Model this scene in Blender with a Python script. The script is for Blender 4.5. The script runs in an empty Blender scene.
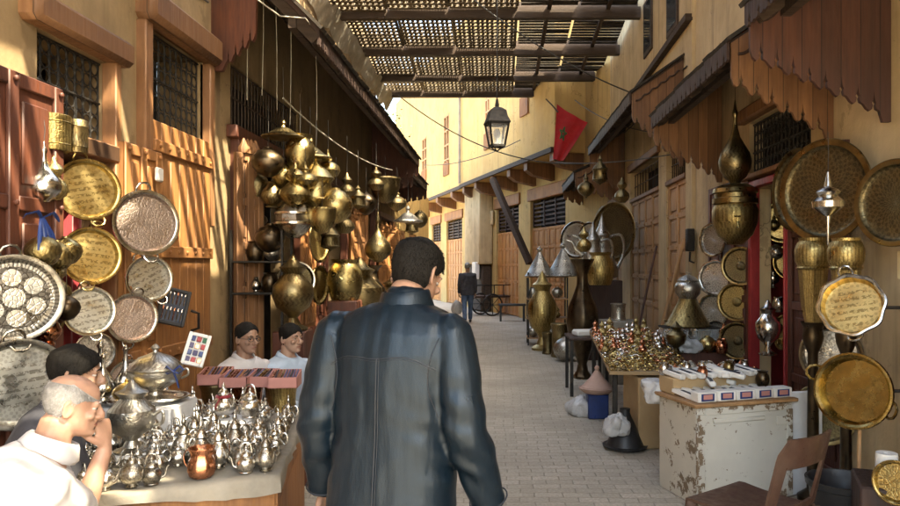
import bpy, bmesh, math, random
from math import sin, cos, pi, radians as R
from mathutils import Vector as V, Matrix, noise as mnoise
from mathutils.bvhtree import BVHTree

rnd = random.Random(7)
SC = bpy.context.scene
COL = SC.collection
# ---------------------------------------------------------------- camera model (street runs along +Y)
F, CX, CY, EYE = 700.0, 500.0, 265.0, 1.65
def at(px, py, y):
    return V(((px - CX) * y / F, y, EYE - (py - CY) * y / F))

# ---------------------------------------------------------------- mesh builder
class MB:
    def __init__(s, M=None):
        s.v = []; s.f = []; s.mi = []; s.M = M or Matrix.Identity(4)
    def add(s, vs, fs, mi=0, M=None):
        b = len(s.v); T = s.M @ M if M is not None else s.M
        s.v += [T @ V(p) for p in vs]
        s.f += [tuple(i + b for i in f) for f in fs]
        s.mi += [mi] * len(fs)
        return s
    def box(s, c, d, mi=0, M=None, ch=0.0):
        x, y, z = d[0]/2, d[1]/2, d[2]/2
        T = Matrix.Translation(c)
        if M is not None: T = T @ M
        if ch <= 0:
            vs = [(-x,-y,-z),(x,-y,-z),(x,y,-z),(-x,y,-z),(-x,-y,z),(x,-y,z),(x,y,z),(-x,y,z)]
            fs = [(0,3,2,1),(4,5,6,7),(0,1,5,4),(1,2,6,5),(2,3,7,6),(3,0,4,7)]
        else:
            ch = min(ch, x*.9, y*.9, z*.9)
            vs = []; ix = {}
            for a in (-1,1):
                for b in (-1,1):
                    for c2 in (-1,1):
                        for k in range(3):
                            p = [a*(x-ch), b*(y-ch), c2*(z-ch)]
                            p[k] = (a*x, b*y, c2*z)[k]
                            ix[(a,b,c2,k)] = len(vs); vs.append(tuple(p))
            fs = []
            for k in range(3):
                o = [i for i in range(3) if i != k]
                for sg in (-1,1):
                    f = []
                    for (p,q) in ((-1,-1),(1,-1),(1,1),(-1,1)):
                        t = [0,0,0]; t[k] = sg; t[o[0]] = p; t[o[1]] = q
                        f.append(ix[(t[0],t[1],t[2],k)])
                    fs.append(tuple(f))
            for k in range(3):
                o = [i for i in range(3) if i != k]
                for p in (-1,1):
                    for q in (-1,1):
                        t = [0,0,0]; t[o[0]] = p; t[o[1]] = q
                        a = list(t); a[k] = -1; b = list(t); b[k] = 1
                        fs.append((ix[(*a,o[0])], ix[(*b,o[0])], ix[(*b,o[1])], ix[(*a,o[1])]))
            for a in (-1,1):
                for b in (-1,1):
                    for c2 in (-1,1):
                        fs.append(tuple(ix[(a,b,c2,k)] for k in range(3)))
        return s.add(vs, fs, mi, T)
    def beam(s, a, b, w, h, mi=0, up=(0,0,1)):
        a, b = V(a), V(b); d = (b - a); L = d.length
        if L < 1e-6: return s
        x = d.normalized(); z = V(up); z = (z - x*z.dot(x))
        if z.length < 1e-4: z = V((1,0,0)) - x*x.x
        z.normalize(); y = z.cross(x)
        M = Matrix((x, y, z)).transposed().to_4x4(); M.translation = (a+b)/2
        return s.box((0,0,0), (L, w, h), mi) if False else s.add(*_unitbox(L, w, h), mi, M)
    def lathe(s, prof, seg=24, mi=0, M=None, sq=0):
        vs = []; fs = []; rows = []
        for (r, z) in prof:
            if r <= 1e-6:
                rows.append([len(vs)]); vs.append((0,0,z))
            else:
                rows.append(list(range(len(vs), len(vs)+seg)))
                for i in range(seg):
                    a = 2*pi*(i+.5)/seg
                    rr = r*(1 + sq*cos(a*8)) if sq else r
                    vs.append((rr*cos(a), rr*sin(a), z))
        for p, q in zip(rows, rows[1:]):
            if len(p) == 1 and len(q) == 1: continue
            for i in range(seg):
                j = (i+1) % seg
                if len(p) == 1: fs.append((p[0], q[j], q[i]))
                elif len(q) == 1: fs.append((p[i], p[j], q[0]))
                else: fs.append((p[i], p[j], q[j], q[i]))
        return s.add(vs, fs, mi, M)
    def tube(s, pts, r, seg=8, mi=0, M=None, closed=False, flat=1.0):
        pts = [V(p) for p in pts]; n = len(pts)
        rs = r if isinstance(r, (list, tuple)) else [r]*n
        vs = []; fs = []; prev = None
        for i, p in enumerate(pts):
            if closed: t = pts[(i+1) % n] - pts[i-1]
            else: t = pts[min(i+1, n-1)] - pts[max(i-1, 0)]
            if t.length < 1e-9: t = V((0,0,1))
            t.normalize()
            if prev is None:
                u = t.orthogonal().normalized()
            else:
                u = prev - t*prev.dot(t)
                u = u.normalized() if u.length > 1e-6 else t.orthogonal().normalized()
            prev = u; w = t.cross(u)
            for k in range(seg):
                a = 2*pi*k/seg
                vs.append(tuple(p + (u*cos(a) + w*sin(a)*flat)*rs[i]))
        m = n if closed else n-1
        for i in range(m):
            j = (i+1) % n
            for k in range(seg):
                l = (k+1) % seg
                fs.append((i*seg+k, i*seg+l, j*seg+l, j*seg+k))
        if not closed:
            fs.append(tuple(range(seg-1,-1,-1))); fs.append(tuple((n-1)*seg+k for k in range(seg)))
        return s.add(vs, fs, mi, M)
    def prism(s, pts, th, mi=0, M=None):
        # outline in the local XZ plane, thickness along +Y
        n = len(pts)
        vs = [(x, 0, z) for x, z in pts] + [(x, th, z) for x, z in pts]
        fs = [tuple(range(n)), tuple(range(2*n-1, n-1, -1))]
        for i in range(n):
            j = (i+1) % n
            fs.append((i, i+n, j+n, j))
        return s.add(vs, fs, mi, M)
    def loft(s, rings, mi=0, cap=True, M=None):
        n = len(rings[0]); vs = [p for r in rings for p in r]; fs = []
        for i in range(len(rings)-1):
            for k in range(n):
                l = (k+1) % n
                fs.append((i*n+k, i*n+l, (i+1)*n+l, (i+1)*n+k))
        if cap:
            fs.append(tuple(range(n-1,-1,-1))); fs.append(tuple((len(rings)-1)*n+k for k in range(n)))
        return s.add(vs, fs, mi, M)
    def ell(s, c, r, mi=0, M=None, seg=16, rows=10):
        T = Matrix.Translation(c)
        if M is not None: T = T @ M
        T = T @ Matrix.Diagonal((r[0], r[1], r[2], 1))
        prof = [(sin(pi*i/rows), -cos(pi*i/rows)) for i in range(rows+1)]
        prof[0] = (0,-1); prof[-1] = (0,1)
        return s.lathe(prof, seg, mi, T)
    def torus(s, R_, r, seg=20, sub=6, mi=0, M=None):
        pts = [(R_*cos(2*pi*i/seg), R_*sin(2*pi*i/seg), 0) for i in range(seg)]
        return s.tube(pts, r, sub, mi, M, closed=True)
    def mesh(s, name, mats, ang=38):
        me = bpy.data.meshes.new(name)
        me.from_pydata([tuple(p) for p in s.v], [], s.f)
        for m in (mats if isinstance(mats, (list, tuple)) else [mats]): me.materials.append(m)
        me.polygons.foreach_set('material_index', s.mi)
        bm = bmesh.new(); bm.from_mesh(me); bmesh.ops.recalc_face_normals(bm, faces=bm.faces); bm.to_mesh(me); bm.free()
        me.polygons.foreach_set('use_smooth', [True]*len(me.polygons))
        me.set_sharp_from_angle(angle=R(ang))
        return me
    def build(s, name, mats, parent=None, world=False, loc=None, rot=None, ang=38, label=None, cat=None, group=None, kind=None):
        """local coordinates by default; world=True: verts are world coordinates, moved to the parent's frame or to a base origin."""
        if world:
            if parent is not None: off = wloc(parent)
            else:
                xs = [p.x for p in s.v]; ys = [p.y for p in s.v]; zs = [p.z for p in s.v]
                off = V(((min(xs)+max(xs))/2, (min(ys)+max(ys))/2, min(zs)))
            s.v = [p - off for p in s.v]
        me = s.mesh(name, mats, ang)
        o = bpy.data.objects.new(name, me); COL.objects.link(o)
        if parent is not None: o.parent = parent
        if world and parent is None: o.location = off
        if loc is not None: o.location = loc
        if rot is not None: o.rotation_euler = rot
        tag(o, label, cat, group, kind)
        return o

def _unitbox(L, w, h):
    x, y, z = L/2, w/2, h/2
    return ([(-x,-y,-z),(x,-y,-z),(x,y,-z),(-x,y,-z),(-x,-y,z),(x,-y,z),(x,y,z),(-x,y,z)],
            [(0,3,2,1),(4,5,6,7),(0,1,5,4),(1,2,6,5),(2,3,7,6),(3,0,4,7)])

def wloc(o):
    p = V((0,0,0))
    while o is not None:
        p += o.location; o = o.parent
    return p
def tag(o, label=None, cat=None, group=None, kind=None):
    if label: o['label'] = label
    if cat: o['category'] = cat
    if group: o['group'] = group
    if kind: o['kind'] = kind
    return o
def thing(name, label, cat, loc=(0,0,0), rot=(0,0,0), group=None):
    o = bpy.data.objects.new(name, None); COL.objects.link(o)
    o.location = loc; o.rotation_euler = rot; o.empty_display_size = .1
    return tag(o, label, cat, group)
KIDS = {}
def kids(o): return [c for c in bpy.data.objects if c.parent is o] if o.name not in KIDS else KIDS[o.name]
def freeze(o):
    KIDS[o.name] = [c for c in bpy.data.objects if c.parent is o]
    for c in KIDS[o.name]: freeze(c)
    return o
def dup(o, loc, rot=None, scale=None, label=None, group=None, cat=None, mats=None):
    def cp(src, par):
        c = src.copy(); COL.objects.link(c)
        if par is not None: c.parent = par
        for k in KIDS.get(src.name, []): cp(k, c)
        return c
    c = cp(o, None); c.location = loc
    if rot is not None: c.rotation_euler = rot
    if scale is not None: c.scale = scale if isinstance(scale, (tuple, list)) else (scale,)*3
    return tag(c, label, cat, group)
def place(proto, first, loc, rot=None, scale=None, label=None, group=None):
    """moves the prototype itself the first time, copies it afterwards; first is a set of used names"""
    if proto.name not in first:
        first.add(proto.name); freeze(proto)
        proto.location = loc
        if rot is not None: proto.rotation_euler = rot
        if scale is not None: proto.scale = scale if isinstance(scale, (tuple, list)) else (scale,)*3
        return tag(proto, label, None, group)
    return dup(proto, loc, rot, scale, label, group)
USED = set()
ORD = ['first','second','third','fourth','fifth','sixth','seventh','eighth','ninth','tenth','eleventh','twelfth','thirteenth','fourteenth','fifteenth','sixteenth','seventeenth','eighteenth']

# ---------------------------------------------------------------- materials
def _nt(name):
    m = bpy.data.materials.new(name); m.use_nodes = True
    nt = m.node_tree; b = nt.nodes['Principled BSDF']
    return m, nt, b
def N(nt, t, **kw):
    n = nt.nodes.new(t)
    for k, v in kw.items():
        if k.startswith('i_'): n.inputs[k[2:].replace('_', ' ')].default_value = v
        else: setattr(n, k, v)
    return n
def c4(c): return (c[0], c[1], c[2], 1)
def ramp(nt, fac, stops):
    r = N(nt, 'ShaderNodeValToRGB'); e = r.color_ramp.elements
    while len(e) < len(stops): e.new(.5)
    for el, (p, c) in zip(e, stops):
        el.position = p; el.color = c4(c) if isinstance(c, (tuple, list)) else (c, c, c, 1)
    nt.links.new(fac, r.inputs[0]); return r.outputs[0]
def mixc(nt, fac, a, b, mode='MIX'):
    n = N(nt, 'ShaderNodeMix', data_type='RGBA', blend_type=mode)
    for sock, v in ((n.inputs[0], fac), (n.inputs[6], a), (n.inputs[7], b)):
        if hasattr(v, 'is_linked'): nt.links.new(v, sock)
        elif isinstance(v, (tuple, list)): sock.default_value = c4(v)
        else: sock.default_value = v
    return n.outputs[2]
def mth(nt, op, a, b=None, c=None):
    n = N(nt, 'ShaderNodeMath', operation=op)
    for i, v in enumerate((a, b, c)):
        if v is None: continue
        if hasattr(v, 'is_linked'): nt.links.new(v, n.inputs[i])
        else: n.inputs[i].default_value = v
    return n.outputs[0]
def coords(nt, stretch=(1,1,1), rand=False):
    t = N(nt, 'ShaderNodeTexCoord'); mp = N(nt, 'ShaderNodeMapping')
    mp.inputs['Scale'].default_value = stretch
    nt.links.new(t.outputs['Object'], mp.inputs[0])
    if rand:
        oi = N(nt, 'ShaderNodeObjectInfo')
        cb = N(nt, 'ShaderNodeCombineXYZ')
        k = mth(nt, 'MULTIPLY', oi.outputs['Random'], 37.0)
        for i in range(3): nt.links.new(k, cb.inputs[i])
        nt.links.new(cb.outputs[0], mp.inputs['Location'])
    return mp.outputs[0]
def noise(nt, co, scale, detail=5, rough=.6):
    n = N(nt, 'ShaderNodeTexNoise'); n.inputs['Scale'].default_value = scale
    n.inputs['Detail'].default_value = detail; n.inputs['Roughness'].default_value = rough
    nt.links.new(co, n.inputs['Vector']); return n.outputs['Fac']
def bump(nt, b, h, strength=.2, dist=.01):
    n = N(nt, 'ShaderNodeBump'); n.inputs['Strength'].default_value = strength; n.inputs['Distance'].default_value = dist
    nt.links.new(h, n.inputs['Height']); nt.links.new(n.outputs[0], b.inputs['Normal'])
def M_(name, c1, c2=None, rough=.6, metal=0.0, scale=6, stretch=(1,1,1), bs=.15, bd=.006, bscale=None, stain=None, stain_scale=1.2, stain_amt=.5,
       rvar=.15, vary=.12, streak=None, plank=0, spec=.5, sheen=0, coat=0, detail=6, lo=.35, hi=.68):
    m, nt, b = _nt(name); L = nt.links
    c2 = c2 or tuple(x*.75 for x in c1)
    co = coords(nt, stretch, rand=vary > 0)
    f = noise(nt, co, scale, detail)
    col = ramp(nt, f, [(lo, c1), (hi, c2)])
    if stain:
        co2 = coords(nt, (1,1,.55), rand=vary > 0)
        g = noise(nt, co2, stain_scale, 7, .65)
        g2 = ramp(nt, g, [(.45, 0.0), (.68, stain_amt)])
        col = mixc(nt, g2, col, stain)
    if plank:
        tx = N(nt, 'ShaderNodeTexCoord'); sx = N(nt, 'ShaderNodeSeparateXYZ'); L.new(tx.outputs['Object'], sx.inputs[0])
        q = mth(nt, 'DIVIDE', sx.outputs[0], plank); fr = mth(nt, 'FRACT', q)
        wn = N(nt, 'ShaderNodeTexWhiteNoise', noise_dimensions='1D'); L.new(mth(nt, 'FLOOR', q), wn.inputs['W'])
        col = mixc(nt, mth(nt, 'MULTIPLY', wn.outputs['Value'], .6), col, tuple(x*.5 for x in c2))
        col = mixc(nt, mth(nt, 'MULTIPLY', mth(nt, 'LESS_THAN', fr, .05), .85), col, tuple(x*.15 for x in c2))
    if streak:
        st = noise(nt, coords(nt, (7,7,.35)), 1.1, 6, .6); ms = noise(nt, coords(nt), .55, 4)
        k = mth(nt, 'MULTIPLY', ramp(nt, st, [(.5, 0.0), (.66, .75)]), ramp(nt, ms, [(.4, .15), (.6, 1.0)]))
        col = mixc(nt, k, col, streak)
        pz = noise(nt, coords(nt), 1.9, 9, .7)      # patches where the skim coat has fallen off
        col = mixc(nt, ramp(nt, pz, [(.62, 0.0), (.635, .55)]), col, tuple(x*.62 for x in c2))
        vc = N(nt, 'ShaderNodeTexVoronoi', feature='DISTANCE_TO_EDGE'); vc.inputs['Scale'].default_value = .9
        wv = N(nt, 'ShaderNodeVectorMath', operation='MULTIPLY_ADD'); nn = N(nt, 'ShaderNodeTexNoise'); nn.inputs['Scale'].default_value = 2.2; nn.inputs['Detail'].default_value = 6; L.new(co, nn.inputs['Vector'])
        L.new(nn.outputs['Color'], wv.inputs[0]); wv.inputs[1].default_value = (.9,.9,.9); L.new(co, wv.inputs[2]); L.new(wv.outputs[0], vc.inputs['Vector'])
        ck = mth(nt, 'MULTIPLY', ramp(nt, vc.outputs['Distance'], [(.002, 1.0), (.006, 0.0)]), ramp(nt, ms, [(.5, 0.0), (.56, .8)]))
        col = mixc(nt, ck, col, tuple(x*.3 for x in c2))
    if vary > 0:
        oi = N(nt, 'ShaderNodeObjectInfo')
        hs = N(nt, 'ShaderNodeHueSaturation')
        v = N(nt, 'ShaderNodeMapRange'); v.inputs['To Min'].default_value = 1 - vary*1.6; v.inputs['To Max'].default_value = 1 + vary
        L.new(oi.outputs['Random'], v.inputs['Value']); L.new(v.outputs[0], hs.inputs['Value']); L.new(col, hs.inputs['Color'])
        col = hs.outputs['Color']
    L.new(col, b.inputs['Base Color'])
    rr = ramp(nt, noise(nt, co, scale*1.7, 4), [(.3, max(.04, rough-rvar)), (.7, min(1, rough+rvar))])
    L.new(rr, b.inputs['Roughness'])
    b.inputs['Metallic'].default_value = metal
    b.inputs['Specular IOR Level'].default_value = spec
    if sheen: b.inputs['Sheen Weight'].default_value = sheen
    if coat: b.inputs['Coat Weight'].default_value = coat; b.inputs['Coat Roughness'].default_value = .25
    if bs > 0: bump(nt, b, noise(nt, co, bscale or scale*4, 6), bs, bd)
    return m

def engraved(name, base, dark, rough=.3, n_ang=24, k_r=130, text=False, metal=1.0, vary=.15, amt=.75, size=1.0, roundR=0, turned=False):
    """beaten and engraved metal plate: rings, petals and fine chasing in the object's own XY plane"""
    m, nt, b = _nt(name); L = nt.links
    t = N(nt, 'ShaderNodeTexCoord'); sp = N(nt, 'ShaderNodeSeparateXYZ'); L.new(t.outputs['Object'], sp.inputs[0])
    x, y = sp.outputs[0], sp.outputs[1]
    r = mth(nt, 'SQRT', mth(nt, 'ADD', mth(nt, 'MULTIPLY', x, x), mth(nt, 'MULTIPLY', y, y)))
    a = mth(nt, 'ARCTAN2', y, x)
    co = coords(nt, rand=True)
    rings = mth(nt, 'SINE', mth(nt, 'MULTIPLY', r, k_r))
    pet = mth(nt, 'SINE', mth(nt, 'MULTIPLY', a, n_ang))
    pet2 = mth(nt, 'SINE', mth(nt, 'ADD', mth(nt, 'MULTIPLY', a, n_ang/2), mth(nt, 'MULTIPLY', r, k_r*.35)))
    pat = mth(nt, 'MULTIPLY', rings, mth(nt, 'ADD', pet, mth(nt, 'MULTIPLY', pet2, .7)))
    vo = N(nt, 'ShaderNodeTexVoronoi', feature='DISTANCE_TO_EDGE'); vo.inputs['Scale'].default_value = 42/size
    L.new(co, vo.inputs['Vector'])
    vv = ramp(nt, vo.outputs['Distance'], [(.02, 0.0), (.12, 1.0)])
    if text:
        nz = noise(nt, coords(nt, (1,1.0,1), True), 60/size, 3)
        ln = mth(nt, 'SINE', mth(nt, 'MULTIPLY', y, 170/size))
        tx = mth(nt, 'GREATER_THAN', mth(nt, 'MULTIPLY', mth(nt, 'GREATER_THAN', nz, .5), mth(nt, 'GREATER_THAN', ln, -.1)), .5)
        inner = mth(nt, 'LESS_THAN', r, .115*size)
        pz = mth(nt, 'GREATER_THAN', pat, .1)
        h = mth(nt, 'ADD', mth(nt, 'MULTIPLY', tx, inner), mth(nt, 'MULTIPLY', mth(nt, 'MULTIPLY', pz, mth(nt, 'SUBTRACT', 1.0, inner)), .5))
    else:
        h = mth(nt, 'ADD', mth(nt, 'MULTIPLY', mth(nt, 'GREATER_THAN', pat, .05), .6), mth(nt, 'MULTIPLY', mth(nt, 'SUBTRACT', 1.0, vv), .4))
    if turned:
        zz = sp.outputs[2]
        bands = mth(nt, 'GREATER_THAN', mth(nt, 'SINE', mth(nt, 'MULTIPLY', zz, k_r*.3)), .0)
        zig = mth(nt, 'SINE', mth(nt, 'ADD', mth(nt, 'MULTIPLY', a, n_ang), mth(nt, 'MULTIPLY', mth(nt, 'SINE', mth(nt, 'MULTIPLY', zz, k_r)), 1.6)))
        h = mth(nt, 'ADD', mth(nt, 'MULTIPLY', mth(nt, 'MULTIPLY', mth(nt, 'GREATER_THAN', zig, .15), bands), .7), mth(nt, 'MULTIPLY', mth(nt, 'SUBTRACT', 1.0, vv), .3))
    if roundR:
        seg = mth(nt, 'SUBTRACT', mth(nt, 'FLOORED_MODULO', a, pi/3), pi/6)
        qx = mth(nt, 'SUBTRACT', mth(nt, 'MULTIPLY', r, mth(nt, 'COSINE', seg)), roundR*.46); qy = mth(nt, 'MULTIPLY', r, mth(nt, 'SINE', seg))
        d = mth(nt, 'SQRT', mth(nt, 'ADD', mth(nt, 'MULTIPLY', qx, qx), mth(nt, 'MULTIPLY', qy, qy)))
        ins = mth(nt, 'ADD', mth(nt, 'LESS_THAN', d, roundR*.19), mth(nt, 'LESS_THAN', r, roundR*.22))
        rim_ = mth(nt, 'GREATER_THAN', r, roundR*.7)
        bead = mth(nt, 'GREATER_THAN', mth(nt, 'SINE', mth(nt, 'MULTIPLY', a, 60)), .1)
        h = mth(nt, 'ADD', mth(nt, 'MULTIPLY', mth(nt, 'SUBTRACT', 1.0, mth(nt, 'MINIMUM', mth(nt, 'ADD', ins, rim_), 1.0)), 1.15), mth(nt, 'ADD', mth(nt, 'MULTIPLY', mth(nt, 'MULTIPLY', bead, rim_), .8), mth(nt, 'MULTIPLY', mth(nt, 'SUBTRACT', 1.0, vv), .45)))
    tarn = noise(nt, co, 9, 6)
    fac = mth(nt, 'MULTIPLY', mth(nt, 'MULTIPLY', h, amt), mth(nt, 'ADD', .55, mth(nt, 'MULTIPLY', tarn, .8)))
    col = mixc(nt, fac, base, dark)
    col = mixc(nt, ramp(nt, tarn, [(.5, 0.0), (.75, .55)]), col, dark)
    oi = N(nt, 'ShaderNodeObjectInfo'); hs = N(nt, 'ShaderNodeHueSaturation')
    v = N(nt, 'ShaderNodeMapRange'); v.inputs['To Min'].default_value = 1 - vary*1.5; v.inputs['To Max'].default_value = 1 + vary
    L.new(oi.outputs['Random'], v.inputs['Value']); L.new(v.outputs[0], hs.inputs['Value']); L.new(col, hs.inputs['Color'])
    L.new(hs.outputs[0], b.inputs['Base Color'])
    b.inputs['Metallic'].default_value = metal
    L.new(ramp(nt, tarn, [(.3, rough-.08), (.7, rough+.22)]), b.inputs['Roughness'])
    bump(nt, b, mth(nt, 'ADD', mth(nt, 'MULTIPLY', h, -1.0), mth(nt, 'MULTIPLY', tarn, .6)), .5, .0035)
    return m

def pavers(name):
    m, nt, b = _nt(name); L = nt.links
    t = N(nt, 'ShaderNodeTexCoord'); mp = N(nt, 'ShaderNodeMapping'); L.new(t.outputs['Object'], mp.inputs[0])
    n0 = N(nt, 'ShaderNodeTexNoise'); n0.inputs['Scale'].default_value = 1.3; L.new(mp.outputs[0], n0.inputs['Vector'])
    wob = N(nt, 'ShaderNodeVectorMath', operation='MULTIPLY_ADD')
    L.new(n0.outputs['Color'], wob.inputs[0]); wob.inputs[1].default_value = (.1,.09,0); L.new(mp.outputs[0], wob.inputs[2])
    br = N(nt, 'ShaderNodeTexBrick'); L.new(wob.outputs[0], br.inputs['Vector'])
    br.inputs['Scale'].default_value = 1.0; br.inputs['Brick Width'].default_value = .2; br.inputs['Row Height'].default_value = .1
    br.inputs['Mortar Size'].default_value = .006; br.inputs['Mortar Smooth'].default_value = .5; br.inputs['Bias'].default_value = -.1
    br.inputs['Color1'].default_value = (.56,.495,.395,1); br.inputs['Color2'].default_value = (.42,.37,.285,1); br.inputs['Mortar'].default_value = (.33,.285,.215,1)
    big = noise(nt, mp.outputs[0], .8, 7, .65); fine = noise(nt, mp.outputs[0], 45, 5)
    col = mixc(nt, ramp(nt, big, [(.4, 0.0), (.68, .8)]), br.outputs['Color'], (.34,.29,.22))
    col = mixc(nt, ramp(nt, noise(nt, mp.outputs[0], 3.1, 8, .7), [(.55, 0.0), (.75, .5)]), col, (.62,.57,.485))
    col = mixc(nt, ramp(nt, fine, [(.35, .55), (.65, 0.0)]), col, (.22,.2,.165))
    L.new(col, b.inputs['Base Color'])
    L.new(ramp(nt, big, [(.3, .55), (.7, .85)]), b.inputs['Roughness'])
    h = mth(nt, 'ADD', mth(nt, 'MULTIPLY', br.outputs['Fac'], -1.0), mth(nt, 'MULTIPLY', fine, .35))
    bump(nt, b, h, .6, .012)
    return m

def chipped(name, paint, under, amt=.5, scale=7, edge=None):
    """old paint flaking off: two materials by a hard edged noise"""
    m, nt, b = _nt(name); L = nt.links
    co = coords(nt, rand=True)
    n1 = noise(nt, co, scale, 9, .72); n2 = noise(nt, co, 2.2, 4)
    k = mth(nt, 'ADD', n1, mth(nt, 'MULTIPLY', mth(nt, 'SUBTRACT', n2, .5), .5))
    if edge:
        tx = N(nt, 'ShaderNodeTexCoord'); sx = N(nt, 'ShaderNodeSeparateXYZ'); L.new(tx.outputs['Object'], sx.inputs[0])
        e1 = mth(nt, 'DIVIDE', mth(nt, 'ABSOLUTE', sx.outputs[0]), edge[0]); e2 = mth(nt, 'DIVIDE', mth(nt, 'ABSOLUTE', mth(nt, 'SUBTRACT', sx.outputs[2], edge[1])), edge[1])
        k = mth(nt, 'SUBTRACT', mth(nt, 'ADD', k, .03), ramp(nt, mth(nt, 'MAXIMUM', e1, e2), [(.8, 0.0), (1.0, .16)]))
    f = ramp(nt, k, [(amt-.012, 1.0), (amt+.012, 0.0)])
    p = mixc(nt, ramp(nt, n2, [(.35, 0.0), (.7, .6)]), paint, tuple(x*.72 for x in paint))
    col = mixc(nt, f, p, under)
    L.new(col, b.inputs['Base Color']); b.inputs['Roughness'].default_value = .7
    bump(nt, b, mth(nt, 'SUBTRACT', 1.0, f), .4, .004)
    return m

MT = {}
def mk():
    T = MT
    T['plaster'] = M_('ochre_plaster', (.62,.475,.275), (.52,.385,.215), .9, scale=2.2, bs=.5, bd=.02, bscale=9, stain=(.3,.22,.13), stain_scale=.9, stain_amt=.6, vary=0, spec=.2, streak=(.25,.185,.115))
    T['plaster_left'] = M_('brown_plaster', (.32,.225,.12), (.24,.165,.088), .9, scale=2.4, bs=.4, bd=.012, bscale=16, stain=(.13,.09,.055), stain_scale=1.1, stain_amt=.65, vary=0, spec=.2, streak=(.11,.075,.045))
    T['plaster_far'] = M_('yellow_plaster', (.58,.405,.17), (.5,.34,.135), .9, scale=1.6, bs=.3, bd=.012, bscale=10, stain=(.36,.23,.095), stain_scale=.7, stain_amt=.5, vary=0, spec=.2, streak=(.38,.26,.12))
    T['wood'] = M_('orange_wood', (.38,.165,.05), (.28,.115,.034), .65, scale=4.5, stretch=(11,11,.6), bs=.25, bd=.004, bscale=9, stain=(.1,.045,.02), stain_scale=2.5, stain_amt=.6, vary=.12)
    T['wood_far'] = M_('golden_door_wood', (.58,.27,.08), (.42,.18,.05), .6, scale=3.5, stretch=(9,9,.7), bs=.25, bd=.004, bscale=9, stain=(.24,.1,.035), stain_scale=2.5, stain_amt=.5, vary=.1)
    T['wood_red'] = M_('red_brown_wood', (.13,.04,.019), (.07,.022,.012), .55, scale=3.5, stretch=(9,9,.7), bs=.25, bd=.004, bscale=9, stain=(.045,.017,.012), stain_scale=2, stain_amt=.55, vary=.1)
    T['wood_deep'] = M_('deep_red_wood', (.1,.036,.02), (.06,.022,.013), .6, plank=.13, scale=3.5, stretch=(9,9,.6), bs=.25, bd=.004, bscale=9, stain=(.03,.013,.009), stain_scale=2, stain_amt=.55, vary=0)
    T['wood_dark'] = M_('dark_awning_wood', (.055,.026,.016), (.03,.014,.009), .7, scale=3.5, stretch=(8,8,.8), bs=.3, bd=.005, bscale=9, stain=(.02,.01,.008), stain_scale=2, stain_amt=.6, vary=.1)
    T['wood_awn'] = M_('brown_panel_wood', (.3,.145,.06), (.2,.09,.036), .65, plank=.115, scale=3.5, stretch=(8,8,.6), bs=.3, bd=.004, bscale=9, stain=(.085,.035,.018), stain_scale=2, stain_amt=.6, vary=.1)
    T['wood_grey'] = M_('weathered_door_wood', (.52,.3,.135), (.38,.2,.08), .7, scale=3.5, stretch=(9,9,.7), bs=.3, bd=.004, bscale=9, stain=(.12,.065,.035), stain_scale=2, stain_amt=.5, vary=.1)
    T['wood_beam'] = M_('old_beam_wood', (.06,.036,.022), (.035,.021,.013), .8, scale=3, stretch=(1,9,9), bs=.3, bd=.006, bscale=8, vary=.1)
    T['slat'] = M_('roof_slat_wood', (.16,.125,.08), (.095,.072,.045), .8, scale=6, bs=.2, vary=.12)
    T['mat'] = M_('dark_roof_matting', (.04,.029,.02), (.02,.015,.01), .9, scale=14, bs=.4, bd=.01, vary=.1)
    T['iron'] = M_('black_iron', (.022,.021,.02), (.04,.034,.028), .55, scale=20, bs=.2, metal=.6, vary=0)
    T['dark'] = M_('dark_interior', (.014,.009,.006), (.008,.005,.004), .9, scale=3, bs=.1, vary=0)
    T['red_cloth'] = M_('red_cloth', (.28,.012,.02), (.17,.008,.012), .8, scale=5, stretch=(4,4,1), bs=.3, sheen=.3, vary=0)
    T['red_paint'] = M_('red_paint', (.4,.03,.03), (.27,.02,.022), .5, scale=5, stretch=(4,4,1), bs=.15, vary=.08)
    T['brass'] = M_('polished_brass', (.56,.425,.17), (.36,.255,.09), .24, metal=1, scale=9, bs=.25, bd=.003, bscale=26, stain=(.16,.1,.032), stain_scale=6, stain_amt=.7, rvar=.12, vary=.2)
    T['brass_old'] = M_('aged_brass', (.34,.255,.115), (.19,.138,.062), .34, metal=1, scale=8, bs=.3, bd=.003, bscale=30, stain=(.075,.05,.022), stain_scale=5, stain_amt=.8, rvar=.13, vary=.2)
    T['bronze'] = M_('dark_bronze', (.15,.108,.065), (.075,.055,.036), .36, metal=1, scale=8, bs=.3, bd=.003, bscale=24, stain=(.04,.03,.022), stain_scale=5, stain_amt=.7, rvar=.12, vary=.2)
    T['silver'] = M_('bright_silver', (.74,.715,.66), (.55,.52,.47), .2, metal=1, scale=12, bs=.3, bd=.0025, bscale=45, stain=(.2,.18,.15), stain_scale=11, stain_amt=.65, rvar=.1, vary=.14)
    T['silver_old'] = M_('tarnished_silver', (.5,.475,.42), (.31,.285,.24), .3, metal=1, scale=10, bs=.35, bd=.003, bscale=40, stain=(.12,.1,.08), stain_scale=8, stain_amt=.75, rvar=.1, vary=.18)
    T['copper'] = M_('copper', (.66,.3,.17), (.42,.165,.085), .25, metal=1, scale=9, bs=.25, bd=.003, bscale=26, stain=(.16,.06,.035), stain_scale=6, stain_amt=.6, vary=.12)
    T['tray_brass'] = engraved('engraved_brass', (.62,.47,.2), (.2,.135,.05), .3, 22, 120, True)
    T['tray_brass2'] = engraved('chased_brass', (.47,.35,.14), (.13,.09,.035), .32, 30, 150)
    T['tray_old'] = engraved('chased_dark_brass', (.21,.165,.085), (.06,.046,.026), .34, 32, 120)
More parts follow.
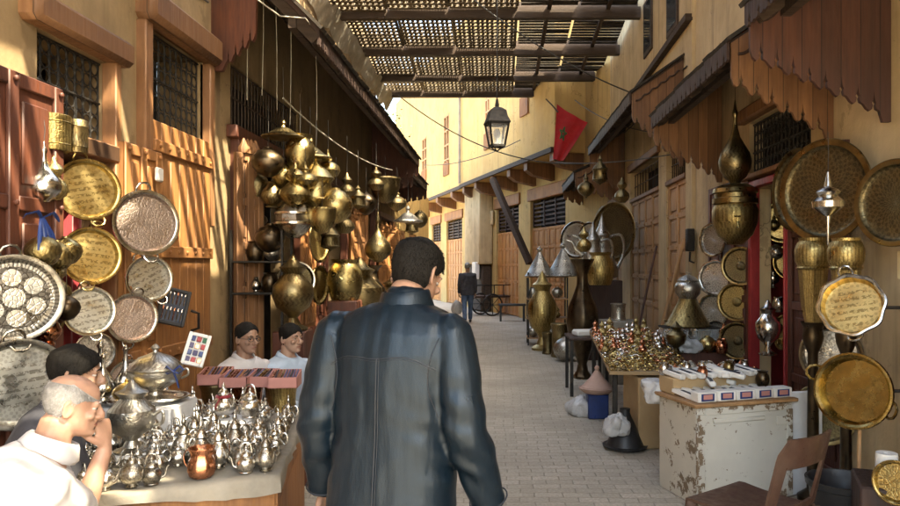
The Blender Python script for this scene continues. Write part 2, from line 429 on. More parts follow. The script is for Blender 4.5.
    T['tray_silver'] = engraved('engraved_silver', (.68,.63,.55), (.17,.15,.13), .28, 24, 140, size=1.0)
    T['tray_silver2'] = engraved('engraved_pale_silver', (.7,.69,.63), (.22,.2,.16), .3, 36, 190, text=True)
    T['tray_roundel'] = engraved('roundel_silver', (.66,.63,.56), (.07,.06,.05), .3, 24, 140, roundR=.217)
    T['brass_eng'] = engraved('turned_brass', (.47,.36,.155), (.12,.085,.036), .26, 20, 95, turned=True, amt=.6, vary=.2)
    T['brass_old_eng'] = engraved('turned_dark_brass', (.28,.215,.105), (.075,.055,.028), .32, 22, 90, turned=True, amt=.7, vary=.22)
    T['silver_eng'] = engraved('turned_silver', (.5,.475,.42), (.13,.115,.095), .28, 26, 120, turned=True, amt=.6)
    T['tray_rose'] = engraved('engraved_rosy_silver', (.66,.53,.45), (.26,.2,.165), .34, 40, 210)
    T['paver'] = pavers('stone_pavers')
    T['cab'] = chipped('chipped_white_paint', (.63,.6,.52), (.2,.14,.085), .415, 17, edge=(.39,.34))
    T['cab_side'] = chipped('chipped_cream_paint', (.58,.53,.43), (.18,.125,.075), .43, 11)
    T['carton'] = M_('cardboard', (.42,.29,.15), (.36,.24,.12), .85, scale=4, bs=.1, vary=.1)
    T['paper'] = M_('white_paper', (.78,.76,.71), (.68,.65,.6), .7, scale=5, bs=.15, vary=.06)
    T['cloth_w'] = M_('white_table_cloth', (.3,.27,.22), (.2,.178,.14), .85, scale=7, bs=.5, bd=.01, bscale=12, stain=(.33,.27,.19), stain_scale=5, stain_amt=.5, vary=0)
    T['pink'] = M_('pink_card', (.52,.24,.2), (.43,.19,.16), .7, scale=5, bs=.1, vary=.08)
    T['black'] = M_('black_plastic', (.014,.014,.015), (.022,.022,.023), .45, scale=9, bs=.1, vary=0)
    T['navy'] = M_('navy_board', (.03,.037,.06), (.022,.028,.045), .5, scale=9, bs=.1, vary=0)
    T['white'] = M_('white_plastic', (.74,.74,.73), (.66,.66,.66), .4, scale=9, bs=.05, vary=.05)
    T['bag'] = M_('white_film', (.52,.51,.5), (.42,.42,.41), .3, scale=9, bs=.5, bd=.02, bscale=9, vary=.05)
    T['blue'] = M_('blue_plastic', (.015,.04,.17), (.012,.03,.12), .4, scale=9, bs=.05, vary=0)
    T['chair'] = M_('brown_plastic', (.085,.042,.027), (.06,.03,.02), .42, scale=14, bs=.12, bd=.003, stain=(.13,.085,.06), stain_scale=7, stain_amt=.5, vary=0)
    T['rope'] = M_('pale_string', (.42,.38,.3), (.3,.27,.2), .9, scale=20, bs=.1, vary=0)
    T['wire'] = M_('dark_cable', (.03,.028,.026), (.05,.046,.042), .6, scale=20, bs=.1, vary=0)
    T['green'] = M_('green_card', (.04,.14,.07), None, .6, vary=0)
    T['violet'] = M_('violet_card', (.1,.085,.17), None, .6, vary=0)
    T['stone'] = M_('grey_stone', (.3,.27,.22), (.2,.175,.14), .9, scale=5, bs=.5, vary=.1)
    # glass
    m, nt, b = _nt('clear_glass'); b.inputs['Transmission Weight'].default_value = 1; b.inputs['Roughness'].default_value = .03; b.inputs['IOR'].default_value = 1.45
    T['glass'] = m
    m, nt, b = _nt('thin_glass'); b.inputs['Base Color'].default_value = (.9,.92,.9,1); b.inputs['Alpha'].default_value = .16; b.inputs['Roughness'].default_value = .06
    T['pane'] = m
    m, nt, b = _nt('window_glass'); b.inputs['Base Color'].default_value = (.05,.06,.065,1); b.inputs['Roughness'].default_value = .08
    T['window'] = m
mk()

# ---------------------------------------------------------------- light and camera
def setup():
    w = bpy.data.worlds.new('World'); SC.world = w; w.use_nodes = True
    nt = w.node_tree; bg = nt.nodes['Background']; sk = nt.nodes.new('ShaderNodeTexSky')
    sk.sky_type = 'NISHITA'; sk.sun_disc = False
    d = V(SUN).normalized()
    sk.sun_elevation = math.asin(d.z); sk.sun_rotation = math.atan2(d.x, d.y)
    sk.air_density = 1.0; sk.dust_density = 6.0; sk.ozone_density = 1.0
    nt.links.new(sk.outputs[0], bg.inputs[0]); bg.inputs[1].default_value = SKY
    L = bpy.data.lights.new('sun', 'SUN'); L.energy = SUN_E; L.angle = R(.5); L.color = (1,.9,.74)
    o = bpy.data.objects.new('sun', L); COL.objects.link(o); o.rotation_euler = d.to_track_quat('Z', 'Y').to_euler(); o.location = (8,-8,14)
    cam = bpy.data.cameras.new('camera'); c = bpy.data.objects.new('camera', cam); COL.objects.link(c)
    c.location = (0,0,EYE); c.rotation_euler = (R(90),0,0)
    cam.sensor_width = 36; cam.lens = F/900*36; cam.shift_x = -(CX-450)/900; cam.shift_y = (CY-253)/900
    cam.clip_start = .05; cam.clip_end = 600
    SC.camera = c
    SC.view_settings.view_transform = 'Standard'; SC.view_settings.look = 'None'
    SC.view_settings.exposure = EXPO; SC.view_settings.gamma = 1
    SC.view_settings.use_white_balance = True; SC.view_settings.white_balance_temperature = 7250; SC.view_settings.white_balance_tint = 4
    SC.render.engine = 'CYCLES'
    cy = SC.cycles
    cy.use_denoising = True
    try: cy.denoiser = 'OPENIMAGEDENOISE'; cy.denoising_input_passes = 'RGB_ALBEDO_NORMAL'
    except Exception: pass
    cy.max_bounces = 8; cy.diffuse_bounces = 4; cy.glossy_bounces = 4; cy.transmission_bounces = 4; cy.transparent_max_bounces = 8
    cy.sample_clamp_indirect = 6; cy.caustics_reflective = False; cy.caustics_refractive = False
SUN = (.5,-.3,.81); SUN_E = 2.35; SKY = .15; EXPO = 3.5
setup()
# ================================================================= SETTING
mb = MB(); mb.add([(-150,-60,0),(150,-60,0),(150,240,0),(-150,240,0)], [(0,1,2,3)])
g = mb.build('pavement', MT['paver'], kind='structure')

def wall_cells(mb, X, th, y0, y1, z0, z1, openings):
    """a wall in the plane X (street face), thickness th away from the street (signed), with real openings"""
    ys = sorted({y0, y1, *[o[0] for o in openings], *[o[1] for o in openings]})
    zs = sorted({z0, z1, *[o[2] for o in openings], *[o[3] for o in openings]})
    def solid(i, j):
        if i < 0 or j < 0 or i >= len(ys)-1 or j >= len(zs)-1: return False
        cy, cz = (ys[i]+ys[i+1])/2, (zs[j]+zs[j+1])/2
        return not any(o[0] < cy < o[1] and o[2] < cz < o[3] for o in openings)
    Xb = X + th
    for i in range(len(ys)-1):
        for j in range(len(zs)-1):
            if not solid(i, j): continue
            a, b, c, d = ys[i], ys[i+1], zs[j], zs[j+1]
            q = lambda *p: mb.add(p, [(0,1,2,3)])
            q((X,a,c),(X,b,c),(X,b,d),(X,a,d)); q((Xb,a,c),(Xb,a,d),(Xb,b,d),(Xb,b,c))
            if not solid(i-1, j): q((X,a,c),(X,a,d),(Xb,a,d),(Xb,a,c))
            if not solid(i+1, j): q((X,b,c),(Xb,b,c),(Xb,b,d),(X,b,d))
            if not solid(i, j-1): q((X,a,c),(Xb,a,c),(Xb,b,c),(X,b,c))
            if not solid(i, j+1): q((X,a,d),(X,b,d),(Xb,b,d),(Xb,a,d))
    return mb

LM = lambda x, y, z: Matrix.Translation((x,y,z)) @ Matrix.Rotation(pi/2, 4, 'Z')    # left wall: local x -> +Y, local -y faces the street
RM = lambda x, y, z: Matrix.Translation((x,y,z)) @ Matrix.Rotation(-pi/2, 4, 'Z')   # right wall: local x -> -Y, local -y faces the street

def leaf(mb, w, h, cols=2, rows=5, th=.05, studs=False, planks=False, mi=0):
    """door leaf: x 0..w, z 0..h, front at y=-th"""
    if planks:
        n = planks; pw = w/n
        for i in range(n):
            mb.box((pw*(i+.5), -th/2, h/2), (pw-.008, th, h), mi, ch=.006)
        for z in (h*.08, h*.36, h*.64, h*.93):
            mb.box((w/2, -th-.012, z), (w-.02, .03, .09), mi, ch=.006)
            for i in range(n):
                mb.ell((pw*(i+.5), -th-.03, z), (.016,.012,.016), mi, seg=8, rows=6)
        return mb
    mb.box((w/2, -th*.3, h/2), (w, th*.6, h), mi)
    sw = .075
    cw = (w - sw*(cols+1))/cols; rh = (h - sw*(rows+1))/rows
    for c in range(cols+1):
        mb.box((sw/2 + c*(cw+sw), -th*.8, h/2), (sw, th*.4, h), mi, ch=.006)
    for r in range(rows+1):
        for c in range(cols):
            mb.box((sw + cw/2 + c*(cw+sw), -th*.79, sw/2 + r*(rh+sw)), (cw, th*.36, sw), mi, ch=.006)
    for r in range(rows):
        for c in range(cols):
            mb.box((sw + cw/2 + c*(cw+sw), -th*.7, sw + rh/2 + r*(rh+sw)), (cw*.72, th*.3, rh*.78), mi, ch=.012)
    if studs:
        for r in range(rows+1):
            for c in range(cols+1):
                mb.ell((sw/2 + c*(cw+sw), -th-.008, sw/2 + r*(rh+sw)), (.016,.014,.016), mi, seg=8, rows=6)
    return mb
def grille(mb, w, h, nx, r=.007, rings=True, mi=0):
    """wrought iron transom: x 0..w, z 0..h in the plane y=0"""
    p = w/nx
    for i in range(nx+1): mb.tube([(i*p,0,0),(i*p,0,h)], r, 6, mi)
    for z in (0, h*.5, h): mb.tube([(0,-.012,z),(w,-.012,z)], r, 6, mi)
    if rings:
        k = max(2, int(h/p)); q = h/k
        for i in range(nx):
            for j in range(k):
                T = Matrix.Translation(((i+.5)*p, 0, (j+.5)*q)) @ Matrix.Rotation(pi/2, 4, 'X')
                mb.torus(min(p,q)*.47, r*.8, 12, 5, mi, T)
    return mb

# ----------------------------------------------------------------- near left building
LX = -2.6
lb = thing('shop_building', 'brown plastered building with iron window grilles and sunlit plank shutters', 'building', (-2.75, 2.5, 0))
openL = [(3.93,4.62,0,2.32), (3.93,4.62,2.44,2.98), (5.12,6.12,0,3.42)]
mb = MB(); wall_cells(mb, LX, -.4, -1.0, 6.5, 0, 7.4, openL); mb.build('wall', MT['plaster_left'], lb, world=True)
# frames: worn timber lintels
mb = MB()
mb.box((LX+.02, 4.275, 2.38), (.12, .86, .11), ch=.01); mb.box((LX+.035, 4.275, 3.07), (.17, 1.0, .17), ch=.03)
mb.box((LX+.02, 3.9, 1.16), (.1,.07,2.32), ch=.008); mb.box((LX+.02, 4.65, 1.5), (.1,.07,2.98), ch=.008)
mb.build('lintel', MT['wood_awn'], lb, world=True)
mb = MB(); mb.box((LX+.04, 5.62, 3.54), (.2, 1.26, .24), ch=.04); mb.box((LX+.02, 5.06, 2.7), (.1,.11,1.43), ch=.01); mb.box((LX+.02, 6.17, 2.7), (.1,.1,1.43), ch=.01)
mb.build('lintel', MT['wood_awn'], lb, world=True)
mb = MB(LM(LX-.05, 3.95, 2.45)); grille(mb, .66, .52, 8); mb.build('window_grille', MT['iron'], lb, world=True)
mb = MB(LM(LX-.05, 5.14, 2.74)); grille(mb, .97, .66, 10); mb.build('window_grille', MT['iron'], lb, world=True)
mb = MB()
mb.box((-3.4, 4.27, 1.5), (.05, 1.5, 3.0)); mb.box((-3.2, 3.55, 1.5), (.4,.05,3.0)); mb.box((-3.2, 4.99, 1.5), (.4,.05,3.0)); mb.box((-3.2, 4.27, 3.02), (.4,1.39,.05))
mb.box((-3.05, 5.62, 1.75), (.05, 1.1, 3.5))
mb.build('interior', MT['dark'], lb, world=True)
mb = MB()   # red cloth hung in the first shop opening, in soft folds
n = 22
for j in range(2):
    r0 = []
pts = []
for i in range(n+1):
    y = 3.98 + .62*i/n; pts.append((LX-.16 + .03*sin(i*1.9) + .02*sin(i*.7), y))
vs = [(x,y,0.3) for x,y in pts] + [(x-.02*sin(i),y,2.28) for i,(x,y) in enumerate(pts)]
fs = [(i,i+1,i+n+2,i+n+1) for i in range(n)]
mb.add(vs, fs); mb.build('red_curtain', MT['red_cloth'], lb, world=True, ang=180)
# plank shutter closing the second opening and the door leaf folded over the pier
mb = MB(LM(LX+.012, 5.10, 0.02)); leaf(mb, 1.04, 2.70, planks=7); d = mb.build('door', MT['wood'], lb, world=True)
mb = MB(LM(LX+.012, 5.62, 1.2)); mb.tube([(.02,-.1,-.08),(.02,-.16,-.06),(.02,-.16,.06),(.02,-.1,.08)], .012, 6); mb.build('handle', MT['iron'], d, world=True)
mb = MB(LM(LX+.07, 4.64, 0.05)); leaf(mb, .5, 2.42, cols=2, rows=5, studs=True); d = mb.build('door', MT['wood'], lb, world=True)
mb = MB(LM(LX+.07, 4.64, 2.2)); mb.box((.4,-.075,.1),(.09,.03,.1), ch=.01); mb.build('lock', MT['paper'], d, world=True)
mb = MB(LM(LX+.10, 3.12, 0.05)); leaf(mb, .8, 2.58, cols=2, rows=4, th=.06, studs=True); d = mb.build('door', MT['wood_red'], lb, world=True)
mb = MB(LM(LX+.10, 3.12, 1.35)); mb.torus(.05,.008,16,6,0,Matrix.Translation((.72,-.075,0))@Matrix.Rotation(pi/2,4,'X')); mb.build('handle', MT['brass_old'], d, world=True)
# broken bracket high on the wall
mb = MB(LM(LX, 4.7, 0)); mb.box((.42,-.12,3.92),(.06,.24,.5), M=Matrix.Rotation(.18,4,'Y'), ch=.01); mb.box((.34,-.09,3.78),(.05,.18,.22), M=Matrix.Rotation(-.2,4,'Y'), ch=.01)
mb.build('bracket', MT['wood_red'], lb, world=True)

# ----------------------------------------------------------------- left shop row with the long awning
ls = thing('shop_row', 'dark open shop row under a long timber awning on the left', 'building', (-2.9, 11.5, 0))
openS = [(6.75,9.0,0,2.9), (9.35,11.6,0,2.9), (12.0,14.2,0,2.8), (14.7,16.6,0,2.7)]
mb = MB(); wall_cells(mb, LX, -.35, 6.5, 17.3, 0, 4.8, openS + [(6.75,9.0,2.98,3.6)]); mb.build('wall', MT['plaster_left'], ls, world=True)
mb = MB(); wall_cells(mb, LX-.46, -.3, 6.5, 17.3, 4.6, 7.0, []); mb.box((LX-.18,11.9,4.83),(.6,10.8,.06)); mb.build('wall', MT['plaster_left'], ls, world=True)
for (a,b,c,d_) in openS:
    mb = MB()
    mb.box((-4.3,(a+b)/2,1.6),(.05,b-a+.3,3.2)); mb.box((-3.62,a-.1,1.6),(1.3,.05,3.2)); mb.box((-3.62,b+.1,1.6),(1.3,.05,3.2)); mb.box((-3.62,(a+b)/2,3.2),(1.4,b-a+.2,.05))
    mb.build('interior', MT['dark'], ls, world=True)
    for z in (.55, 1.05, 1.55, 2.05):
        mb = MB(); mb.box((-3.95,(a+b)/2,z),(.55,b-a,.035)); mb.build('shelf', MT['wood_red'], ls, world=True)
    mb = MB(); 
    mb.box((LX+.03,a+.05,d_/2),(.12,.1,d_),ch=.01); mb.box((LX+.03,b-.05,d_/2),(.12,.1,d_),ch=.01); mb.box((LX+.03,(a+b)/2,d_+.03),(.14,b-a+.2,.12),ch=.01)
    mb.build('door_frame', MT['wood_red'], ls, world=True)
mb = MB(LM(LX-.03, 6.76, 3.0)); grille(mb, 2.22, .58, 24, .009, rings=False); mb.build('window_grille', MT['wood_beam'], ls, world=True)
# open screens: door leaves standing out from the wall
def cut_screen(y, w, h, ang, z0=.1, col='wood', name='door'):
    T = Matrix.Translation((LX+.08,y,z0)) @ Matrix.Rotation(ang,4,'Z')
    mb = MB(T); leaf(mb, w, h, cols=2, rows=6, th=.05, studs=False)
    # carved crest
    for i in range(4): mb.lathe([(0,0),(.05,.0),(.055,.05),(.03,.09),(.012,.14),(0,.15)], 8, 0, Matrix.Translation((.1+i*(w-.2)/3,-.025,h)))
    return mb.build(name, MT[col], ls, world=True)
cut_screen(6.62, .34, 2.62, R(62), col='wood_awn'); cut_screen(8.98, .4, 2.5, R(60), col='wood_red'); cut_screen(11.7, .4, 2.4, R(55)); cut_screen(14.4, .5, 2.3, R(45))
mb = MB(); mb.box((LX-.34,7.875,3.3),(.03,2.25,.62)); mb.build('interior', MT['dark'], ls, world=True)

def step_fringe(x0, x1, zt, zb, n, drop=.07):
    """pendant fretwork edge from (x0) to (x1): list of (x,z) along the bottom"""
    pts = []
    for i in range(n):
        a, b = i/n, (i+1)/n; w = (x1-x0)/n; xa = x0 + (x1-x0)*a
        z = zt + (zb-zt)*(a+b)/2
        for (u, dz) in ((.0,.3),(.2,.45),(.34,.34),(.39,.12),(.33,-.02),(.4,-.15),(.45,-.4),(.47,-.8),(.49,-.4),(.54,-.15),(.61,-.02),(.55,.12),(.6,.34),(.8,.45)):
            pts.append((xa + w*u, z - dz*drop))
    return pts
def awning(root, side, Xw, Xe, Y0, Y1, ze, rise, zb0, depth_tip=.28, panels=(True, False), mat_panel='wood_awn', mat_roof='wood_dark', fringe=True, nf=7, joists=6):
    """timber awning: sloping roof deck from the wall (Xw) down to the eave (Xe); fretted side panels and a fringe along the eave"""
    a = bpy.data.objects.new('awning', None); COL.objects.link(a); a.parent = root
    a.location = V(((Xw+Xe)/2, (Y0+Y1)/2, ze)) - wloc(root)
    zw = ze + rise
    mb = MB()
    nrm = .05
    # deck with board joints
    nb = max(4, int((Y1-Y0)/.18)); w = (Y1-Y0)/nb
    for i in range(nb):
        y = Y0 + w*(i+.5)
        mb.beam((Xw, y, zw), (Xe, y, ze), w-.006, .04)
    mb.build('roof', MT[mat_roof], a, world=True)
    mb = MB()
    nb2 = max(6, int((Y1-Y0)/.16))
    for i in range(nb2):   # weathered cover boards and edge roll on top
        y = Y0-.06 + (Y1-Y0+.12)*(i+.5)/nb2
        j = rnd.uniform(-.012,.012)
        e = V((Xe-(Xw-Xe)*.05, y, ze-rise*.05+.055+j)); wv = V((Xw, y, zw+.055+j))
        mb.beam(wv, e, (Y1-Y0+.12)/nb2-.008, .03)
    mb.build('roof_cover', MT['mat'], a, world=True)
    mb = MB()
    for i in range(joists):
        y = Y0+.06 + (Y1-Y0-.12)*i/(joists-1)
        mb.beam((Xw, y, zw-.075), (Xe+(Xw-Xe)*.03, y, ze-.075), .06, .1)
    mb.beam((Xe+(Xw-Xe)*.25, Y0, ze+rise*.25-.17),(Xe+(Xw-Xe)*.25, Y1, ze+rise*.25-.17), .07,.09)
    mb.build('joists', MT['wood_beam'], a, world=True)
    if fringe:
        L = Y1-Y0
        pts = [(0,.03),(0,-.1)] + [(p[0], p[1]) for p in step_fringe(0, L, -.1, -.1, max(4,int(L/.16)), .09)] + [(L,-.1),(L,.03)]
        T = Matrix.Translation((Xe-(Xw-Xe)*.012, Y0, ze)) @ Matrix.Rotation(pi/2, 4, 'Z')
        mb = MB(T); mb.prism(pts, .022 if side > 0 else .022); mb.build('fringe', MT['wood_dark'], a, world=True)
    for k, (on, y) in enumerate(zip(panels, (Y0, Y1))):
        if not on: continue
        w = abs(Xw-Xe); sgn = 1 if Xw > Xe else -1
        bot = step_fringe(.02, w-.06, ze-depth_tip, zb0+.1, nf, .11)
        prof = [(0, ze+.0),(0, ze-depth_tip)] + bot + [(w-.06, zb0),(w-.005, zb0),(w-.005, zw-.02)]
        pts = [(Xe+sgn*x, z) for x, z in prof]
        mb = MB(Matrix.Translation((0,y-.016,0))); mb.prism(pts, .03)
        p = mb.build('end_panel', MT[mat_panel], a, world=True)
        mb = MB()  # wavy applied moulding
        mpts = []
        for i in range(30):
            t = i/29; mpts.append((Xe+sgn*(.05+t*(w-.12)), y-.026, ze-.09+rise*t*.86 - .03*abs(sin(t*16))))
        mb.tube(mpts, .012, 6); mb.build('moulding', MT['wood_dark'], p, world=True)
    return a
mb = MB(); w = .4
prof = [(LX+w, 4.6),(LX+w, 3.75)] + [(LX+w-p[0], p[1]) for p in step_fringe(.02, w-.12, 3.75, 3.5, 4, .12)] + [(LX+.1,3.4),(LX,3.4),(LX,4.6)]
m2 = MB(Matrix.Translation((0,6.3,0))); m2.prism(prof, .05); m2.build('side_panel', MT['wood_red'], ls, world=True)
awning(ls, -1, LX, -1.65, 6.35, 14.2, 3.78, .95, 3.3, panels=(False, True), mat_panel='wood_red', nf=6, joists=16)
awning(ls, -1, LX, -1.8, 14.5, 17.2, 3.6, .7, 3.1, panels=(True, True), mat_panel='wood_red', nf=5, joists=10)

# low far-left shop with yellow plaster
lf = thing('low_shop', 'low yellow plastered shop beyond the long awning', 'building', (-2.9, 21, 0))
mb = MB(); wall_cells(mb, LX-.05, -1.2, 17.3, 26, 0, 4.1, [(18,19.6,0,2.6),(20.4,22.2,0,2.6)]); mb.build('wall', MT['plaster_far'], lf, world=True)
for y, w in ((18,1.6),(20.4,1.8)):
    mb = MB(LM(LX-.12, y, .02)); leaf(mb, w, 2.56, cols=4, rows=5); mb.build('door', MT['wood'], lf, world=True)

# ----------------------------------------------------------------- right near building
RX = 2.6
rb = thing('shop_building', 'ochre plastered building with fretted timber awnings and a red shop door', 'building', (2.8, 4.5, 0))
openR = [(6.22,7.08,0,2.42), (5.85,7.3,2.5,3.12), (4.44,4.58,1.56,1.74)]
mb = MB(); wall_cells(mb, RX, .14, -1.0, 9.3, 0, 7.0, openR); mb.build('wall', MT['plaster'], rb, world=True)
mb = MB()
mb.box((RX+.9,6.65,1.4),(.05,2.2,2.8)); mb.box((RX+.52,5.6,1.4),(.74,.05,2.8)); mb.box((RX+.52,7.6,1.4),(.74,.05,2.8))
mb.build('interior', MT['red_paint'], rb, world=True)
for c_, d_ in (((RX+.52,6.6,2.46),(.74,1.95,.04)),((RX+.17,6.6,2.82),(.03,1.9,.7)),((RX+.2,4.51,1.65),(.06,.2,.3))): mb = MB(); mb.box(c_,d_); mb.build('interior', MT['dark'], rb, world=True)
for z in (.5,.95,1.38,1.8):
    mb = MB(); mb.box((RX+.65,6.65,z),(.36,1.8,.03)); mb.build('shelf', MT['wood_red'], rb, world=True)
mb = MB(RM(RX+.05, 7.28, 2.52)); grille(mb, 1.41, .58, 16, .009); mb.build('window_grille', MT['iron'], rb, world=True)
mb = MB(); mb.box((RX-.02,6.2,1.22),(.1,.06,2.44),ch=.008); mb.box((RX-.02,7.11,1.22),(.1,.07,2.44),ch=.008); mb.box((RX-.02,6.65,2.46),(.1,.97,.07),ch=.008)
mb.build('door_frame', MT['red_paint'], rb, world=True)
mb = MB(); mb.box((RX-.03,6.6,3.2),(.14,1.7,.14),ch=.02); mb.box((RX-.04,6.55,2.545),(.12,1.65,.05),ch=.01)
mb.build('lintel', MT['wood_awn'], rb, world=True)
mb = MB(RM(RX-.012, 8.55, .02)); leaf(mb, 1.38, 2.55, cols=3, rows=4, th=.05); mb.build('door', MT['wood_red'], rb, world=True)
mb = MB(RM(RX-.012, 6.16, .02)); leaf(mb, .98, 2.56, cols=2, rows=4, th=.06); mb.build('door', MT['wood_red'], rb, world=True)
mb = MB(RM(RX-.012, 4.4, .02)); leaf(mb, 1.6, 1.5, planks=9, th=.045); mb.build('door', MT['wood_red'], rb, world=True)
mb = MB(); mb.tube([(RX-.07,6.225,2.4),(RX-.07,6.225,.4)],.012,8); mb.build('red_cord', MT['red_paint'], rb, world=True)
awning(rb, 1, RX, 1.66, 1.5, 4.66, 3.36, .62, 2.6, panels=(False, True), mat_panel='wood_deep', nf=8, joists=8)
awning(rb, 1, RX, 1.80, 5.46, 8.2, 3.38, .55, 2.62, depth_tip=.26, panels=(True, True), nf=6, joists=7)

# ----------------------------------------------------------------- second right building
rc = thing('shop_building', 'tall ochre building with two studded doors under carved awnings', 'building', (2.8, 13.5, 0))
XC = 2.55
openC = [(9.62,10.75,0,3.45), (11.25,13.7,0,3.45), (14.7,16.2,0,3.0)]
mb = MB(); wall_cells(mb, XC, .4, 9.3, 18.2, 0, 8.2, openC); mb.build('wall', MT['plaster'], rc, world=True)
for (a,b,_,t) in openC:
    mb = MB(RM(XC+.1, b, .02)); leaf(mb, b-a, t-.6, cols=4 if b-a > 1.5 else 2, rows=6, th=.07, studs=True); d = mb.build('door', MT['wood_grey'], rc, world=True)
    mb = MB(RM(XC+.1, b, t-.52)); grille(mb, b-a, .46, 10, .01, rings=False); mb.build('window_grille', MT['wood_dark'], rc, world=True)
    mb = MB(); mb.box((XC+.37,(a+b)/2,t/2),(.03,b-a-.01,t-.01)); mb.build('interior', MT['dark'], rc, world=True)
    mb = MB(); mb.box((XC+.06,(a+b)/2,t-.56),(.16,b-a,.07),ch=.01); mb.box((XC,(a+b)/2,t+.07),(.1,b-a+.2,.14),ch=.015); mb.build('lintel', MT['wood_awn'], rc, world=True)
for (y, z, w, h) in ((10.3,5.55,.5,.8),(12.0,5.75,.5,.8)):
    mb = MB(); mb.box((XC+.0,y,z),(.06,w+.16,h+.16),ch=.01); f = mb.build('window', MT['wood_beam'], rc, world=True)
    mb = MB(); mb.box((XC-.022,y,z),(.03,w,h)); mb.build('pane', MT['window'], f, world=True)
awning(rc, 1, XC, 1.83, 9.72, 14.3, 4.02, .5, 3.02, depth_tip=.3, panels=(True, True), nf=6, joists=9)
awning(rc, 1, XC, 1.6, 14.9, 17.6, 3.6, .45, 2.95, depth_tip=.25, panels=(True, True), nf=5, joists=7)
# timber ledge along the wall top of the awnings
mb = MB(); mb.beam((XC-.04,9.3,4.95),(XC-.04,17.9,4.75),.1,.09); mb.build('ledge', MT['wood_beam'], rc, world=True)

# ----------------------------------------------------------------- far building: the street bends left, its upper floor jetties out
fb = thing('corner_building', 'tall yellow house with a jettied upper floor on timber corbels, closing the street', 'building', (-1.5, 26, 0))
P0 = V((2.62,16.0,0)); DIR = V((-.32,.95,0)).normalized(); NR = V((-.95,-.32,0)).normalized()   # along the wall, and out to the street
ANG = math.atan2(DIR.y, DIR.x)
def FM(s, out, z):   # frame on the far wall: local x -> along DIR, local -y -> ... street side
    T = Matrix.Identity(4)
    T.col[0][:3] = DIR; T.col[1][:3] = -NR; T.col[2][:3] = (0,0,1); T.translation = P0 + DIR*s + NR*out + V((0,0,z))
    return T
def fwall(mb, s0, s1, z0, z1, ops, out, th):
    b = MB(); wall_cells(b, 0, th, s0, s1, z0, z1, ops)
    T = Matrix.Identity(4); T.col[0][:3] = -NR; T.col[1][:3] = DIR; T.col[2][:3] = (0,0,1); T.translation = P0 + NR*out
    mb.add(b.v, b.f, 0, T)
doorsF = [(2.75,5.35),(6.35,8.6),(13.0,15.6),(16.6,18.4)]
mb = MB(); fwall(mb, 0, 24, 0, 4.75, [(a,b,0,3.6) for a,b in doorsF], 0, .4); fwall(mb, 0, 1.6, 4.75, 9.5, [], 0, .4)
mb.build('wall', MT['plaster_far'], fb, world=True)
mb = MB(); fwall(mb, 1.55, 10.15, 4.45, 10.5, [(3.3,3.95,5.75,7.6),(6.75,7.3,5.35,7.0)], .82, 2.2); mb.build('wall', MT['plaster_far'], fb, world=True)
mb = MB(); fwall(mb, 10.15, 24, 4.45, 10.5, [(12.2,13.1,5.2,7.6),(16.2,17.2,5.4,7.4)], .74, 2.1); mb.build('wall', MT['plaster_far'], fb, world=True)
for (s, z, w, h, o) in ((3.625,6.67,.65,1.85,.82),(7.02,6.17,.55,1.65,.82),(12.65,6.4,.9,2.4,.74),(16.7,6.4,1.0,2.0,.74)):
    mb = MB(FM(s,o-.08,z)); mb.box((0,0,0),(w,.04,h)); f = mb.build('window', MT['window'], fb, world=True)
    mb = MB(FM(s,o-.02,z))
    for x in (-w/2+.05, 0, w/2-.05): mb.box((x,0,0),(.09,.06,h-.002))
    for k in range(5): mb.box((0,-.004,-h/2+.05+k*(h-.1)/4),(w-.004,.06,.06))
    mb.build('frame', MT['wood_grey'], f, world=True)
    mb = MB(FM(s,o-.005,z-h/2+.26))
    for k in range(9): mb.box((-w/2+w*(k+.5)/9,-.045,0),(w/9*.6,.03,.52))
    mb.build('shutter', MT['wood'], f, world=True)
for (a,b) in doorsF:
    mb = MB(FM(a,-.12,.02)); leaf(mb, b-a, 2.72, cols=6, rows=5, th=.06, studs=True); mb.build('door', MT['wood_far'], fb, world=True)
    mb = MB(FM(a,-.13,2.8))
    for k in range(6): mb.box(((b-a)/2,0,.04+k*.125),(b-a,.06,.05))
    for k in range(4): mb.box((.04+(b-a-.08)*k/3,-.02,.36),(.07,.06,.74))
    mb.build('window_grille', MT['wood_dark'], fb, world=True)
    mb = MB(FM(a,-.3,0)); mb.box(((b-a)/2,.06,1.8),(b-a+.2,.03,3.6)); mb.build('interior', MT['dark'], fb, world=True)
    mb = MB(FM(a,0,3.72)); mb.box(((b-a)/2,-.01,.02),(b-a+.3,.1,.36),ch=.02); mb.build('lintel', MT['wood'], fb, world=True)
for s in (1.75,3.6,5.0,6.6,8.4,9.9,11.6,14.0,16.5,19.0):
    mb = MB(FM(s,0,0)); mb.prism([(0,0),(0.001,0)],0) if False else None
    prof = [(0,4.44),(-.82,4.44),(-.82,4.24),(-.62,4.1),(-.2,4.02),(0,3.98)]
    vs = [(-.13, y, z) for y, z in prof] + [(.13, y, z) for y, z in prof]; n = len(prof)
    fs = [tuple(range(n)), tuple(range(2*n-1,n-1,-1))] + [(i,i+n,(i+1)%n+n,(i+1)%n) for i in range(n)]
    mb.add(vs, fs); mb.build('corbel', MT['wood_awn'], fb, world=True)
mb = MB(); 
mb.beam(P0+DIR*1.6+NR*.87+V((0,0,4.5)), P0+DIR*10.15+NR*.87+V((0,0,4.5)), .08, .12); mb.beam(P0+DIR*10.15+NR*.79+V((0,0,4.5)), P0+DIR*22+NR*.79+V((0,0,4.5)), .08, .12)
mb.build('ledge', MT['wood_beam'], fb, world=True)
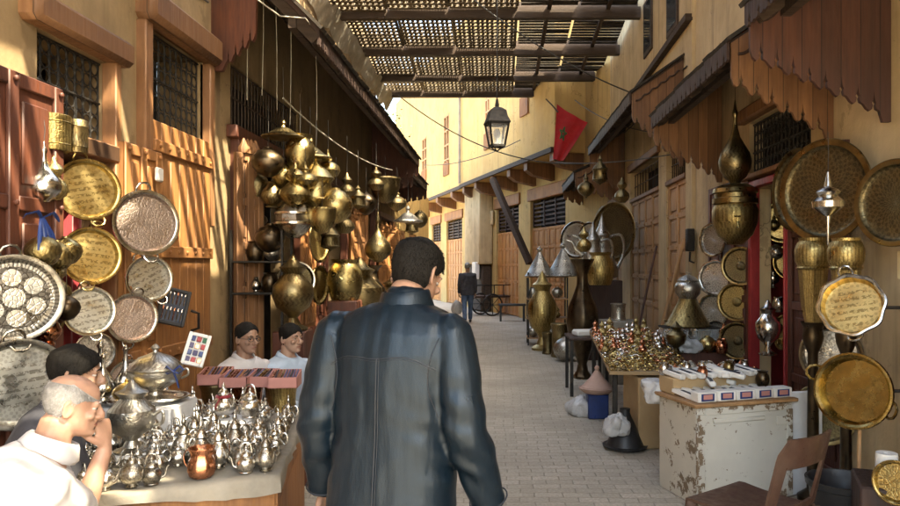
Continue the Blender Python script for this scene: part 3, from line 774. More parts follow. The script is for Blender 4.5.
# leaning timber strut, half pier and downpipe
mb = MB(); mb.beam(P0+DIR*6.1+NR*.95+V((0,0,4.3)), P0+DIR*4.5+NR*.35+V((0,0,1.7)), .16, .16); mb.build('strut', MT['wood_beam'], fb, world=True)
mb = MB(FM(9.9,0,0)); mb.box((0,-.26,3.05),(1.9,.5,2.75),ch=.03); mb.build('pier', MT['plaster'], fb, world=True)
mb = MB(FM(9.9,0,0)); mb.box((0,-.2,.84),(1.7,.38,1.66),ch=.05); mb.build('pier_base', MT['wood_beam'], fb, world=True)
mb = MB(FM(10.12,.9,0)); mb.tube([(0,0,4.6),(0,0,9)],.05,8); mb.build('downpipe', MT['stone'], fb, world=True)
mb = MB(FM(9.35,.42,1.45)); mb.box((0,-.1,0),(.42,.16,.6),ch=.02); mb.build('meter_box', MT['white'], fb, world=True)
mb = MB(FM(8.95,.04,3.3)); mb.box((0,-.04,0),(.45,.06,.5),ch=.02); mb.build('meter_box', MT['plaster'], fb, world=True)

# ----------------------------------------------------------------- slatted roof over the street
rf = thing('street_roof', 'timber beam and lattice roof spanning the street overhead', 'street roof', (0, 10, 6.2))
ZR = 6.2
for k, y in enumerate((18.6,17.0,14.9,12.7,10.6,8.3,6.0,3.7,1.4,-.9,-3.0)):
    xl = -3.05 if y > 6.5 else -2.6
    mb = MB(); mb.beam((xl,y,ZR),(2.54 if y > 9.3 else 2.59,y,ZR+.02),.13,.2); mb.beam((xl,y+.02,ZR+.16),(2.5,y+.02,ZR+.18),.07,.1)
    mb.build('beam', MT['wood_beam'], rf, world=True)
def lattice(mb, x0, x1, y0, y1, z0, z1, px, py, wx, wy, th=.018, jig=.01):
    """two crossed layers of slats on a plane tilted from z0 (y0) to z1 (y1)"""
    ny = max(1, round((y1-y0)/py)); nx = max(1, round((x1-x0)/px))
    zz = lambda y: z0 + (z1-z0)*(y-y0)/(y1-y0)
    for i in range(ny+1):
        y = y0 + (y1-y0)*i/ny + rnd.uniform(-jig,jig)
        mb.beam((x0, y, zz(y)), (x1, y+rnd.uniform(-jig,jig), zz(y)), wy, th)
    for i in range(nx+1):
        x = x0 + (x1-x0)*i/nx + rnd.uniform(-jig,jig)
        mb.beam((x, y0, z0+th+.003), (x+rnd.uniform(-jig,jig), y1, z1+th+.003), wx, th)
bays = [(17.0,18.6),(14.9,17.0),(12.7,14.9),(10.6,12.7)]
for (a,b) in bays:
    for (x0,x1) in ((-3.03,-2.05),(-2.0,-.95),(-.9,.32)):
        j = rnd.uniform(-.04,.04)
        mb = MB(); lattice(mb, x0, x1, a+.12, b-.12, ZR+.38+j, ZR+.06+j, .095, .13, .06, .079); mb.build('slat_panel', MT['slat'], rf, world=True)
        mb = MB()   # steep louvre strip catching the sun at the near edge of each bay
        n = int((x1-x0)/.05)
        for i in range(n):
            x = x0 + (x1-x0)*(i+.5)/n
            mb.beam((x, b-.1, ZR+.08+j), (x+.06, b-.02, ZR+.5+j), .03, .014)
        mb.build('slat_strip', MT['slat'], rf, world=True)
    for (x0,x1) in ((.38,1.4),(1.45,2.45)):
        mb = MB(); n = 16
        for i in range(n):
            y = a+.1 + (b-a-.2)*(i+.5)/n
            mb.beam((x0, y, ZR+.32-.2*i/n), (x1, y+rnd.uniform(-.02,.02), ZR+.32-.2*i/n), (b-a)/n*.8, .015)
        mb.build('roof_mat', MT['mat'], rf, world=True)
        mb = MB(); mb.beam(((x0+x1)/2, a+.05, ZR+.2), ((x0+x1)/2, b-.05, ZR+.1), .07, .07); mb.build('rafter', MT['wood_beam'], rf, world=True)
# unseen roof over the camera, shaped for its light: mostly closed matting; an open slatted band lets the sun through onto the left wall
def closed(x0,x1,y0,y1,z=ZR+.14):
    mb = MB(); n = max(1,int((y1-y0)/.2))
    for i in range(n):
        y = y0 + (y1-y0)*(i+.5)/n
        mb.beam((x0,y,z+rnd.uniform(-.015,.015)),(x1,y,z+rnd.uniform(-.015,.015)),(y1-y0)/n+.01,.014)
    mb.build('roof_mat', MT['mat'], rf, world=True)
BX0, BX1, BY0, BY1 = ROOF_BAND = (-.42,.35,1.8,6.1)
HX0,HX1,HY0,HY1 = 1.2,2.05,-.2,1.75     # opening shaped in the unseen matting so sun falls on the seated old man
YO = -2.6
closed(-2.6,BX0,YO,6.1); closed(BX0,BX1,YO,BY0); closed(BX1,2.5,HY1,6.1); closed(2.2,2.5,6.1,10.5); closed(1.15,1.75,8.75,9.5); closed(HX0,HX1,YO,HY0); closed(BX1,HX0,YO,HY1); None; closed(HX1,2.5,YO,HY1)  # the small patch above the lantern is added out of view to shade it
mb = MB(); 
for i in range(26):
    y = BY0 + (BY1-BY0)*(i+.5)/26
    if rnd.random() < .12: continue
    mb.beam((BX0,y,ZR+.16),(BX1,y+rnd.uniform(-.08,.08),ZR+.16),rnd.uniform(.07,.115),.014)
mb.build('slat_panel', MT['slat'], rf, world=True)
mb = MB()
for i in range(26): y = 6.15+.17*i; mb.beam((-.2,y,ZR+.17),(2.2,y+rnd.uniform(-.06,.06),ZR+.17),rnd.uniform(.1,.145),.014)  # unseen slats, spaced to let dappled light into the middle of the lane
mb.build('slat_panel', MT['slat'], rf, world=True)
mb = MB()
for i in range(12): y = HY0+.08+.16*i; mb.beam((HX0-.02,y,ZR+.17),(HX1+.02,y+rnd.uniform(-.04,.04),ZR+.17),.134,.014)  # unseen slats added across the old man's opening to dim its sun
mb.build('slat_panel', MT['slat'], rf, world=True)
# crumpled pale sheet along the left end of the roof
vs = []; fs = []; n = 60
for i in range(n+1):
    y = 6.4 + 12.3*i/n
    for j in range(4):
        vs.append((-3.03 + .06*j + .05*mnoise.noise((i*.7,j*3,1)), y, ZR-.42 + .12*j + .1*mnoise.noise((i*.55,j,5)) + .18*sin(i*.9)*.3))
for i in range(n):
    for j in range(3): fs.append((i*4+j,i*4+j+1,i*4+j+5,i*4+j+4))
mb = MB(); mb.add(vs, fs); mb.build('edge_sheet', MT['cloth_w'], rf, world=True, ang=25)
# ================================================================= GOODS: helpers
def orient(n, up=(0,0,1), roll=0):
    z = V(n).normalized(); y = V(up); y = (y - z*y.dot(z)).normalized(); x = y.cross(z)
    M = Matrix((x,y,z)).transposed() @ Matrix.Rotation(roll, 3, 'Z')
    return M.to_euler()
def smoothpath(pts, rs, m=5):
    P = [V(p) for p in pts]; out = []; ro = []
    for i in range(len(P)-1):
        a, b, c, d = P[max(i-1,0)], P[i], P[i+1], P[min(i+2,len(P)-1)]
        for k in range(m):
            t = k/m; out.append(.5*((2*b)+(c-a)*t+(2*a-5*b+4*c-d)*t*t+(3*b-a-3*c+d)*t**3)); ro.append(rs[i]+(rs[i+1]-rs[i])*t)
    out.append(P[-1]); ro.append(rs[-1]); return out, ro
def onx(px, py, X):           # the point seen at (px,py) on the vertical plane X
    return at(px, py, X*F/(px-CX))
def onz(px, py, z):           # the point seen at (px,py) on the level z
    return at(px, py, (EYE-z)*F/(py-CY))
def arcp(c, r, a0, a1, n, ax=(1,0,0), ay=(0,0,1)):
    ax, ay = V(ax), V(ay); return [V(c) + ax*(r*cos(a0+(a1-a0)*i/n)) + ay*(r*sin(a0+(a1-a0)*i/n)) for i in range(n+1)]

def tray(name, label, m, mrim, loc, n, rad, depth=.03, handles=True, scal=0.0, roll=0, group=None, cat='tray', boss=False, ry=1.0, bracket=0):
    r = rad; seg = 64
    prof = [(0,.004),(r*.3,.004),(r*.62,.003),(r*.8,.004),(r*.845,depth*.45),(r*.87,depth*.95)]
    rim = [(r*.87,depth*.95),(r*.93,depth*1.12),(r*.985,depth*1.1),(r,depth*.9),(r*.985,depth*.7),(r*.9,depth*.7),(r*.86,depth*.3),(r*.82,-.004),(0,-.006)]
    mb = MB(Matrix.Diagonal((1,ry,1,1))); mb.lathe(prof, seg, 0)
    mb.lathe(rim, seg, 1, sq=scal)
    if boss:
        mb.lathe([(r*.24,.004),(r*.22,.02),(r*.12,.034),(0,.04)], 32, 0)
    o = mb.build(name, [m, mrim], loc=loc, rot=orient(n, roll=roll), label=label, cat=cat, group=group)
    if bracket:
        d = o.rotation_euler.to_matrix().inverted() @ V((1,0,0)); b = MB(); s0 = V((0,0,-.008)); b.tube([s0, s0+d*bracket*.6+V((0,0,-.01)), s0+d*bracket], .01, 8); b.build('bracket', MT['iron'], o)
    if handles:
        for s in (1,-1):
            h = MB(); pts = [(x, s*y, z) for x,y,z in ((-r*.2,r*.96*ry,depth*.8),(-r*.2,r*1.06*ry,depth*1.2),(-r*.12,r*1.17*ry,depth*1.5),(0,r*1.2*ry,depth*1.6),(r*.12,r*1.17*ry,depth*1.5),(r*.2,r*1.06*ry,depth*1.2),(r*.2,r*.96*ry,depth*.8))]
            h.tube(pts, r*.035, 8); h.build('handle', mrim, o)
    return o
def pot(name, label, prof, m, loc, h, cat, seg=32, rot=(0,0,0), group=None, lid=None, spout=None, handle=None, ring=None, wire=None, mlid=None, flutes=0.0, feet=None, scale_r=1.0):
    """turned metal vessel: prof is (r,z) for height 1; optional lid, spout, handle, hanging ring/wire as parts"""
    m = {MT["brass"]:MT["brass_eng"], MT["brass_old"]:MT["brass_old_eng"], MT["silver_old"]:MT["silver_eng"]}.get(m, m) if h > .13 else m
    mb = MB(); mb.lathe([(r*h*scale_r, z*h) for r,z in prof], seg, 0, sq=flutes)
    o = mb.build(name, m, loc=loc, rot=rot, label=label, cat=cat, group=group)
    if lid:
        b = MB(); b.lathe([(r*h*scale_r, z*h) for r,z in lid], seg, 0); b.build('lid', mlid or m, o)
    if spout:
        b = MB(); b.tube(*smoothpath([(x*h, 0, z*h) for x,z,_ in spout], [r*h for _,_,r in spout], 4), 10); b.build('spout', m, o)
    if handle:
        b = MB(); b.tube(*smoothpath([(x*h, 0, z*h) for x,z in handle], [.022*h]*len(handle), 4), 8); b.build('handle', m, o)
    if ring:
        b = MB(); b.torus(.05*h, .009*h, 16, 6, 0, Matrix.Translation((0,0,ring*h+.05*h)) @ Matrix.Rotation(pi/2,4,'X')); b.build('ring', m, o)
    if wire:
        top = max(z for _,z in prof)*h; b = MB(); b.tube([(0,0,top-.01),(.004,.003,top+wire*.5),(0,0,top+wire)], .0022, 5); b.build('string', MT['wire'], o)
    if feet:
        for k in range(feet):
            a = 2*pi*k/feet+.4; b = MB(); b.ell((cos(a)*.17*h, sin(a)*.17*h, .03*h), (.035*h,.035*h,.04*h), seg=8, rows=6); b.build('foot', m, o)
    return o
# profiles, height 1, base at z=0
PR = dict(
 bulb=[(0,0),(.05,0),(.03,.04),(.12,.08),(.27,.2),(.33,.34),(.3,.47),(.2,.57),(.09,.63),(.07,.7),(.11,.74),(.06,.8),(.03,.9),(.02,1),(0,1)],
 ball=[(0,0),(.1,.01),(.3,.12),(.44,.3),(.5,.5),(.44,.7),(.3,.86),(.14,.94),(.12,1),(0,1)],
 gourd=[(0,0),(.13,0),(.15,.03),(.24,.1),(.3,.22),(.27,.36),(.17,.47),(.1,.54),(.17,.62),(.2,.7),(.15,.79),(.07,.86),(.05,.95),(.02,1),(0,1)],
 lid=[(0,0),(.98,0),(1.0,.04),(.96,.1),(.7,.2),(.5,.36),(.34,.5),(.14,.58),(.1,.7),(.16,.8),(.1,.95),(0,1)],
 urn=[(0,0),(.22,0),(.23,.03),(.12,.07),(.07,.16),(.13,.22),(.25,.3),(.31,.45),(.3,.58),(.2,.68),(.14,.74),(.19,.8),(.21,.82),(.12,.86),(.07,.92),(.03,.97),(0,1)],
 amphora=[(0,0),(.13,0),(.14,.02),(.09,.06),(.07,.12),(.12,.2),(.2,.33),(.245,.46),(.22,.58),(.14,.68),(.09,.76),(.08,.84),(.12,.91),(.17,.955),(.18,.975),(.15,.97),(.1,.9),(0,.88)],
 jar=[(0,0),(.3,0),(.32,.03),(.38,.2),(.42,.45),(.38,.68),(.3,.8),(.27,.86),(.32,.92),(.34,.95),(.3,.95),(.25,.87),(0,.85)],
 drum=[(0,0),(.45,0),(.47,.02),(.47,.07),(.43,.1),(.41,.3),(.41,.72),(.44,.9),(.47,.94),(.47,.985),(.45,1),(0,1)],
 lantern=[(0,0),(.03,.01),(.05,.05),(.12,.08),(.24,.15),(.26,.18),(.24,.2),(.22,.45),(.25,.5),(.27,.53),(.24,.56),(.17,.66),(.08,.74),(.05,.8),(.09,.84),(.05,.88),(.02,.95),(0,1)],
 tear=[(0,0),(.08,.0),(.1,.03),(.17,.07),(.24,.16),(.26,.25),(.23,.35),(.15,.45),(.08,.54),(.045,.64),(.03,.76),(.045,.79),(.05,.82),(.03,.86),(.015,.93),(0,1)],
 can=[(0,0),(.46,0),(.47,.02),(.47,.16),(.49,.18),(.47,.2),(.47,.78),(.49,.8),(.47,.82),(.48,.98),(.46,1),(.44,.97),(.44,.1),(0,.08)],
 pear=[(0,0),(.16,0),(.17,.03),(.12,.07),(.2,.14),(.3,.28),(.32,.4),(.26,.55),(.16,.7),(.11,.8),(.13,.84),(.12,.86),(0,.86)],
 bowl=[(0,0),(.1,0),(.24,.08),(.4,.3),(.48,.62),(.5,.9),(.52,.94),(.5,1),(.47,.98),(.44,.62),(.36,.34),(0,.1)],
 cone=[(0,0),(.5,0),(.51,.02),(.48,.04),(.06,.78),(.05,.82),(.09,.87),(.09,.92),(.04,.96),(.015,1),(0,1)],
)
LIDP = [(0,.86),(.15,.86),(.155,.875),(.12,.9),(.07,.94),(.025,.955),(.022,.97),(.035,.985),(.02,1.0),(0,1.01)]
SPOUT = [(.24,.25,.05),(.34,.32,.042),(.4,.46,.03),(.44,.62,.022),(.5,.72,.016)]
HANDLE = [(-.14,.72),(-.24,.78),(-.36,.74),(-.4,.58),(-.36,.4),(-.27,.28)]

# ----------------------------------------------------------------- trays on the left wall
NL = (.75,-.66,.03)
def ltray(px, py, hpx, label, m, rim, X=LX+.13, n=NL, **k):
    p = onx(px, py, X); rad = hpx/2*p.y/F
    return tray('serving_tray', label, m, rim, p, n, rad, group='serving trays on the left wall', **k)
ltray(87,190,62,'round brass tray with rows of engraved script in bright sun, the topmost one', MT['tray_brass'], MT['brass'], roll=.25)
ltray(90,256,58,'round yellow brass tray with engraved script hanging below the topmost brass one', MT['tray_brass'], MT['brass'], roll=-.15)
ltray(145,223,66,'largest rosy silver tray with fine chasing hung on the plank door', MT['tray_rose'], MT['silver'], X=LX+.3, roll=.1)
ltray(148,279,47,'small shiny silver tray with concentric bands below the rosy silver one', MT['tray_silver2'], MT['silver'], X=LX+.2, roll=.5)
ltray(88,311,50,'pale silver tray with leaf strokes under the two brass trays', MT['tray_silver2'], MT['silver'], roll=.2)
ltray(131,318,50,'dull pinkish grey tray beside the rack of spoons', MT['tray_rose'], MT['silver_old'], X=LX+.2, roll=-.2)
ltray(93,352,40,'pale silver tray half hidden behind the dark haired man', MT['tray_silver'], MT['silver'], roll=.1)
ltray(128,380,42,'small rosy tray with loop handles low on the wall behind the teapots', MT['tray_rose'], MT['silver'], X=LX+.22, roll=.1)
ltray(14,298,88,'large silver tray of pierced roundels at the left edge', MT['tray_roundel'], MT['silver_old'], X=LX+.24, roll=.1, n=(.7,-.7,0))
ltray(18,384,92,'large silver tray with flowing leaf chasing, lowest at the left edge', MT['tray_silver2'], MT['silver_old'], X=LX+.26, roll=.1, n=(.7,-.7,0))

# hanging pots in the first shop opening
p = onx(52,151,LX+.1); pot('canister', 'engraved pale brass canister hanging under the iron grille', PR['can'], MT['tray_brass2'], p, .2, 'canister', scale_r=.98, wire=.12)
p = onx(76,153,LX+.12); pot('canister', 'narrower yellow brass canister hanging beside the pale one', PR['can'], MT['brass_old'], p, .19, 'canister', scale_r=.7, wire=.14)
def brasslamp(px, py, h, label, prof, m, X=LX+.15, **k):
    p = onx(px, py, X); return pot(k.pop('name','hanging_lamp'), label, PR[prof], MT[m], p, h, k.pop('cat','lamp'), **k)
brasslamp(44,202,.34,'slim silver ewer hanging at the edge of the red curtain','tear','silver',name='ewer',cat='ewer',wire=.1)
brasslamp(54,200,.24,'ornate brass burner hanging in front of the red curtain','gourd','brass',name='incense_burner',cat='burner',wire=.2)
brasslamp(43,268,.17,'left one of the three shiny brass pots tied with a blue ribbon','ball','brass',name='round_pot',cat='pot',X=LX+.3)
brasslamp(57,272,.17,'middle brass pot of the three tied with a blue ribbon','ball','brass',name='round_pot',cat='pot',X=LX+.25)
brasslamp(66,266,.16,'right one of the three shiny brass pots, against the script tray','ball','brass',name='round_pot',cat='pot',X=LX+.27)
brasslamp(56,305,.26,'brass gourd shaped burner below the three tied pots','gourd','brass',name='incense_burner',cat='burner',X=LX+.18,wire=.1)
brasslamp(48,345,.2,'copper flask hanging above the old man','pear','copper',name='flask',cat='flask',X=LX+.2,wire=.1)
brasslamp(66,321,.14,'dark steel ladle bowl hanging beside the pale leaf tray','ball','bronze',name='ladle',cat='ladle',X=LX+.3,handle=[(0,.95),(.02,1.5),(0,2.2)])
mb = MB(); c = onx(42,230,LX+.3)
for k in range(7):
    a = rnd.uniform(-.5,.5); mb.tube([c+V((0,a*.02,.06)), c+V((.02,a*.1,-.02)), c+V((.03,a*.16,-.09-.05*rnd.random()))], [.006,.011,.006], 6, flat=.4)
for s in (-1,1): mb.tube([c+V((0,0,.06)), c+V((.02,s*.06,.09)), c+V((0,s*.12,.07)), c+V((0,s*.14,.05))], [.008,.01,.009,.004], 6, flat=.4)
mb.build('ribbon', MT['blue'], world=True, label='blue ribbon bow tied over the hanging brass pots', cat='ribbon')
p = onx(36,372,LX+.12)
mb = MB(LM(p.x,p.y,p.z)); mb.box((0,0,0),(.2,.02,.28),ch=.004); o = mb.build('mirror', MT['brass_old'], world=True, label='small brass framed mirror hanging by the large silver trays', cat='mirror')
# rack of spoons and card of coloured boxes
def panel(name, label, cat, px, py, Y, w, h, n, roll, mframe, mback):
    p = at(px, py, Y); o = thing(name, label, cat, p, orient(n, roll=roll))
    mb = MB(); mb.box((0,0,0),(w,h,.015),ch=.003); mb.build('backing', mback, o)
    mb = MB()
    for s in (-1,1): mb.box((s*(w/2-.012),0,.016),(.024,h,.018),ch=.004); mb.box((0,s*(h/2-.012),.0165),(w-.048,.024,.017),ch=.004)
    mb.build('frame', mframe, o); return o
o = panel('spoon_case', 'black framed case of silver spoons leaning on the plank door', 'spoon case', 173,307,5.1,.2,.27,(.62,-.72,.2),-.28,MT['black'],MT['navy'])
for k in range(6):
    for j in range(2):
        mb = MB(); mb.tube([(-.065+k*.026,-.1+j*.12,.012),(-.065+k*.026,-.04+j*.12,.014)],.004,6); mb.ell((-.065+k*.026,-.02+j*.12,.014),(.009,.016,.004),seg=8,rows=6)
        mb.build('spoon', MT['silver'] if k % 3 else MT['copper'], o)
o = panel('card_display', 'white display card with rows of coloured trinkets by the pen boxes', 'display card', 196,350,4.75,.145,.225,(.45,-.85,.3),-.3,MT['paper'],MT['paper'])
cols = ['violet','green','red_paint','blue','copper','black']
for k in range(3):
    for j in range(4):
        mb = MB(); mb.box((-.038+k*.038,-.072+j*.048,.014),(.03,.036,.012),ch=.003); mb.build('trinket', MT[cols[(k*2+j*3+k*j) % 6]], o)

# ----------------------------------------------------------------- the table of silver teapots
tb = thing('market_table', 'low wooden table under a pale cloth crowded with silver teapots', 'table', (-1.55,3.7,0))
TZ = .72
TP = [V((-1.8,2.72,0)),V((-.98,3.1,0)),V((-1.22,4.4,0)),V((-2.3,4.4,0)),V((-2.12,3.3,0))]
mb = MB(); n = len(TP)
vs = [(p.x,p.y,TZ-.05) for p in TP] + [(p.x,p.y,TZ-.01) for p in TP]
mb.add(vs, [tuple(range(n)), tuple(range(n,2*n))] + [(i,(i+1)%n,(i+1)%n+n,i+n) for i in range(n)]); mb.build('tabletop', MT['wood_awn'], tb, world=True)
# cloth with hanging, wavy hem
per = []
for i in range(n):
    a, b = TP[i], TP[(i+1)%n]
    for k in range(24): per.append(a.lerp(b, k/24))
cen = V((-1.65,3.6,0)); m_ = len(per)
ringz = []
for (g_, z, wv) in ((.93,TZ+.002,0),(1.0,TZ+.001,.0),(1.012,TZ-.015,.004),(1.016,TZ-.04,.008),(1.018,TZ-.06,.012)):
    rr = []
    for i, q in enumerate(per):
        d = (q-cen); w = wv*sin(i*1.1+sin(i*.37)*3); hz = .02*sin(i*.23)*(z < TZ-.05)
        rr.append(tuple(cen + d*(g_+w) + V((0,0,z+hz + (.006*mnoise.noise((q.x*9,q.y*9,0)) if z > TZ else 0)))))
    ringz.append(rr)
mb = MB(); mb.loft(ringz, cap=False); mb.add([ringz[0][i] for i in range(m_)], [tuple(range(m_))])
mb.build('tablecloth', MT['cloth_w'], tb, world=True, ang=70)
for (x,y) in ((-1.66,2.78),(-1.04,3.15),(-1.3,4.3),(-2.2,4.3)):
    mb = MB(); mb.box((x,y,.33),(.07,.07,.66),ch=.008); mb.build('leg', MT['wood'], tb, world=True)
mb = MB()
for i in range(4):
    a, b = TP[i].lerp(cen,.04), TP[(i+1)%n].lerp(cen,.04); mb.beam((a.x,a.y,TZ-.115),(b.x,b.y,TZ-.115),.03,.12)
mb.build('apron', MT['wood'], tb, world=True)
mb = MB(); a, b = TP[1].lerp(cen,.03), TP[2].lerp(cen,.03); mb.beam((a.x,a.y,.33),(b.x,b.y,.33),.02,.5); mb.build('side_board', MT['wood'], tb, world=True)

def teapot(kind, m):
    if kind == 'round':
        prof = [(0,0),(.16,0),(.17,.02),(.13,.06),(.22,.12),(.32,.24),(.345,.36),(.3,.48),(.2,.58),(.15,.62),(.16,.65),(0,.65)]
        lid = [(.155,.65),(.16,.67),(.13,.74),(.08,.8),(.04,.83),(.035,.86),(.055,.89),(.03,.93),(.015,.98),(0,1)]
        sp = [(.26,.22,.06),(.37,.27,.05),(.43,.4,.034),(.46,.54,.024),(.52,.63,.018)]
        hd = [(-.15,.6),(-.24,.7),(-.38,.68),(-.44,.54),(-.42,.38),(-.3,.26)]
    elif kind == 'spire':
        prof = [(0,0),(.14,0),(.15,.02),(.1,.05),(.15,.1),(.23,.2),(.24,.3),(.19,.42),(.12,.5),(.1,.54),(.115,.56),(0,.56)]
        lid = [(.11,.56),(.12,.58),(.1,.64),(.06,.7),(.03,.74),(.05,.78),(.045,.82),(.02,.88),(.03,.91),(.012,.96),(0,1)]
        sp = [(.19,.18,.04),(.27,.22,.034),(.32,.34,.024),(.34,.46,.018),(.39,.53,.013)]
        hd = [(-.1,.52),(-.18,.6),(-.28,.58),(-.33,.46),(-.3,.3),(-.21,.2)]
    else:
        prof = [(0,0),(.24,0),(.25,.03),(.24,.05),(.3,.14),(.36,.3),(.36,.42),(.28,.54),(.22,.58),(.23,.61),(0,.61)]
        lid = [(.22,.61),(.23,.63),(.2,.7),(.12,.78),(.05,.82),(.04,.85),(.06,.89),(.03,.94),(0,1)]
        sp = [(.3,.2,.05),(.42,.26,.042),(.47,.4,.03),(.5,.55,.022),(.57,.62,.017)]
        hd = [(.2,.6),(.18,.85),(.1,1.05),(-.1,1.05),(-.18,.85),(-.2,.6)]
    mb = MB(); mb.lathe(prof, 28, 0, sq=.03 if kind == 'round' else 0)
    o = mb.build('teapot', m, label='teapot', cat='teapot')
    b = MB(); b.lathe(lid, 20); b.build('lid', m, o)
    b = MB(); b.tube(*smoothpath([(x,0,z) for x,z,_ in sp], [r for _,_,r in sp], 3), 10); b.build('spout', m, o)
    b = MB(); b.tube(*smoothpath([(x,0,z) for x,z in hd], [.02,.026,.028,.028,.026,.02], 3), 8); b.build('handle', m, o)
    return o
tps = {}
for kd in ('round','spire','broad'):
    for mm in ('silver','silver_old'): tps[kd,mm] = teapot(kd, MT[mm])
def inpoly(p, poly, shrink=.992):
    q = cen + (V((p[0],p[1],0))-cen)/shrink; c = False; n = len(poly); j = n-1
    for i in range(n):
        a, b = poly[i], poly[j]
        if (a.y > q.y) != (b.y > q.y) and q.x < (b.x-a.x)*(q.y-a.y)/(b.y-a.y)+a.x: c = not c
        j = i
    return c
KN = {'round':'round','spire':'slender spired','broad':'broad'}
STANDS = [(-1.98,3.84,.25,.17,.17),(-1.5,3.9,.12,.1,.07),(-1.72,3.27,.08,.08,.05)]   # x,y,half w,half d,h
def inset(a, b, d):
    t = (b-a).normalized(); n_ = V((-t.y,t.x,0)); n_ = n_ if n_.dot(cen-a) > 0 else -n_; L_ = (b-a).length; k = int(L_/.1)
    return [(q.x,q.y) for q in (a+t*(.05+(L_-.1)*i/k)+n_*d for i in range(k+1))]
front, side = inset(TP[0],TP[1],.07), inset(TP[1],TP[2],.07)[1:-2]
rows = [[(x+rnd.uniform(-.012,.012),y+rnd.uniform(-.012,.012)) for x,y in front if (x+1.3)**2+(y-3.05)**2 > .01 and not (abs(x/y+.426) < .04 and y < 3.12)], [(x+rnd.uniform(-.012,.012),y) for x,y in side]]
y = 2.76; r = 0
while y < 4.2:
    row = []
    x = -2.2 + (r % 2)*.07
    while x < -1.0:
        px, py = x + rnd.uniform(-.022,.022), y + rnd.uniform(-.022,.022)
        if inpoly((px,py), TP) and not any(abs(px-a) < c+.045 and abs(py-b) < d+.045 for a,b,c,d,_ in STANDS) and (px+1.3)**2+(py-3.05)**2 > .012 and not (abs(px/py+.426) < .04 and py < 3.12) and all((px-a)**2+(py-b)**2 > .0085 for a,b in rows[0]+rows[1]):
            row.append((px,py))
        x += .103
    (rows.append(row) if row else None); y += .108; r += 1
RN = ['front edge','right edge'] + [o_+' inner' for o_ in ORD]
for ri, row in enumerate(rows):
    for ci, (px,py) in enumerate(row):
        kd = rnd.choices(['round','spire','broad'],[.5,.32,.18])[0]; mm = rnd.choices(['silver','silver_old'],[.7,.3])[0]
        h = {'round':rnd.uniform(.11,.15),'spire':rnd.uniform(.17,.24),'broad':rnd.uniform(.095,.125)}[kd]
        place(tps[kd,mm], USED, (px,py,TZ+.008), (0,0,rnd.uniform(-.9,.9)+(pi if rnd.random()<.35 else 0)), h,
            label=f"{'bright' if mm=='silver' else 'tarnished'} {KN[kd]} silver teapot, {ORD[ci]} from left in the {RN[ri]} row", group='silver teapots on the market table')
pot('cream_jug','small copper pot in front among the silver teapots', [(0,0),(.3,0),(.4,.1),(.46,.3),(.42,.55),(.34,.7),(.36,.85),(.42,.96),(.42,1),(.38,.97),(.3,.7),(0,.3)], MT['copper'], (-1.3,3.05,TZ+.006), .13, 'pot', handle=[(-.36,.85),(-.5,.9),(-.6,.7),(-.55,.45),(-.42,.3)], flutes=.04)
# foam boxes raised on the table, with trays and the tall pieces on them
for (a,b,c,d,h),lab in zip(STANDS,('white foam box under the big silver tureen at the back of the table','small white foam box under the pot with red ribbon','small white foam box under the tall samovar on the table')):
    mb = MB(); mb.box((a,b,TZ+.008+h/2),(c*2,d*2,h),ch=.01); mb.build('foam_box', MT['white'], world=True, label=lab, cat='box')
a,b,c,d,h = STANDS[0]; z0 = TZ+.008+h
o = tray('serving_tray','oval silver tray lying on the foam box under the tureen',MT['tray_silver'],MT['silver'],(a,b,z0+.008),(0,0,1),.27,depth=.025,ry=.72)
zt = z0+.014
pot('tureen','big lidded silver tureen with blue ribbon on the oval tray', [(0,0),(.24,0),(.25,.03),(.12,.08),(.1,.14),(.2,.2),(.4,.32),(.46,.45),(.46,.52),(.48,.54),(0,.54)], MT['silver_old'], (a+.08,b+.02,zt), .3, 'tureen',
    lid=[(.47,.54),(.48,.56),(.42,.66),(.28,.77),(.12,.83),(.05,.86),(.04,.9),(.08,.94),(.05,.98),(0,1.02)], handle=[(.46,.5),(.58,.56),(.6,.45),(.48,.38)])
mb = MB(); 
c_ = V((a+.22,b-.07,zt+.165)); mb.tube([c_+V((x,0,z)) for x,z in ((0,0),(.035,.03),(.055,.01),(.03,-.012),(0,0),(-.035,.028),(-.052,.005),(-.03,-.014),(0,0),(.02,-.05),(.03,-.09))],.008,6,flat=.5)
mb.build('ribbon', MT['blue'], world=True, label='blue ribbon bow tied on the handle of the big silver tureen', cat='ribbon')
for k,(dx,dy,hh,lab) in enumerate(((-.2,-.02,.33,'tallest silver sprinkler with long neck at the left of the oval tray'),(-.14,-.1,.27,'silver sprinkler with long neck standing in front of its taller twin'),(-.1,.05,.3,'silver sprinkler with long neck next to the tureen'))):
    pot('rosewater_sprinkler',lab,[(0,0),(.14,0),(.15,.02),(.07,.06),(.1,.1),(.19,.22),(.2,.32),(.13,.45),(.06,.55),(.04,.7),(.035,.85),(.06,.9),(.03,.95),(0,1)],MT['silver'],(a+dx,b+dy,zt),hh,'sprinkler')
pot('lidded_bowl','pale gold lidded bowl at the front of the oval tray',[(0,0),(.3,0),(.2,.06),(.45,.3),(.5,.45),(.42,.6),(.25,.75),(.06,.85),(.08,.92),(0,1)],MT['tray_brass'],(a+.0,b-.13,zt),.14,'bowl')
a,b,c,d,h = STANDS[1]; z1 = TZ+.008+h
o = teapot('round',MT['silver']); o.location=(a-.04,b,z1); o.scale=(.2,)*3; o.rotation_euler=(0,0,2.6); o['label']='large silver teapot with a red ribbon on its foam box'
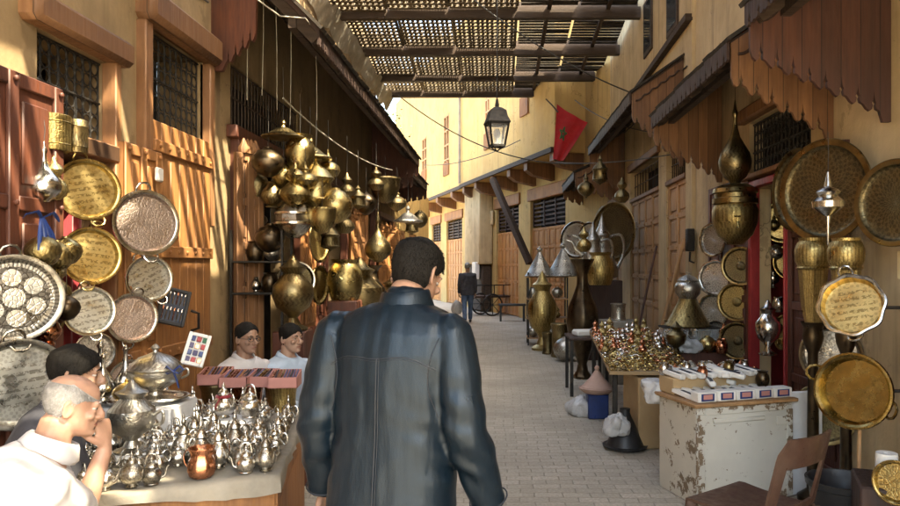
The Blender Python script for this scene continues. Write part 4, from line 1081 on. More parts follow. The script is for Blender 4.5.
mb = MB(); mb.tube([(a-.04+.039*cos(t),b+.039*sin(t),z1+.122) for t in [-pi/2+2*pi*i/16 for i in range(17)]]+[(a-.055,b-.06,z1+.085),(a-.07,b-.075,z1+.03)],.009,6,flat=.5); mb.build('ribbon', MT['red_cloth'], world=True, label='red ribbon tied round the large silver teapot', cat='ribbon')
o = teapot('broad',MT['silver']); o.location=(a+.1,b+.02,z1); o.scale=(.17,)*3; o['label']='broad silver kettle beside the teapot with the red ribbon'
a,b,c,d,h = STANDS[2]; z2 = TZ+.008+h
pot('samovar','tall footed silver samovar at the left of the table',PR['urn'],MT['silver_old'],(a,b,z2),.34,'samovar',handle=[(.3,.5),(.42,.56),(.42,.4),(.3,.36)],spout=[(.28,.3,.02),(.38,.28,.02),(.42,.24,.015)])
# ----------------------------------------------------------------- brass drums carrying boxes of pens, on a low bench
o = thing('bench','low wooden bench carrying the brass drums behind the teapots','bench',(-1.95,5.12,0))
mb = MB(); mb.box((0,0,.32),(1.15,.36,.05),ch=.008); mb.build('seat', MT['wood_red'], o)
for s in (-1,1):
    for t in (-1,1): mb = MB(); mb.box((s*.5,t*.13,.15),(.06,.06,.3),ch=.006); mb.build('leg', MT['wood_red'], o)
for (px, m, lab) in ((217,'brass_old','left engraved brass drum, under the single pen box'),(247,'copper','middle drum of dull copper under the pen boxes'),(281,'tray_brass2','right hand brass drum under the rightmost pen boxes')):
    p = at(px,300,5.1); pot('drum',lab,PR['drum'],MT[m] if m != 'copper' else MT['copper'],(p.x,5.1,.345),.45,'drum',scale_r=.56)
def penbox(px, py, Y, label, rz):
    p = at(px, py, Y); o = thing('pen_box', label, 'pen box', p, (0,0,rz), 'pink boxes of pens')
    w,d,h,t = .2,.2,.075,.006
    mb = MB(); mb.box((0,0,t/2),(w,d,t)); mb.box((0,-d/2+t/2,h/2),(w,t,h)); mb.box((0,d/2-t/2,h/2+.015),(w,t,h+.03)); 
    for s in (-1,1): mb.add([(s*(w/2-t),-d/2,0),(s*(w/2-t),d/2,0),(s*(w/2-t),d/2,h+.03),(s*(w/2-t),-d/2,h),(s*w/2,-d/2,0),(s*w/2,d/2,0),(s*w/2,d/2,h+.03),(s*w/2,-d/2,h)],[(0,1,2,3),(7,6,5,4),(0,3,7,4),(1,5,6,2),(3,2,6,7),(0,4,5,1)])
    mb.build('carton', MT['pink'], o)
    for k in range(9):
        x = -.08+k*.02; mb = MB(); mb.tube([(x,-.085,.05),(x+rnd.uniform(-.004,.004),.09,.1)],.006,6); mb.build('pen', MT[['black','copper','brass','wood','black','violet'][rnd.randrange(6)]], o)
    return o
penbox(216,383,5.05,'pink box of pens standing alone, leftmost above the drums',.1)
penbox(238,386,4.95,'pink pen box, lowest and second from left above the drums',.0)
penbox(261,385,5.0,'pink pen box, third from left and tucked behind its neighbour',-.1)
penbox(285,386,4.95,'pink pen box at the right end above the brass drum',.12)

# ----------------------------------------------------------------- goods hanging under the left awning
def hang(px, pyb, Y, h, prof, m, name, label, cat, sr=1.0, wire=.25, **k):
    k_ = 1.1 if px < 350 else 1.0
    p = at(px, pyb+h*.5*(k_-1)*F/Y, Y); return pot(name, label, PR[prof], MT[m], p, h*k_, cat, scale_r=sr, wire=wire, **k)
hang(283,137,6.7,.16,'lid','brass_old','dish_cover','wide flat brass dish cover hanging topmost under the awning','dish cover',1.15,.5)
hang(268,176,6.6,.26,'ball','bronze','round_pot','big dull grey pot hanging left of the brass bunch','pot',1.1,.4)
hang(272,206,6.7,.26,'pear','brass_old','flask','squat brass flask hanging under the dull grey pot','flask',1.2)
hang(300,168,6.8,.32,'jar','brass','hanging_jar','wide shouldered brass jar at the top of the bunch','jar',1.0,.4)
hang(295,203,6.6,.36,'gourd','brass','hanging_lamp','shiny brass gourd lamp in the middle of the bunch','lamp',1.25,.1)
hang(316,208,6.9,.55,'lantern','brass','hanging_lamp','tall waisted brass lantern beside the gourd lamp','lamp',1.1,.35)
hang(328,180,7.2,.3,'bulb','brass','hanging_lamp','small pear shaped brass lamp near the awning edge','lamp',1.15,.3)
hang(336,222,6.9,.32,'ball','brass','round_pot','smooth brass ball lamp with a bright highlight, lowest right of the bunch','lamp',.95,.3)
hang(347,196,7.6,.24,'gourd','brass_old','incense_burner','little brass burner hanging right of the tall lantern','burner',1.1,.4)
hang(284,213,7.0,.24,'bowl','brass_old','hanging_bowl','brass bowl hanging behind the gourd lamp','bowl',1.0,.3)
hang(308,228,7.0,.24,'bulb','brass_old','hanging_lamp','brass lamp hanging just above the glass lantern','lamp',1.2,.3)
hang(270,252,6.7,.26,'ball','bronze','round_pot','dark bulb pot over the shelf at left of the open shop','pot',1.0,.3)
hang(358,210,8.2,.3,'lantern','brass_old','hanging_lamp','dim brass lantern farther in under the awning','lamp',1.2,.4)
hang(385,203,9.4,.34,'bowl','brass_old','hanging_bowl','broad brass bowl near the end of the awning','bowl',1.2,.3)
hang(376,190,9.0,.3,'gourd','brass_old','hanging_lamp','gourd lamp above the broad bowl near the awning end','lamp',1.2,.3)
hang(397,212,10.2,.36,'bulb','brass_old','hanging_lamp','round lamp at the far end of the long awning','lamp',1.2,.3)
hang(408,222,11.0,.26,'lid','silver_old','lamp_shade','silvery dish shade hanging past the awning end','lamp shade',.9,.4)
hang(378,262,8.4,.62,'tear','brass_old','hanging_lamp','long necked brass lamp just left of the walking man','lamp',1.0,.3)
hang(366,215,8.6,.28,'ball','bronze','round_pot','dark ball pot between the dim lanterns','pot',.9,.3)
hang(412,235,12.5,.4,'lantern','brass_old','hanging_lamp','brass lantern over the far left shop front','lamp',1.2,.5)
hang(420,228,13.5,.34,'ball','brass_old','round_pot','last brass pot hung along the left side','pot',.9,.6)
hang(257,196,6.9,.24,'jar','brass_old','hanging_jar','brass jar hanging at the far left of the bunch','jar',1.0,.3)
hang(305,190,6.65,.26,'bulb','brass','hanging_lamp','bright brass pear lamp in the heart of the bunch','lamp',1.3,.2)
hang(322,232,6.7,.22,'bowl','brass','hanging_bowl','polished brass bowl low in the bunch near the ball lamp','bowl',1.1,.3)
hang(283,186,6.75,.2,'ball','brass','round_pot','small bright brass ball pot left of the gourd lamp','pot',1.0,.3)
hang(345,232,7.2,.26,'gourd','brass_old','incense_burner','dull brass burner hanging lowest at the right of the bunch','burner',1.2,.3)
hang(310,158,7.0,.2,'lid','brass','dish_cover','small domed brass cover hanging right of the wide cover','dish cover',1.0,.3)
hang(330,250,7.4,.3,'lantern','brass_old','hanging_lamp','brass lantern hanging under the ball lamp','lamp',1.2,.3)
hang(258,225,7.0,.22,'gourd','bronze','incense_burner','dark bronze burner hanging over the metal rack','burner',1.3,.3)
# big glass lantern
p = at(294,238,6.7); o = thing('hanging_lamp','grey glass lantern in a silver frame hanging low in the bunch','lamp',p)
mb = MB(); mb.lathe([(0,0),(.05,0),(.12,.05),(.17,.15),(.17,.22),(.12,.32),(.06,.36),(.03,.42),(0,.43)],8); mb.build('shade', MT['silver_old'], o)
mb = MB(); mb.lathe([(.171,.12),(.19,.13),(.19,.15),(.171,.16)],24); mb.lathe([(.165,.22),(.182,.225),(.182,.245),(.16,.25)],24); mb.build('band', MT['silver'], o)
mb = MB(); mb.tube([(0,0,.42),(0,0,.9)],.004,5); mb.build('string', MT['rope'], o)
# hook line: rope slung along the eave, and the long strings down from the roof
mb = MB(); a, b = at(283,98,6.6), at(392,170,9.6)
mb.tube([a.lerp(b,t)+V((0,0,-.12*4*t*(1-t))) for t in [i/12 for i in range(13)]],.008,6); mb.build('rope', MT['rope'], world=True, label='pale rope slung along under the left awning edge', cat='rope')
for k,(px,py0,py1,Y) in enumerate(((247,-36,100,6.6),(262,-24,95,6.65),(277,-10,110,6.7),(290,2,125,6.8),(317,30,120,7.2))):
    mb = MB(); a, b = at(px,py1,Y), at(px+rnd.uniform(-2,2),py0,Y); mb.tube([a,a.lerp(b,.5)+V((.006,0,0)),b],.004,5)
    mb.build('string', MT['rope'], world=True, label=f"thin string hanging from the roof over the brass bunch, {ORD[k]} from left", cat='string', group='strings over the hanging brass')
mb = MB(); pts = [at(258,0,5.6),at(280,16,5.8),at(305,18,6.2),at(322,40,6.8),at(340,62,8)]; mb.tube(pts,.006,6); mb.build('cable', MT['rope'], world=True, label='pale knotted cable running along the top of the left awning', cat='cable')

# discs and urns in the open left shop
def ldisc(px, py, hpx, X, label, m, rim, n=(.45,-.88,.05), **k):
    p = onx(px, py, X); return tray('wall_plate', label, m, rim, p, n, hpx/2*p.y/F, handles=False, cat='plate', **k)
ldisc(296,280,38,-2.1,'dark silver plate with a bright rim on the open shop shelf',MT['tray_old'],MT['silver'])
ldisc(318,240,46,-2.1,'narrow brass oval plate hung edge on above the shelf',MT['tray_brass2'],MT['brass_old'],n=(.95,-.2,.0))
ldisc(318,285,40,-2.12,'lower brass oval plate hung edge on beside the rimmed plate',MT['tray_brass2'],MT['brass_old'],n=(.95,-.2,.0))
p = at(293,330,6.6); pot('urn','tall lidded brass urn standing behind the young man',PR['urn'],MT['brass_old'],p-V((0,0,.0)),.72,'urn',scale_r=.85)
mb = MB(); mb.box((p.x,p.y,p.z/2-.002),(.3,.3,p.z-.004),ch=.01); mb.build('crate', MT['wood_red'], world=True, label='dark crate under the tall brass urn', cat='crate')
mb = MB(); c = at(262,262,6.75); mb.box(tuple(c),(.5,.32,.02),ch=.004); mb.box((c.x,c.y,c.z-.3),(.5,.32,.02),ch=.004)
for s in (-1,1):
    for t in (-1,1): mb.beam((c.x+s*.24,c.y+t*.15,0),(c.x+s*.24,c.y+t*.15,c.z+.3),.02,.02)
mb.build('shelf_rack', MT['iron'], world=True, label='thin metal shelf rack at the mouth of the left shop', cat='rack')
for k,(px,dz,h,pr,m,lab) in enumerate(((255,.01,.2,'jar','bronze','dark jar at the left of the metal rack top'),(272,.01,.16,'ball','silver_old','round silver pot at the right of the metal rack top'),(256,-.29,.17,'pear','silver','silver flask on the lower shelf of the metal rack'),(270,-.29,.2,'jar','bronze','bronze jar on the lower shelf of the metal rack'))):
    q = at(px,262,6.75); pot('pot',lab,PR[pr],MT[m],(q.x,q.y,c.z+dz),h,'pot')
# rows of stock on the inner shelves
stock = []
sp = {'jar':('stock_jar','jar'),'ball':('stock_pot','pot'),'urn':('stock_urn','urn'),'gourd':('stock_burner','burner'),'pear':('stock_flask','flask')}
pro = {}
for pr in sp:
    for m in ('brass','silver_old'):
        pro[pr,m] = pot(sp[pr][0],'x',PR[pr],MT[m],(0,0,-5),1.0,sp[pr][1],seg=20)
bayn = ['first','second','third','fourth']
for bi,(a,b,_,_2) in enumerate(openS[:3]):
    for si,z in enumerate((.55,1.05,1.55,2.05)):
        k = 0; y = a+.14
        while y < b-.1:
            pr = rnd.choice(list(sp)); m = rnd.choices(['brass','silver_old'],[.65,.35])[0]; h = rnd.uniform(.2,.36)
            place(pro[pr,m], USED, (-3.85+rnd.uniform(-.04,.08),y,z+.0185), (0,0,rnd.uniform(0,6)), h,
                label=f"{'brass' if m=='brass' else 'silver'} {sp[pr][1]}, {ORD[k]} along the {('lowest','second lowest','second highest','highest')[si]} shelf of the {bayn[bi]} left shop", group='stock on the left shop shelves')
            k += 1; y += rnd.uniform(.26,.36)
# things standing and hanging outside the farther left shops
far_left = [(360,330,8.6,.9,'urn','brass_old','tall brass urn on the ground by the second left shop'),(345,300,8.2,.5,'jar','brass','brass jar on the stand beside the tall urn'),(372,322,9.6,.8,'amphora','bronze','bronze vase by the second left shop'),
 (392,318,11.5,.7,'urn','brass_old','brass urn farther along the left side'),(402,316,13,.7,'amphora','brass_old','brass vase before the third left shop')]
for (px,py,Y,h,pr,m,lab) in far_left:
    q = at(px,py,Y); z = max(0,q.z)
    pot('floor_urn' if pr=='urn' else 'floor_vase',lab,PR[pr],MT[m],(q.x,q.y,z),h,'urn' if pr=='urn' else 'vase')
    if z > .02: mb = MB(); mb.box((q.x,q.y,z/2-.002),(.34,.34,z-.004),ch=.01); mb.build('crate', MT['wood_red'], world=True, label='crate under the '+lab.split(' by')[0].split(' on')[0].split(' farther')[0].split(' before')[0]+' '+f'{round(Y)} metres down the left side', cat='crate')
# carved gilt shop board glowing in a patch of sun
p = at(350,262,8.4); mb = MB(LM(LX+.3,8.2,.9)); mb.prism([(0,0),(.5,0),(.5,1.0),(.44,1.15),(.36,1.2),(.3,1.32),(.25,1.42),(.2,1.32),(.14,1.2),(.06,1.15),(0,1.0)],.04)
for k in range(5): mb.tube([(.05+.1*k,-.012,.05),(.05+.1*k,-.012,1.0+.1*(2-abs(k-2)))],.018,6)
mb.build('carved_screen', MT['wood'], world=True, label='pierced golden wood screen beyond the hanging brass', cat='screen')
# ================================================================= RIGHT SIDE GOODS
NR_ = (-.8,-.6,.03)
def rtray(px, py, hpx, label, m, rim, X=RX-.12, n=NR_, cat='tray', name='serving_tray', **k):
    p = onx(px, py, X); return tray(name, label, m, rim, p, n, hpx/2*p.y/F, cat=cat, **k)
rtray(826,191,104,'huge dull brass tray on the wooden shutter with a silver lamp hanging before it',MT['tray_old'],MT['brass_old'],X=RX-.27,n=(-.87,-.5,.0),handles=False,ry=1.0)
rtray(799,190,84,'brass tray edge on, tucked behind the huge dull one',MT['tray_old'],MT['brass_old'],X=RX-.1,n=(-.98,-.2,0),handles=False)
rtray(853,307,64,'bright scalloped tray tilted up above the deep brass basin',MT['tray_brass'],MT['silver'],X=RX-.62,bracket=.6,n=(-.6,-.74,.3),scal=.03,roll=.2,depth=.06)
rtray(857,391,76,'deep shiny brass basin hung low on the wooden shutter',MT['brass'],MT['brass'],X=RX-.58,bracket=.56,n=(-.72,-.66,.12),depth=.07,handles=True,roll=1.2)
rtray(831,355,60,'dark tarnished oval tray behind the deep brass basin',MT['tray_silver'],MT['bronze'],X=RX-.18,n=(-.5,-.86,0),handles=False)
rtray(824,414,62,'dull brass disc low beside the plastic chair',MT['tray_old'],MT['brass_old'],X=RX-.2,n=(-.5,-.86,.0),handles=False)
rtray(896,203,88,'large dark brass tray alone on the plaster at the right edge',MT['tray_old'],MT['brass_old'],X=RX-.17,n=(-.9,-.42,0),handles=False)
for (px,py,h,lab) in ((714,240,35,'silver plate, topmost of the four in a column on the red door'),(716,278,36,'silver plate, second from top and widest of the four on the red door'),(714,310,33,'silver plate, third from top on the red door'),(717,334,27,'smallest silver plate, lowest of the four on the red door')):
    rtray(px,py,h,lab,MT['tray_silver'],MT['silver'],X=RX-.16,n=(-.62,-.78,0) if h!=35 else (-.86,-.5,0),handles=False,cat='plate',name='wall_plate',scal=.02,group='plates on the red door')
for (px,py,h,m,lab) in ((741,266,39,'tray_old','dark brass disc right under the big wall fountain'),(737,302,39,'tray_brass2','yellower brass disc in the middle of the red door'),(738,341,38,'tray_old','dark brass disc lowest on the red door')):
    rtray(px,py,h,lab,MT[m],MT['brass_old'],X=RX-.1,n=(-.55,-.83,0),handles=False,cat='plate',name='wall_plate',boss=True,group='plates on the red door')
# wall fountain: half bowl with collar and tap, under a hanging pear shaped tank
p = onx(735,245,RX-.3); Yf = p.y; s_ = Yf/F
o = thing('wall_fountain','big aged brass wall fountain bowl with a small tap','fountain',p)
mb = MB(); mb.lathe([(0,0),(8*s_,1*s_),(17*s_,10*s_),(22*s_,24*s_),(22.5*s_,34*s_),(20*s_,40*s_),(0,40*s_)],36); mb.build('bowl', MT['tray_brass2'], o)
mb = MB(); mb.lathe([(20*s_,40*s_),(22*s_,41*s_),(22*s_,46*s_),(20*s_,47*s_),(20*s_,51*s_),(22*s_,52*s_),(21*s_,56*s_),(14*s_,60*s_),(0,61*s_)],36); mb.build('collar', MT['brass_old'], o)
mb = MB(); mb.tube([(-5*s_,-21*s_,22*s_),(-6*s_,-26*s_,21*s_),(-6*s_,-27*s_,16*s_)],1.3*s_,8); mb.tube([(-6*s_,-25*s_,22*s_),(-6*s_,-25*s_,26*s_)],.8*s_,6); mb.box((-6*s_,-25*s_,27*s_),(6*s_,1.5*s_,1.5*s_)); mb.build('tap', MT['brass'], o)
p2 = V((p.x,p.y,p.z+61.5*s_)); pot('water_tank','pear shaped brass tank with long neck hanging over the wall fountain',PR['tear'],MT['brass_old'],p2,86*s_,'tank',scale_r=.72,wire=.5)
# silver lamp before the huge tray
p = onx(828,246,RX-.55); pot('hanging_lamp','small silver mosque lamp hanging before the huge brass tray',[(0,0),(.012,.02),(.02,.3),(.04,.4),(.1,.45),(.19,.52),(.2,.6),(.12,.68),(.15,.73),(.13,.76),(.05,.8),(.03,.9),(.015,1),(0,1)],MT['silver'],p,74*p.y/F,'lamp',scale_r=1.05,wire=.25)
# two tall brass urns of drum and tapered foot
for (px,lab) in ((813,'left tall brass urn with a bulging band and tapered stem'),(846,'right tall brass urn with a bulging band, half behind the scalloped tray')):
    q = onx(px,336,RX-.4); s_ = q.y/F
    o = thing('floor_urn',lab,'urn',(q.x,q.y,0),group='tall brass urns')
    zb = q.z
    mb = MB(); mb.lathe([(0,0),(15*s_,0),(15*s_,.03),(6*s_,.08),(5*s_,zb-.12),(9*s_,zb-.05),(10*s_,zb),(9*s_,zb+8*s_),(12*s_,zb+14*s_)],24); mb.build('stem', MT['bronze'], o)
    mb = MB(); mb.lathe([(9*s_,zb+10*s_),(8*s_,zb+14*s_),(11*s_,zb+30*s_),(13.5*s_,zb+60*s_),(14*s_,zb+66*s_)],8); mb.build('body', MT['tray_brass2'], o)
    mb = MB(); mb.lathe([(14*s_,zb+66*s_),(16*s_,zb+68*s_),(14.5*s_,zb+70*s_),(17*s_,zb+75*s_),(17.5*s_,zb+86*s_),(15*s_,zb+93*s_),(13*s_,zb+95*s_),(13.5*s_,zb+98*s_),(0,zb+96*s_)],32); mb.build('band', MT['tray_brass2'], o)
# inside the red shop: an amber disc, lamps and cups
ldc = lambda px,py,h,lab,m,rim,X,**k: rtray(px,py,h,lab,m,rim,X=X,n=(-.35,-.93,0),handles=False,cat='plate',name='wall_plate',**k)
ldc(783,222,42,'amber brass disc hanging inside the red shop',MT['tray_brass'],MT['brass'],RX+.3)
ldc(792,262,36,'brass disc below the amber one inside the red shop',MT['tray_brass2'],MT['brass'],RX+.34)
ldc(790,330,34,'brass disc on the lower shelf inside the red shop',MT['tray_brass2'],MT['brass'],RX+.34)
inn = [(776,260,'silver_old','ball',.16,'round silver pot under the amber disc'),(788,276,'brass','jar',.12,'small brass pot beside the silver one in the red shop'),(779,312,'silver','jar',.16,'pale silver jar on the middle shelf of the red shop'),
 (791,316,'copper','ball',.15,'copper pot on the middle shelf of the red shop'),(781,350,'brass','bowl',.12,'brass bowl on the lower shelf of the red shop'),(774,232,'brass','bulb',.2,'slim brass lamp in front of the amber disc'),(793,230,'silver','tear',.24,'silver drop lamp in front of the amber disc'),
 (775,190,'brass_old','gourd',.2,'brass burner hanging at the top of the red shop door'),(789,176,'silver_old','ball',.16,'pale round pot hanging at the top of the red shop door'),(773,288,'silver','urn',.2,'silver urn at the left of the red shop'),(776,338,'brass_old','urn',.22,'brass urn low at the left of the red shop')]
for px,py,m,pr,h,lab in inn:
    q = onx(px,py,RX+.2); pot('stock_pot',lab,PR[pr],MT[m],q,h,'pot',wire=.3 if py < 240 else None)
# bulges hanging beside the red door frame
q = onx(768,355,RX-.2); pot('hanging_lamp','thin pale glass and wire lamp low in the red shop doorway',PR['urn'],MT['silver'],q,.5,'lamp',scale_r=.7)

# ----------------------------------------------------------------- chipped white cabinet with paper packets
C0 = V((1.34,4.75,0)); ux = V((.954,.30,0)).normalized(); uy = V((-.30,.954,0)).normalized()
CA = math.atan2(ux.y, ux.x); W_, D_, H_ = .78, .5, .68
cb = thing('cabinet','old white painted cabinet, chipped all over, standing in front of the plastic chair','cabinet',C0+ux*W_/2+uy*D_/2,(0,0,CA))
mb = MB(); mb.box((0,-D_/2+.012,H_/2),(W_,.024,H_),ch=.004); 
mb.build('front_panel', MT['cab'], cb)
mb = MB(); mb.box((-W_/2+.012,.012,H_/2),(.024,D_-.024,H_-.004),ch=.004); mb.build('side_panel', MT['cab_side'], cb)
mb = MB(); mb.box((W_/2-.012,.012,H_/2),(.024,D_-.024,H_-.004),ch=.004); mb.build('side_panel', MT['cab_side'], cb)
mb = MB(); mb.box((0,D_/2-.012,H_/2),(W_-.05,.02,H_-.006)); mb.build('back_panel', MT['wood_red'], cb)
mb = MB(); mb.box((0,.0,H_+.013),(W_+.06,D_+.06,.026),ch=.006); mb.build('top', MT['wood_grey'], cb)
mb = MB(); mb.box((-.06,-D_/2-.006,H_-.1),(.42,.014,.028),ch=.004); mb.box((.3,-D_/2-.004,H_-.13),(.1,.012,.06),ch=.003)
for x in (-W_/2+.03, W_/2-.03): mb.box((x,-D_/2-.005,H_/2-.02),(.05,.012,H_-.06),ch=.003)
mb.box((0,-D_/2-.0045,H_-.03),(W_-.12,.011,.05),ch=.003)
mb.build('trim', MT['cab'], cb)
def onrot(x, y, z): return cb.location + ux*x + uy*y + V((0,0,z))
def packet(name='paper_packet'):
    mb = MB(); mb.box((0,0,.035),(.15,.1,.07),ch=.006); o = mb.build(name, MT['paper'], label='x', cat='packet')
    b = MB(); b.box((0,-.0505,.035),(.1,.003,.05)); pl = b.build('picture', MT['blue'], o)
    b = MB(); b.box((0,-.0525,.038),(.07,.003,.032)); b.build('print', MT['pink'], pl)
    return o
pk = packet()
slim = MB(); slim.box((0,0,.02),(.055,.24,.038),ch=.008); slim = slim.build('paper_packet', MT['paper'], label='x', cat='packet')
b = MB(); b.box((0,-.02,.04),(.03,.12,.003)); b.build('picture', MT['navy'], slim)
zt = H_+.028
for k in range(5):
    place(pk, USED, onrot(-.3+k*.155,-D_/2+.06,zt), (rnd.uniform(-.03,.03),0,CA+rnd.uniform(-.05,.05)), 1, label=f"white packet with a blue and pink picture, {ORD[k]} from left along the cabinet front", group='picture packets on the cabinet')
mb = MB(); mb.box((0,.17,zt+.061),(W_*.98,.2,.12),ch=.006); dt = mb.build('display_box', MT['carton'], loc=cb.location, rot=(0,0,CA), label='low cardboard riser under the back row of packets on the white cabinet', cat='box')
sb = {m: pot('trinket_cup','x',PR[pp],MT[m],(0,0,-5),1.0,'cup',seg=14) for m,pp in (('silver','jar'),('silver_old','ball'),('copper','gourd'))}
for k in range(16):
    m = ('silver','silver_old','copper','silver')[k % 4]
    place(sb[m], USED, onrot(-.36+.048*k, .235+.02*(k % 2), zt+.122), (0,0,k), rnd.uniform(.06,.1), label=f"tiny {('silver cup','grey silver pot','copper burner','silver cup')[k % 4]} at the back of the cabinet, {ORD[k]} from left", group='tiny metal pieces at the back of the cabinet')
for r_ in range(2):
    for k in range(9):
        place(slim, USED, onrot(-.34+k*.083+rnd.uniform(-.01,.01), -.02+r_*.17, zt+.125*r_+.0), (.12+.02*rnd.random(),rnd.uniform(-.1,.1),CA+rnd.uniform(.1,.5)), 1,
          label=f"slim white paper packet, {ORD[k]} from left in the {('front','back')[r_]} row on the white cabinet", group='slim packets on the cabinet')
for k in range(7):
    place(slim, USED, onrot(-.3+rnd.uniform(0,.65), rnd.uniform(-.05,.2), zt+.07+.012*k), (rnd.uniform(-.2,.2),rnd.uniform(-.2,.2),CA+rnd.uniform(-1.4,1.4)), rnd.uniform(.8,1), label='slim white paper packet tossed on top of the rows on the cabinet', group='loose packets on the cabinet')
pot('trinket_cup','little red and gold cup standing at the back of the cabinet packets',PR['jar'],MT['copper'],onrot(-.12,.1,zt+.1),.1,'cup')
pot('trinket_cup','little brass cup at the back of the cabinet packets',PR['jar'],MT['brass_old'],onrot(.12,.12,zt+.125),.1,'cup')
pot('trinket_cup','dark copper cup at the right end of the cabinet',PR['ball'],MT['copper'],onrot(.35,.12,zt+.06),.11,'cup')
pot('trinket_cup','dark bronze cup beside the copper one at the right end of the cabinet',PR['jar'],MT['bronze'],onrot(.33,.0,zt+.04),.12,'cup')
# blue-white board leaning behind the cabinet
mb = MB(Matrix.Translation((2.18,5.05,.0)) @ Matrix.Rotation(CA,4,'Z')); mb.box((0,0,.37),(.34,.03,.74),ch=.008); bd = mb.build('board', MT['white'], world=True, label='pale board standing at the right of the chipped cabinet', cat='board')
mb = MB(); mb.torus(.022,.005,14,6,0,Matrix.Translation((.06,-.022,.3)) @ Matrix.Rotation(pi/2,4,'X')); mb.build('handle', MT['iron'], bd)
# crumpled clear film behind the packets
def crumple(name, label, cat, loc, r, m, seed, nz=.5, seg=40, kind=None):
    mb = MB(); rows = 20
    prof = [(sin(pi*i/rows), -cos(pi*i/rows)) for i in range(rows+1)]; prof[0] = (0,-1); prof[-1] = (0,1)
    mb.lathe(prof, seg); vs = []
    for p in mb.v:
        k = 1 + nz*.8*mnoise.noise(p*1.1+V((seed,0,0))) + nz*.8*(.3-abs(mnoise.noise(V((p.x*2.6+seed,p.y*2.6,p.z*.7))))) + nz*.22*(.3-abs(mnoise.noise(V((p.x*5.5,p.y*5.5+seed,p.z*1.2)))))
        k *= 1-.35*max(0,p.z)**2*(.5+.5*mnoise.noise(p*3))
        q = V((p.x*r[0], p.y*r[1], p.z*r[2]))*k; q.z = max(q.z, -r[2]*.8); vs.append(q + V((0,0,r[2]*.8)))
    mb.v = vs; return mb.build(name, m, loc=loc, label=label, cat=cat, ang=60)
crumple('plastic_bag','crumpled clear film heaped behind the cabinet packets','plastic bag',onrot(-.25,.34,.6),(.2,.12,.12),MT['bag'],3)

# ----------------------------------------------------------------- trinket table on a carton
tt = thing('market_table','long trinket table covered with rows of bracelets, propped on a carton','table',(1.3,7.3,0))
Q = [V((.98,6.25,.70)),V((1.72,6.2,.70)),V((1.82,8.6,.84)),V((1.1,8.6,.84))]
mb = MB(); vs = [tuple(q-V((0,0,.03))) for q in Q]+[tuple(q) for q in Q]; mb.add(vs,[(3,2,1,0),(4,5,6,7),(0,1,5,4),(1,2,6,5),(2,3,7,6),(3,0,4,7)]); mb.build('tabletop', MT['carton'], tt, world=True)
for (x,y,z) in ((1.05,6.4,.67),(1.14,8.5,.79),(1.75,8.5,.79),(1.66,6.4,.67)):
    mb = MB(); mb.box((x,y,z/2),(.045,.045,z),ch=.006); mb.build('leg', MT['iron'], tt, world=True)
mb = MB(Matrix.Translation((1.42,6.52,0)) @ Matrix.Rotation(.1,4,'Z'))
mb.box((.04,0,.32),(.5,.5,.64),ch=.012); o = mb.build('carton', MT['carton'], world=True, label='plain brown carton under the near end of the trinket table', cat='carton')
mb = MB(); mb.box((.04,-.251,.3),(.05,.003,.6)); mb.build('tape', MT['cab_side'], o)
def bracelet(m):
    mb = MB(); mb.torus(.036,.006,18,6,0,Matrix.Rotation(.25,4,'X')); mb.lathe([(0,0),(.012,.004),(.009,.012),(0,.014)],8,0,Matrix.Translation((0,-.036,.0)))
    return mb.build('bracelet', MT[m], label='x', cat='bracelet')
brs = {m: bracelet(m) for m in ('brass','silver','copper','pink')}
cn = {'brass':'golden','silver':'silver','copper':'coppery','pink':'pink beaded'}
for r_ in range(19):
    for k in range(13):
        u, v = (k+.5)/13, (r_+.4)/19
        m = rnd.choices(['brass','silver','copper','pink'],[.8,.12,.08,0])[0] if r_ < 10 else rnd.choices(['brass','silver','copper','pink'],[.35,.35,.25,.05])[0]
        a = Q[0].lerp(Q[1],u); b = Q[3].lerp(Q[2],u); c = a.lerp(b,v)
        place(brs[m], USED, c+V((rnd.uniform(-.008,.008),rnd.uniform(-.012,.012),.018+rnd.random()*.01)), (rnd.uniform(.2,.7),rnd.uniform(-.2,.2),rnd.uniform(-.4,.4)), rnd.uniform(.75,1.0),
          label=f"{cn[m]} bracelet lying in the {ORD[r_] if r_ < 18 else 'last'} row of the trinket table", group=f"{cn[m]} bracelets, row {r_+1}")
# small ornaments standing among the bracelets at the far end
fig = {m: pot('trinket_pot','x',PR['gourd'],MT[m],(0,0,-5),1.0,'trinket',seg=12) for m in ('silver','copper','brass')}
for k in range(30):
    u, v = rnd.random(), rnd.uniform(.35,1); c = Q[0].lerp(Q[1],u).lerp(Q[3].lerp(Q[2],u),v); m = rnd.choice(list(fig))
    place(fig[m], USED, c+V((0,0,.005)), (0,0,rnd.random()*6), rnd.uniform(.1,.19), label=f"tiny {m} burner standing among the bracelets toward the far end of the trinket table", group=f"tiny {m} burners on the trinket table")
# second, small black table with a white packet, chair rungs
o = thing('side_table','small dark table beyond the trinket table with a white packet on it','table',(1.12,9.1,0))
mb = MB(); mb.box((0,0,.72),(.5,.7,.03),ch=.005); mb.build('tabletop', MT['wood_dark'], o)
for s in (-1,1):
    for t in (-1,1): mb = MB(); mb.box((s*.22,t*.32,.35),(.04,.04,.7)); mb.build('leg', MT['iron'], o)
mb = MB(); mb.box((1.1,9.05,.775),(.3,.2,.08),ch=.02,M=Matrix.Rotation(.3,4,'Z')); mb.build('paper_packet', MT['paper'], world=True, label='white wrapped packet on the small dark table', cat='packet')
mb = MB(); mb.box((1.32,8.88,.8),(.1,.3,.12),ch=.03,M=Matrix.Rotation(.5,4,'Y')); mb.build('paper_packet', MT['bag'], world=True, label='shiny white roll leaning on the small dark table', cat='packet')
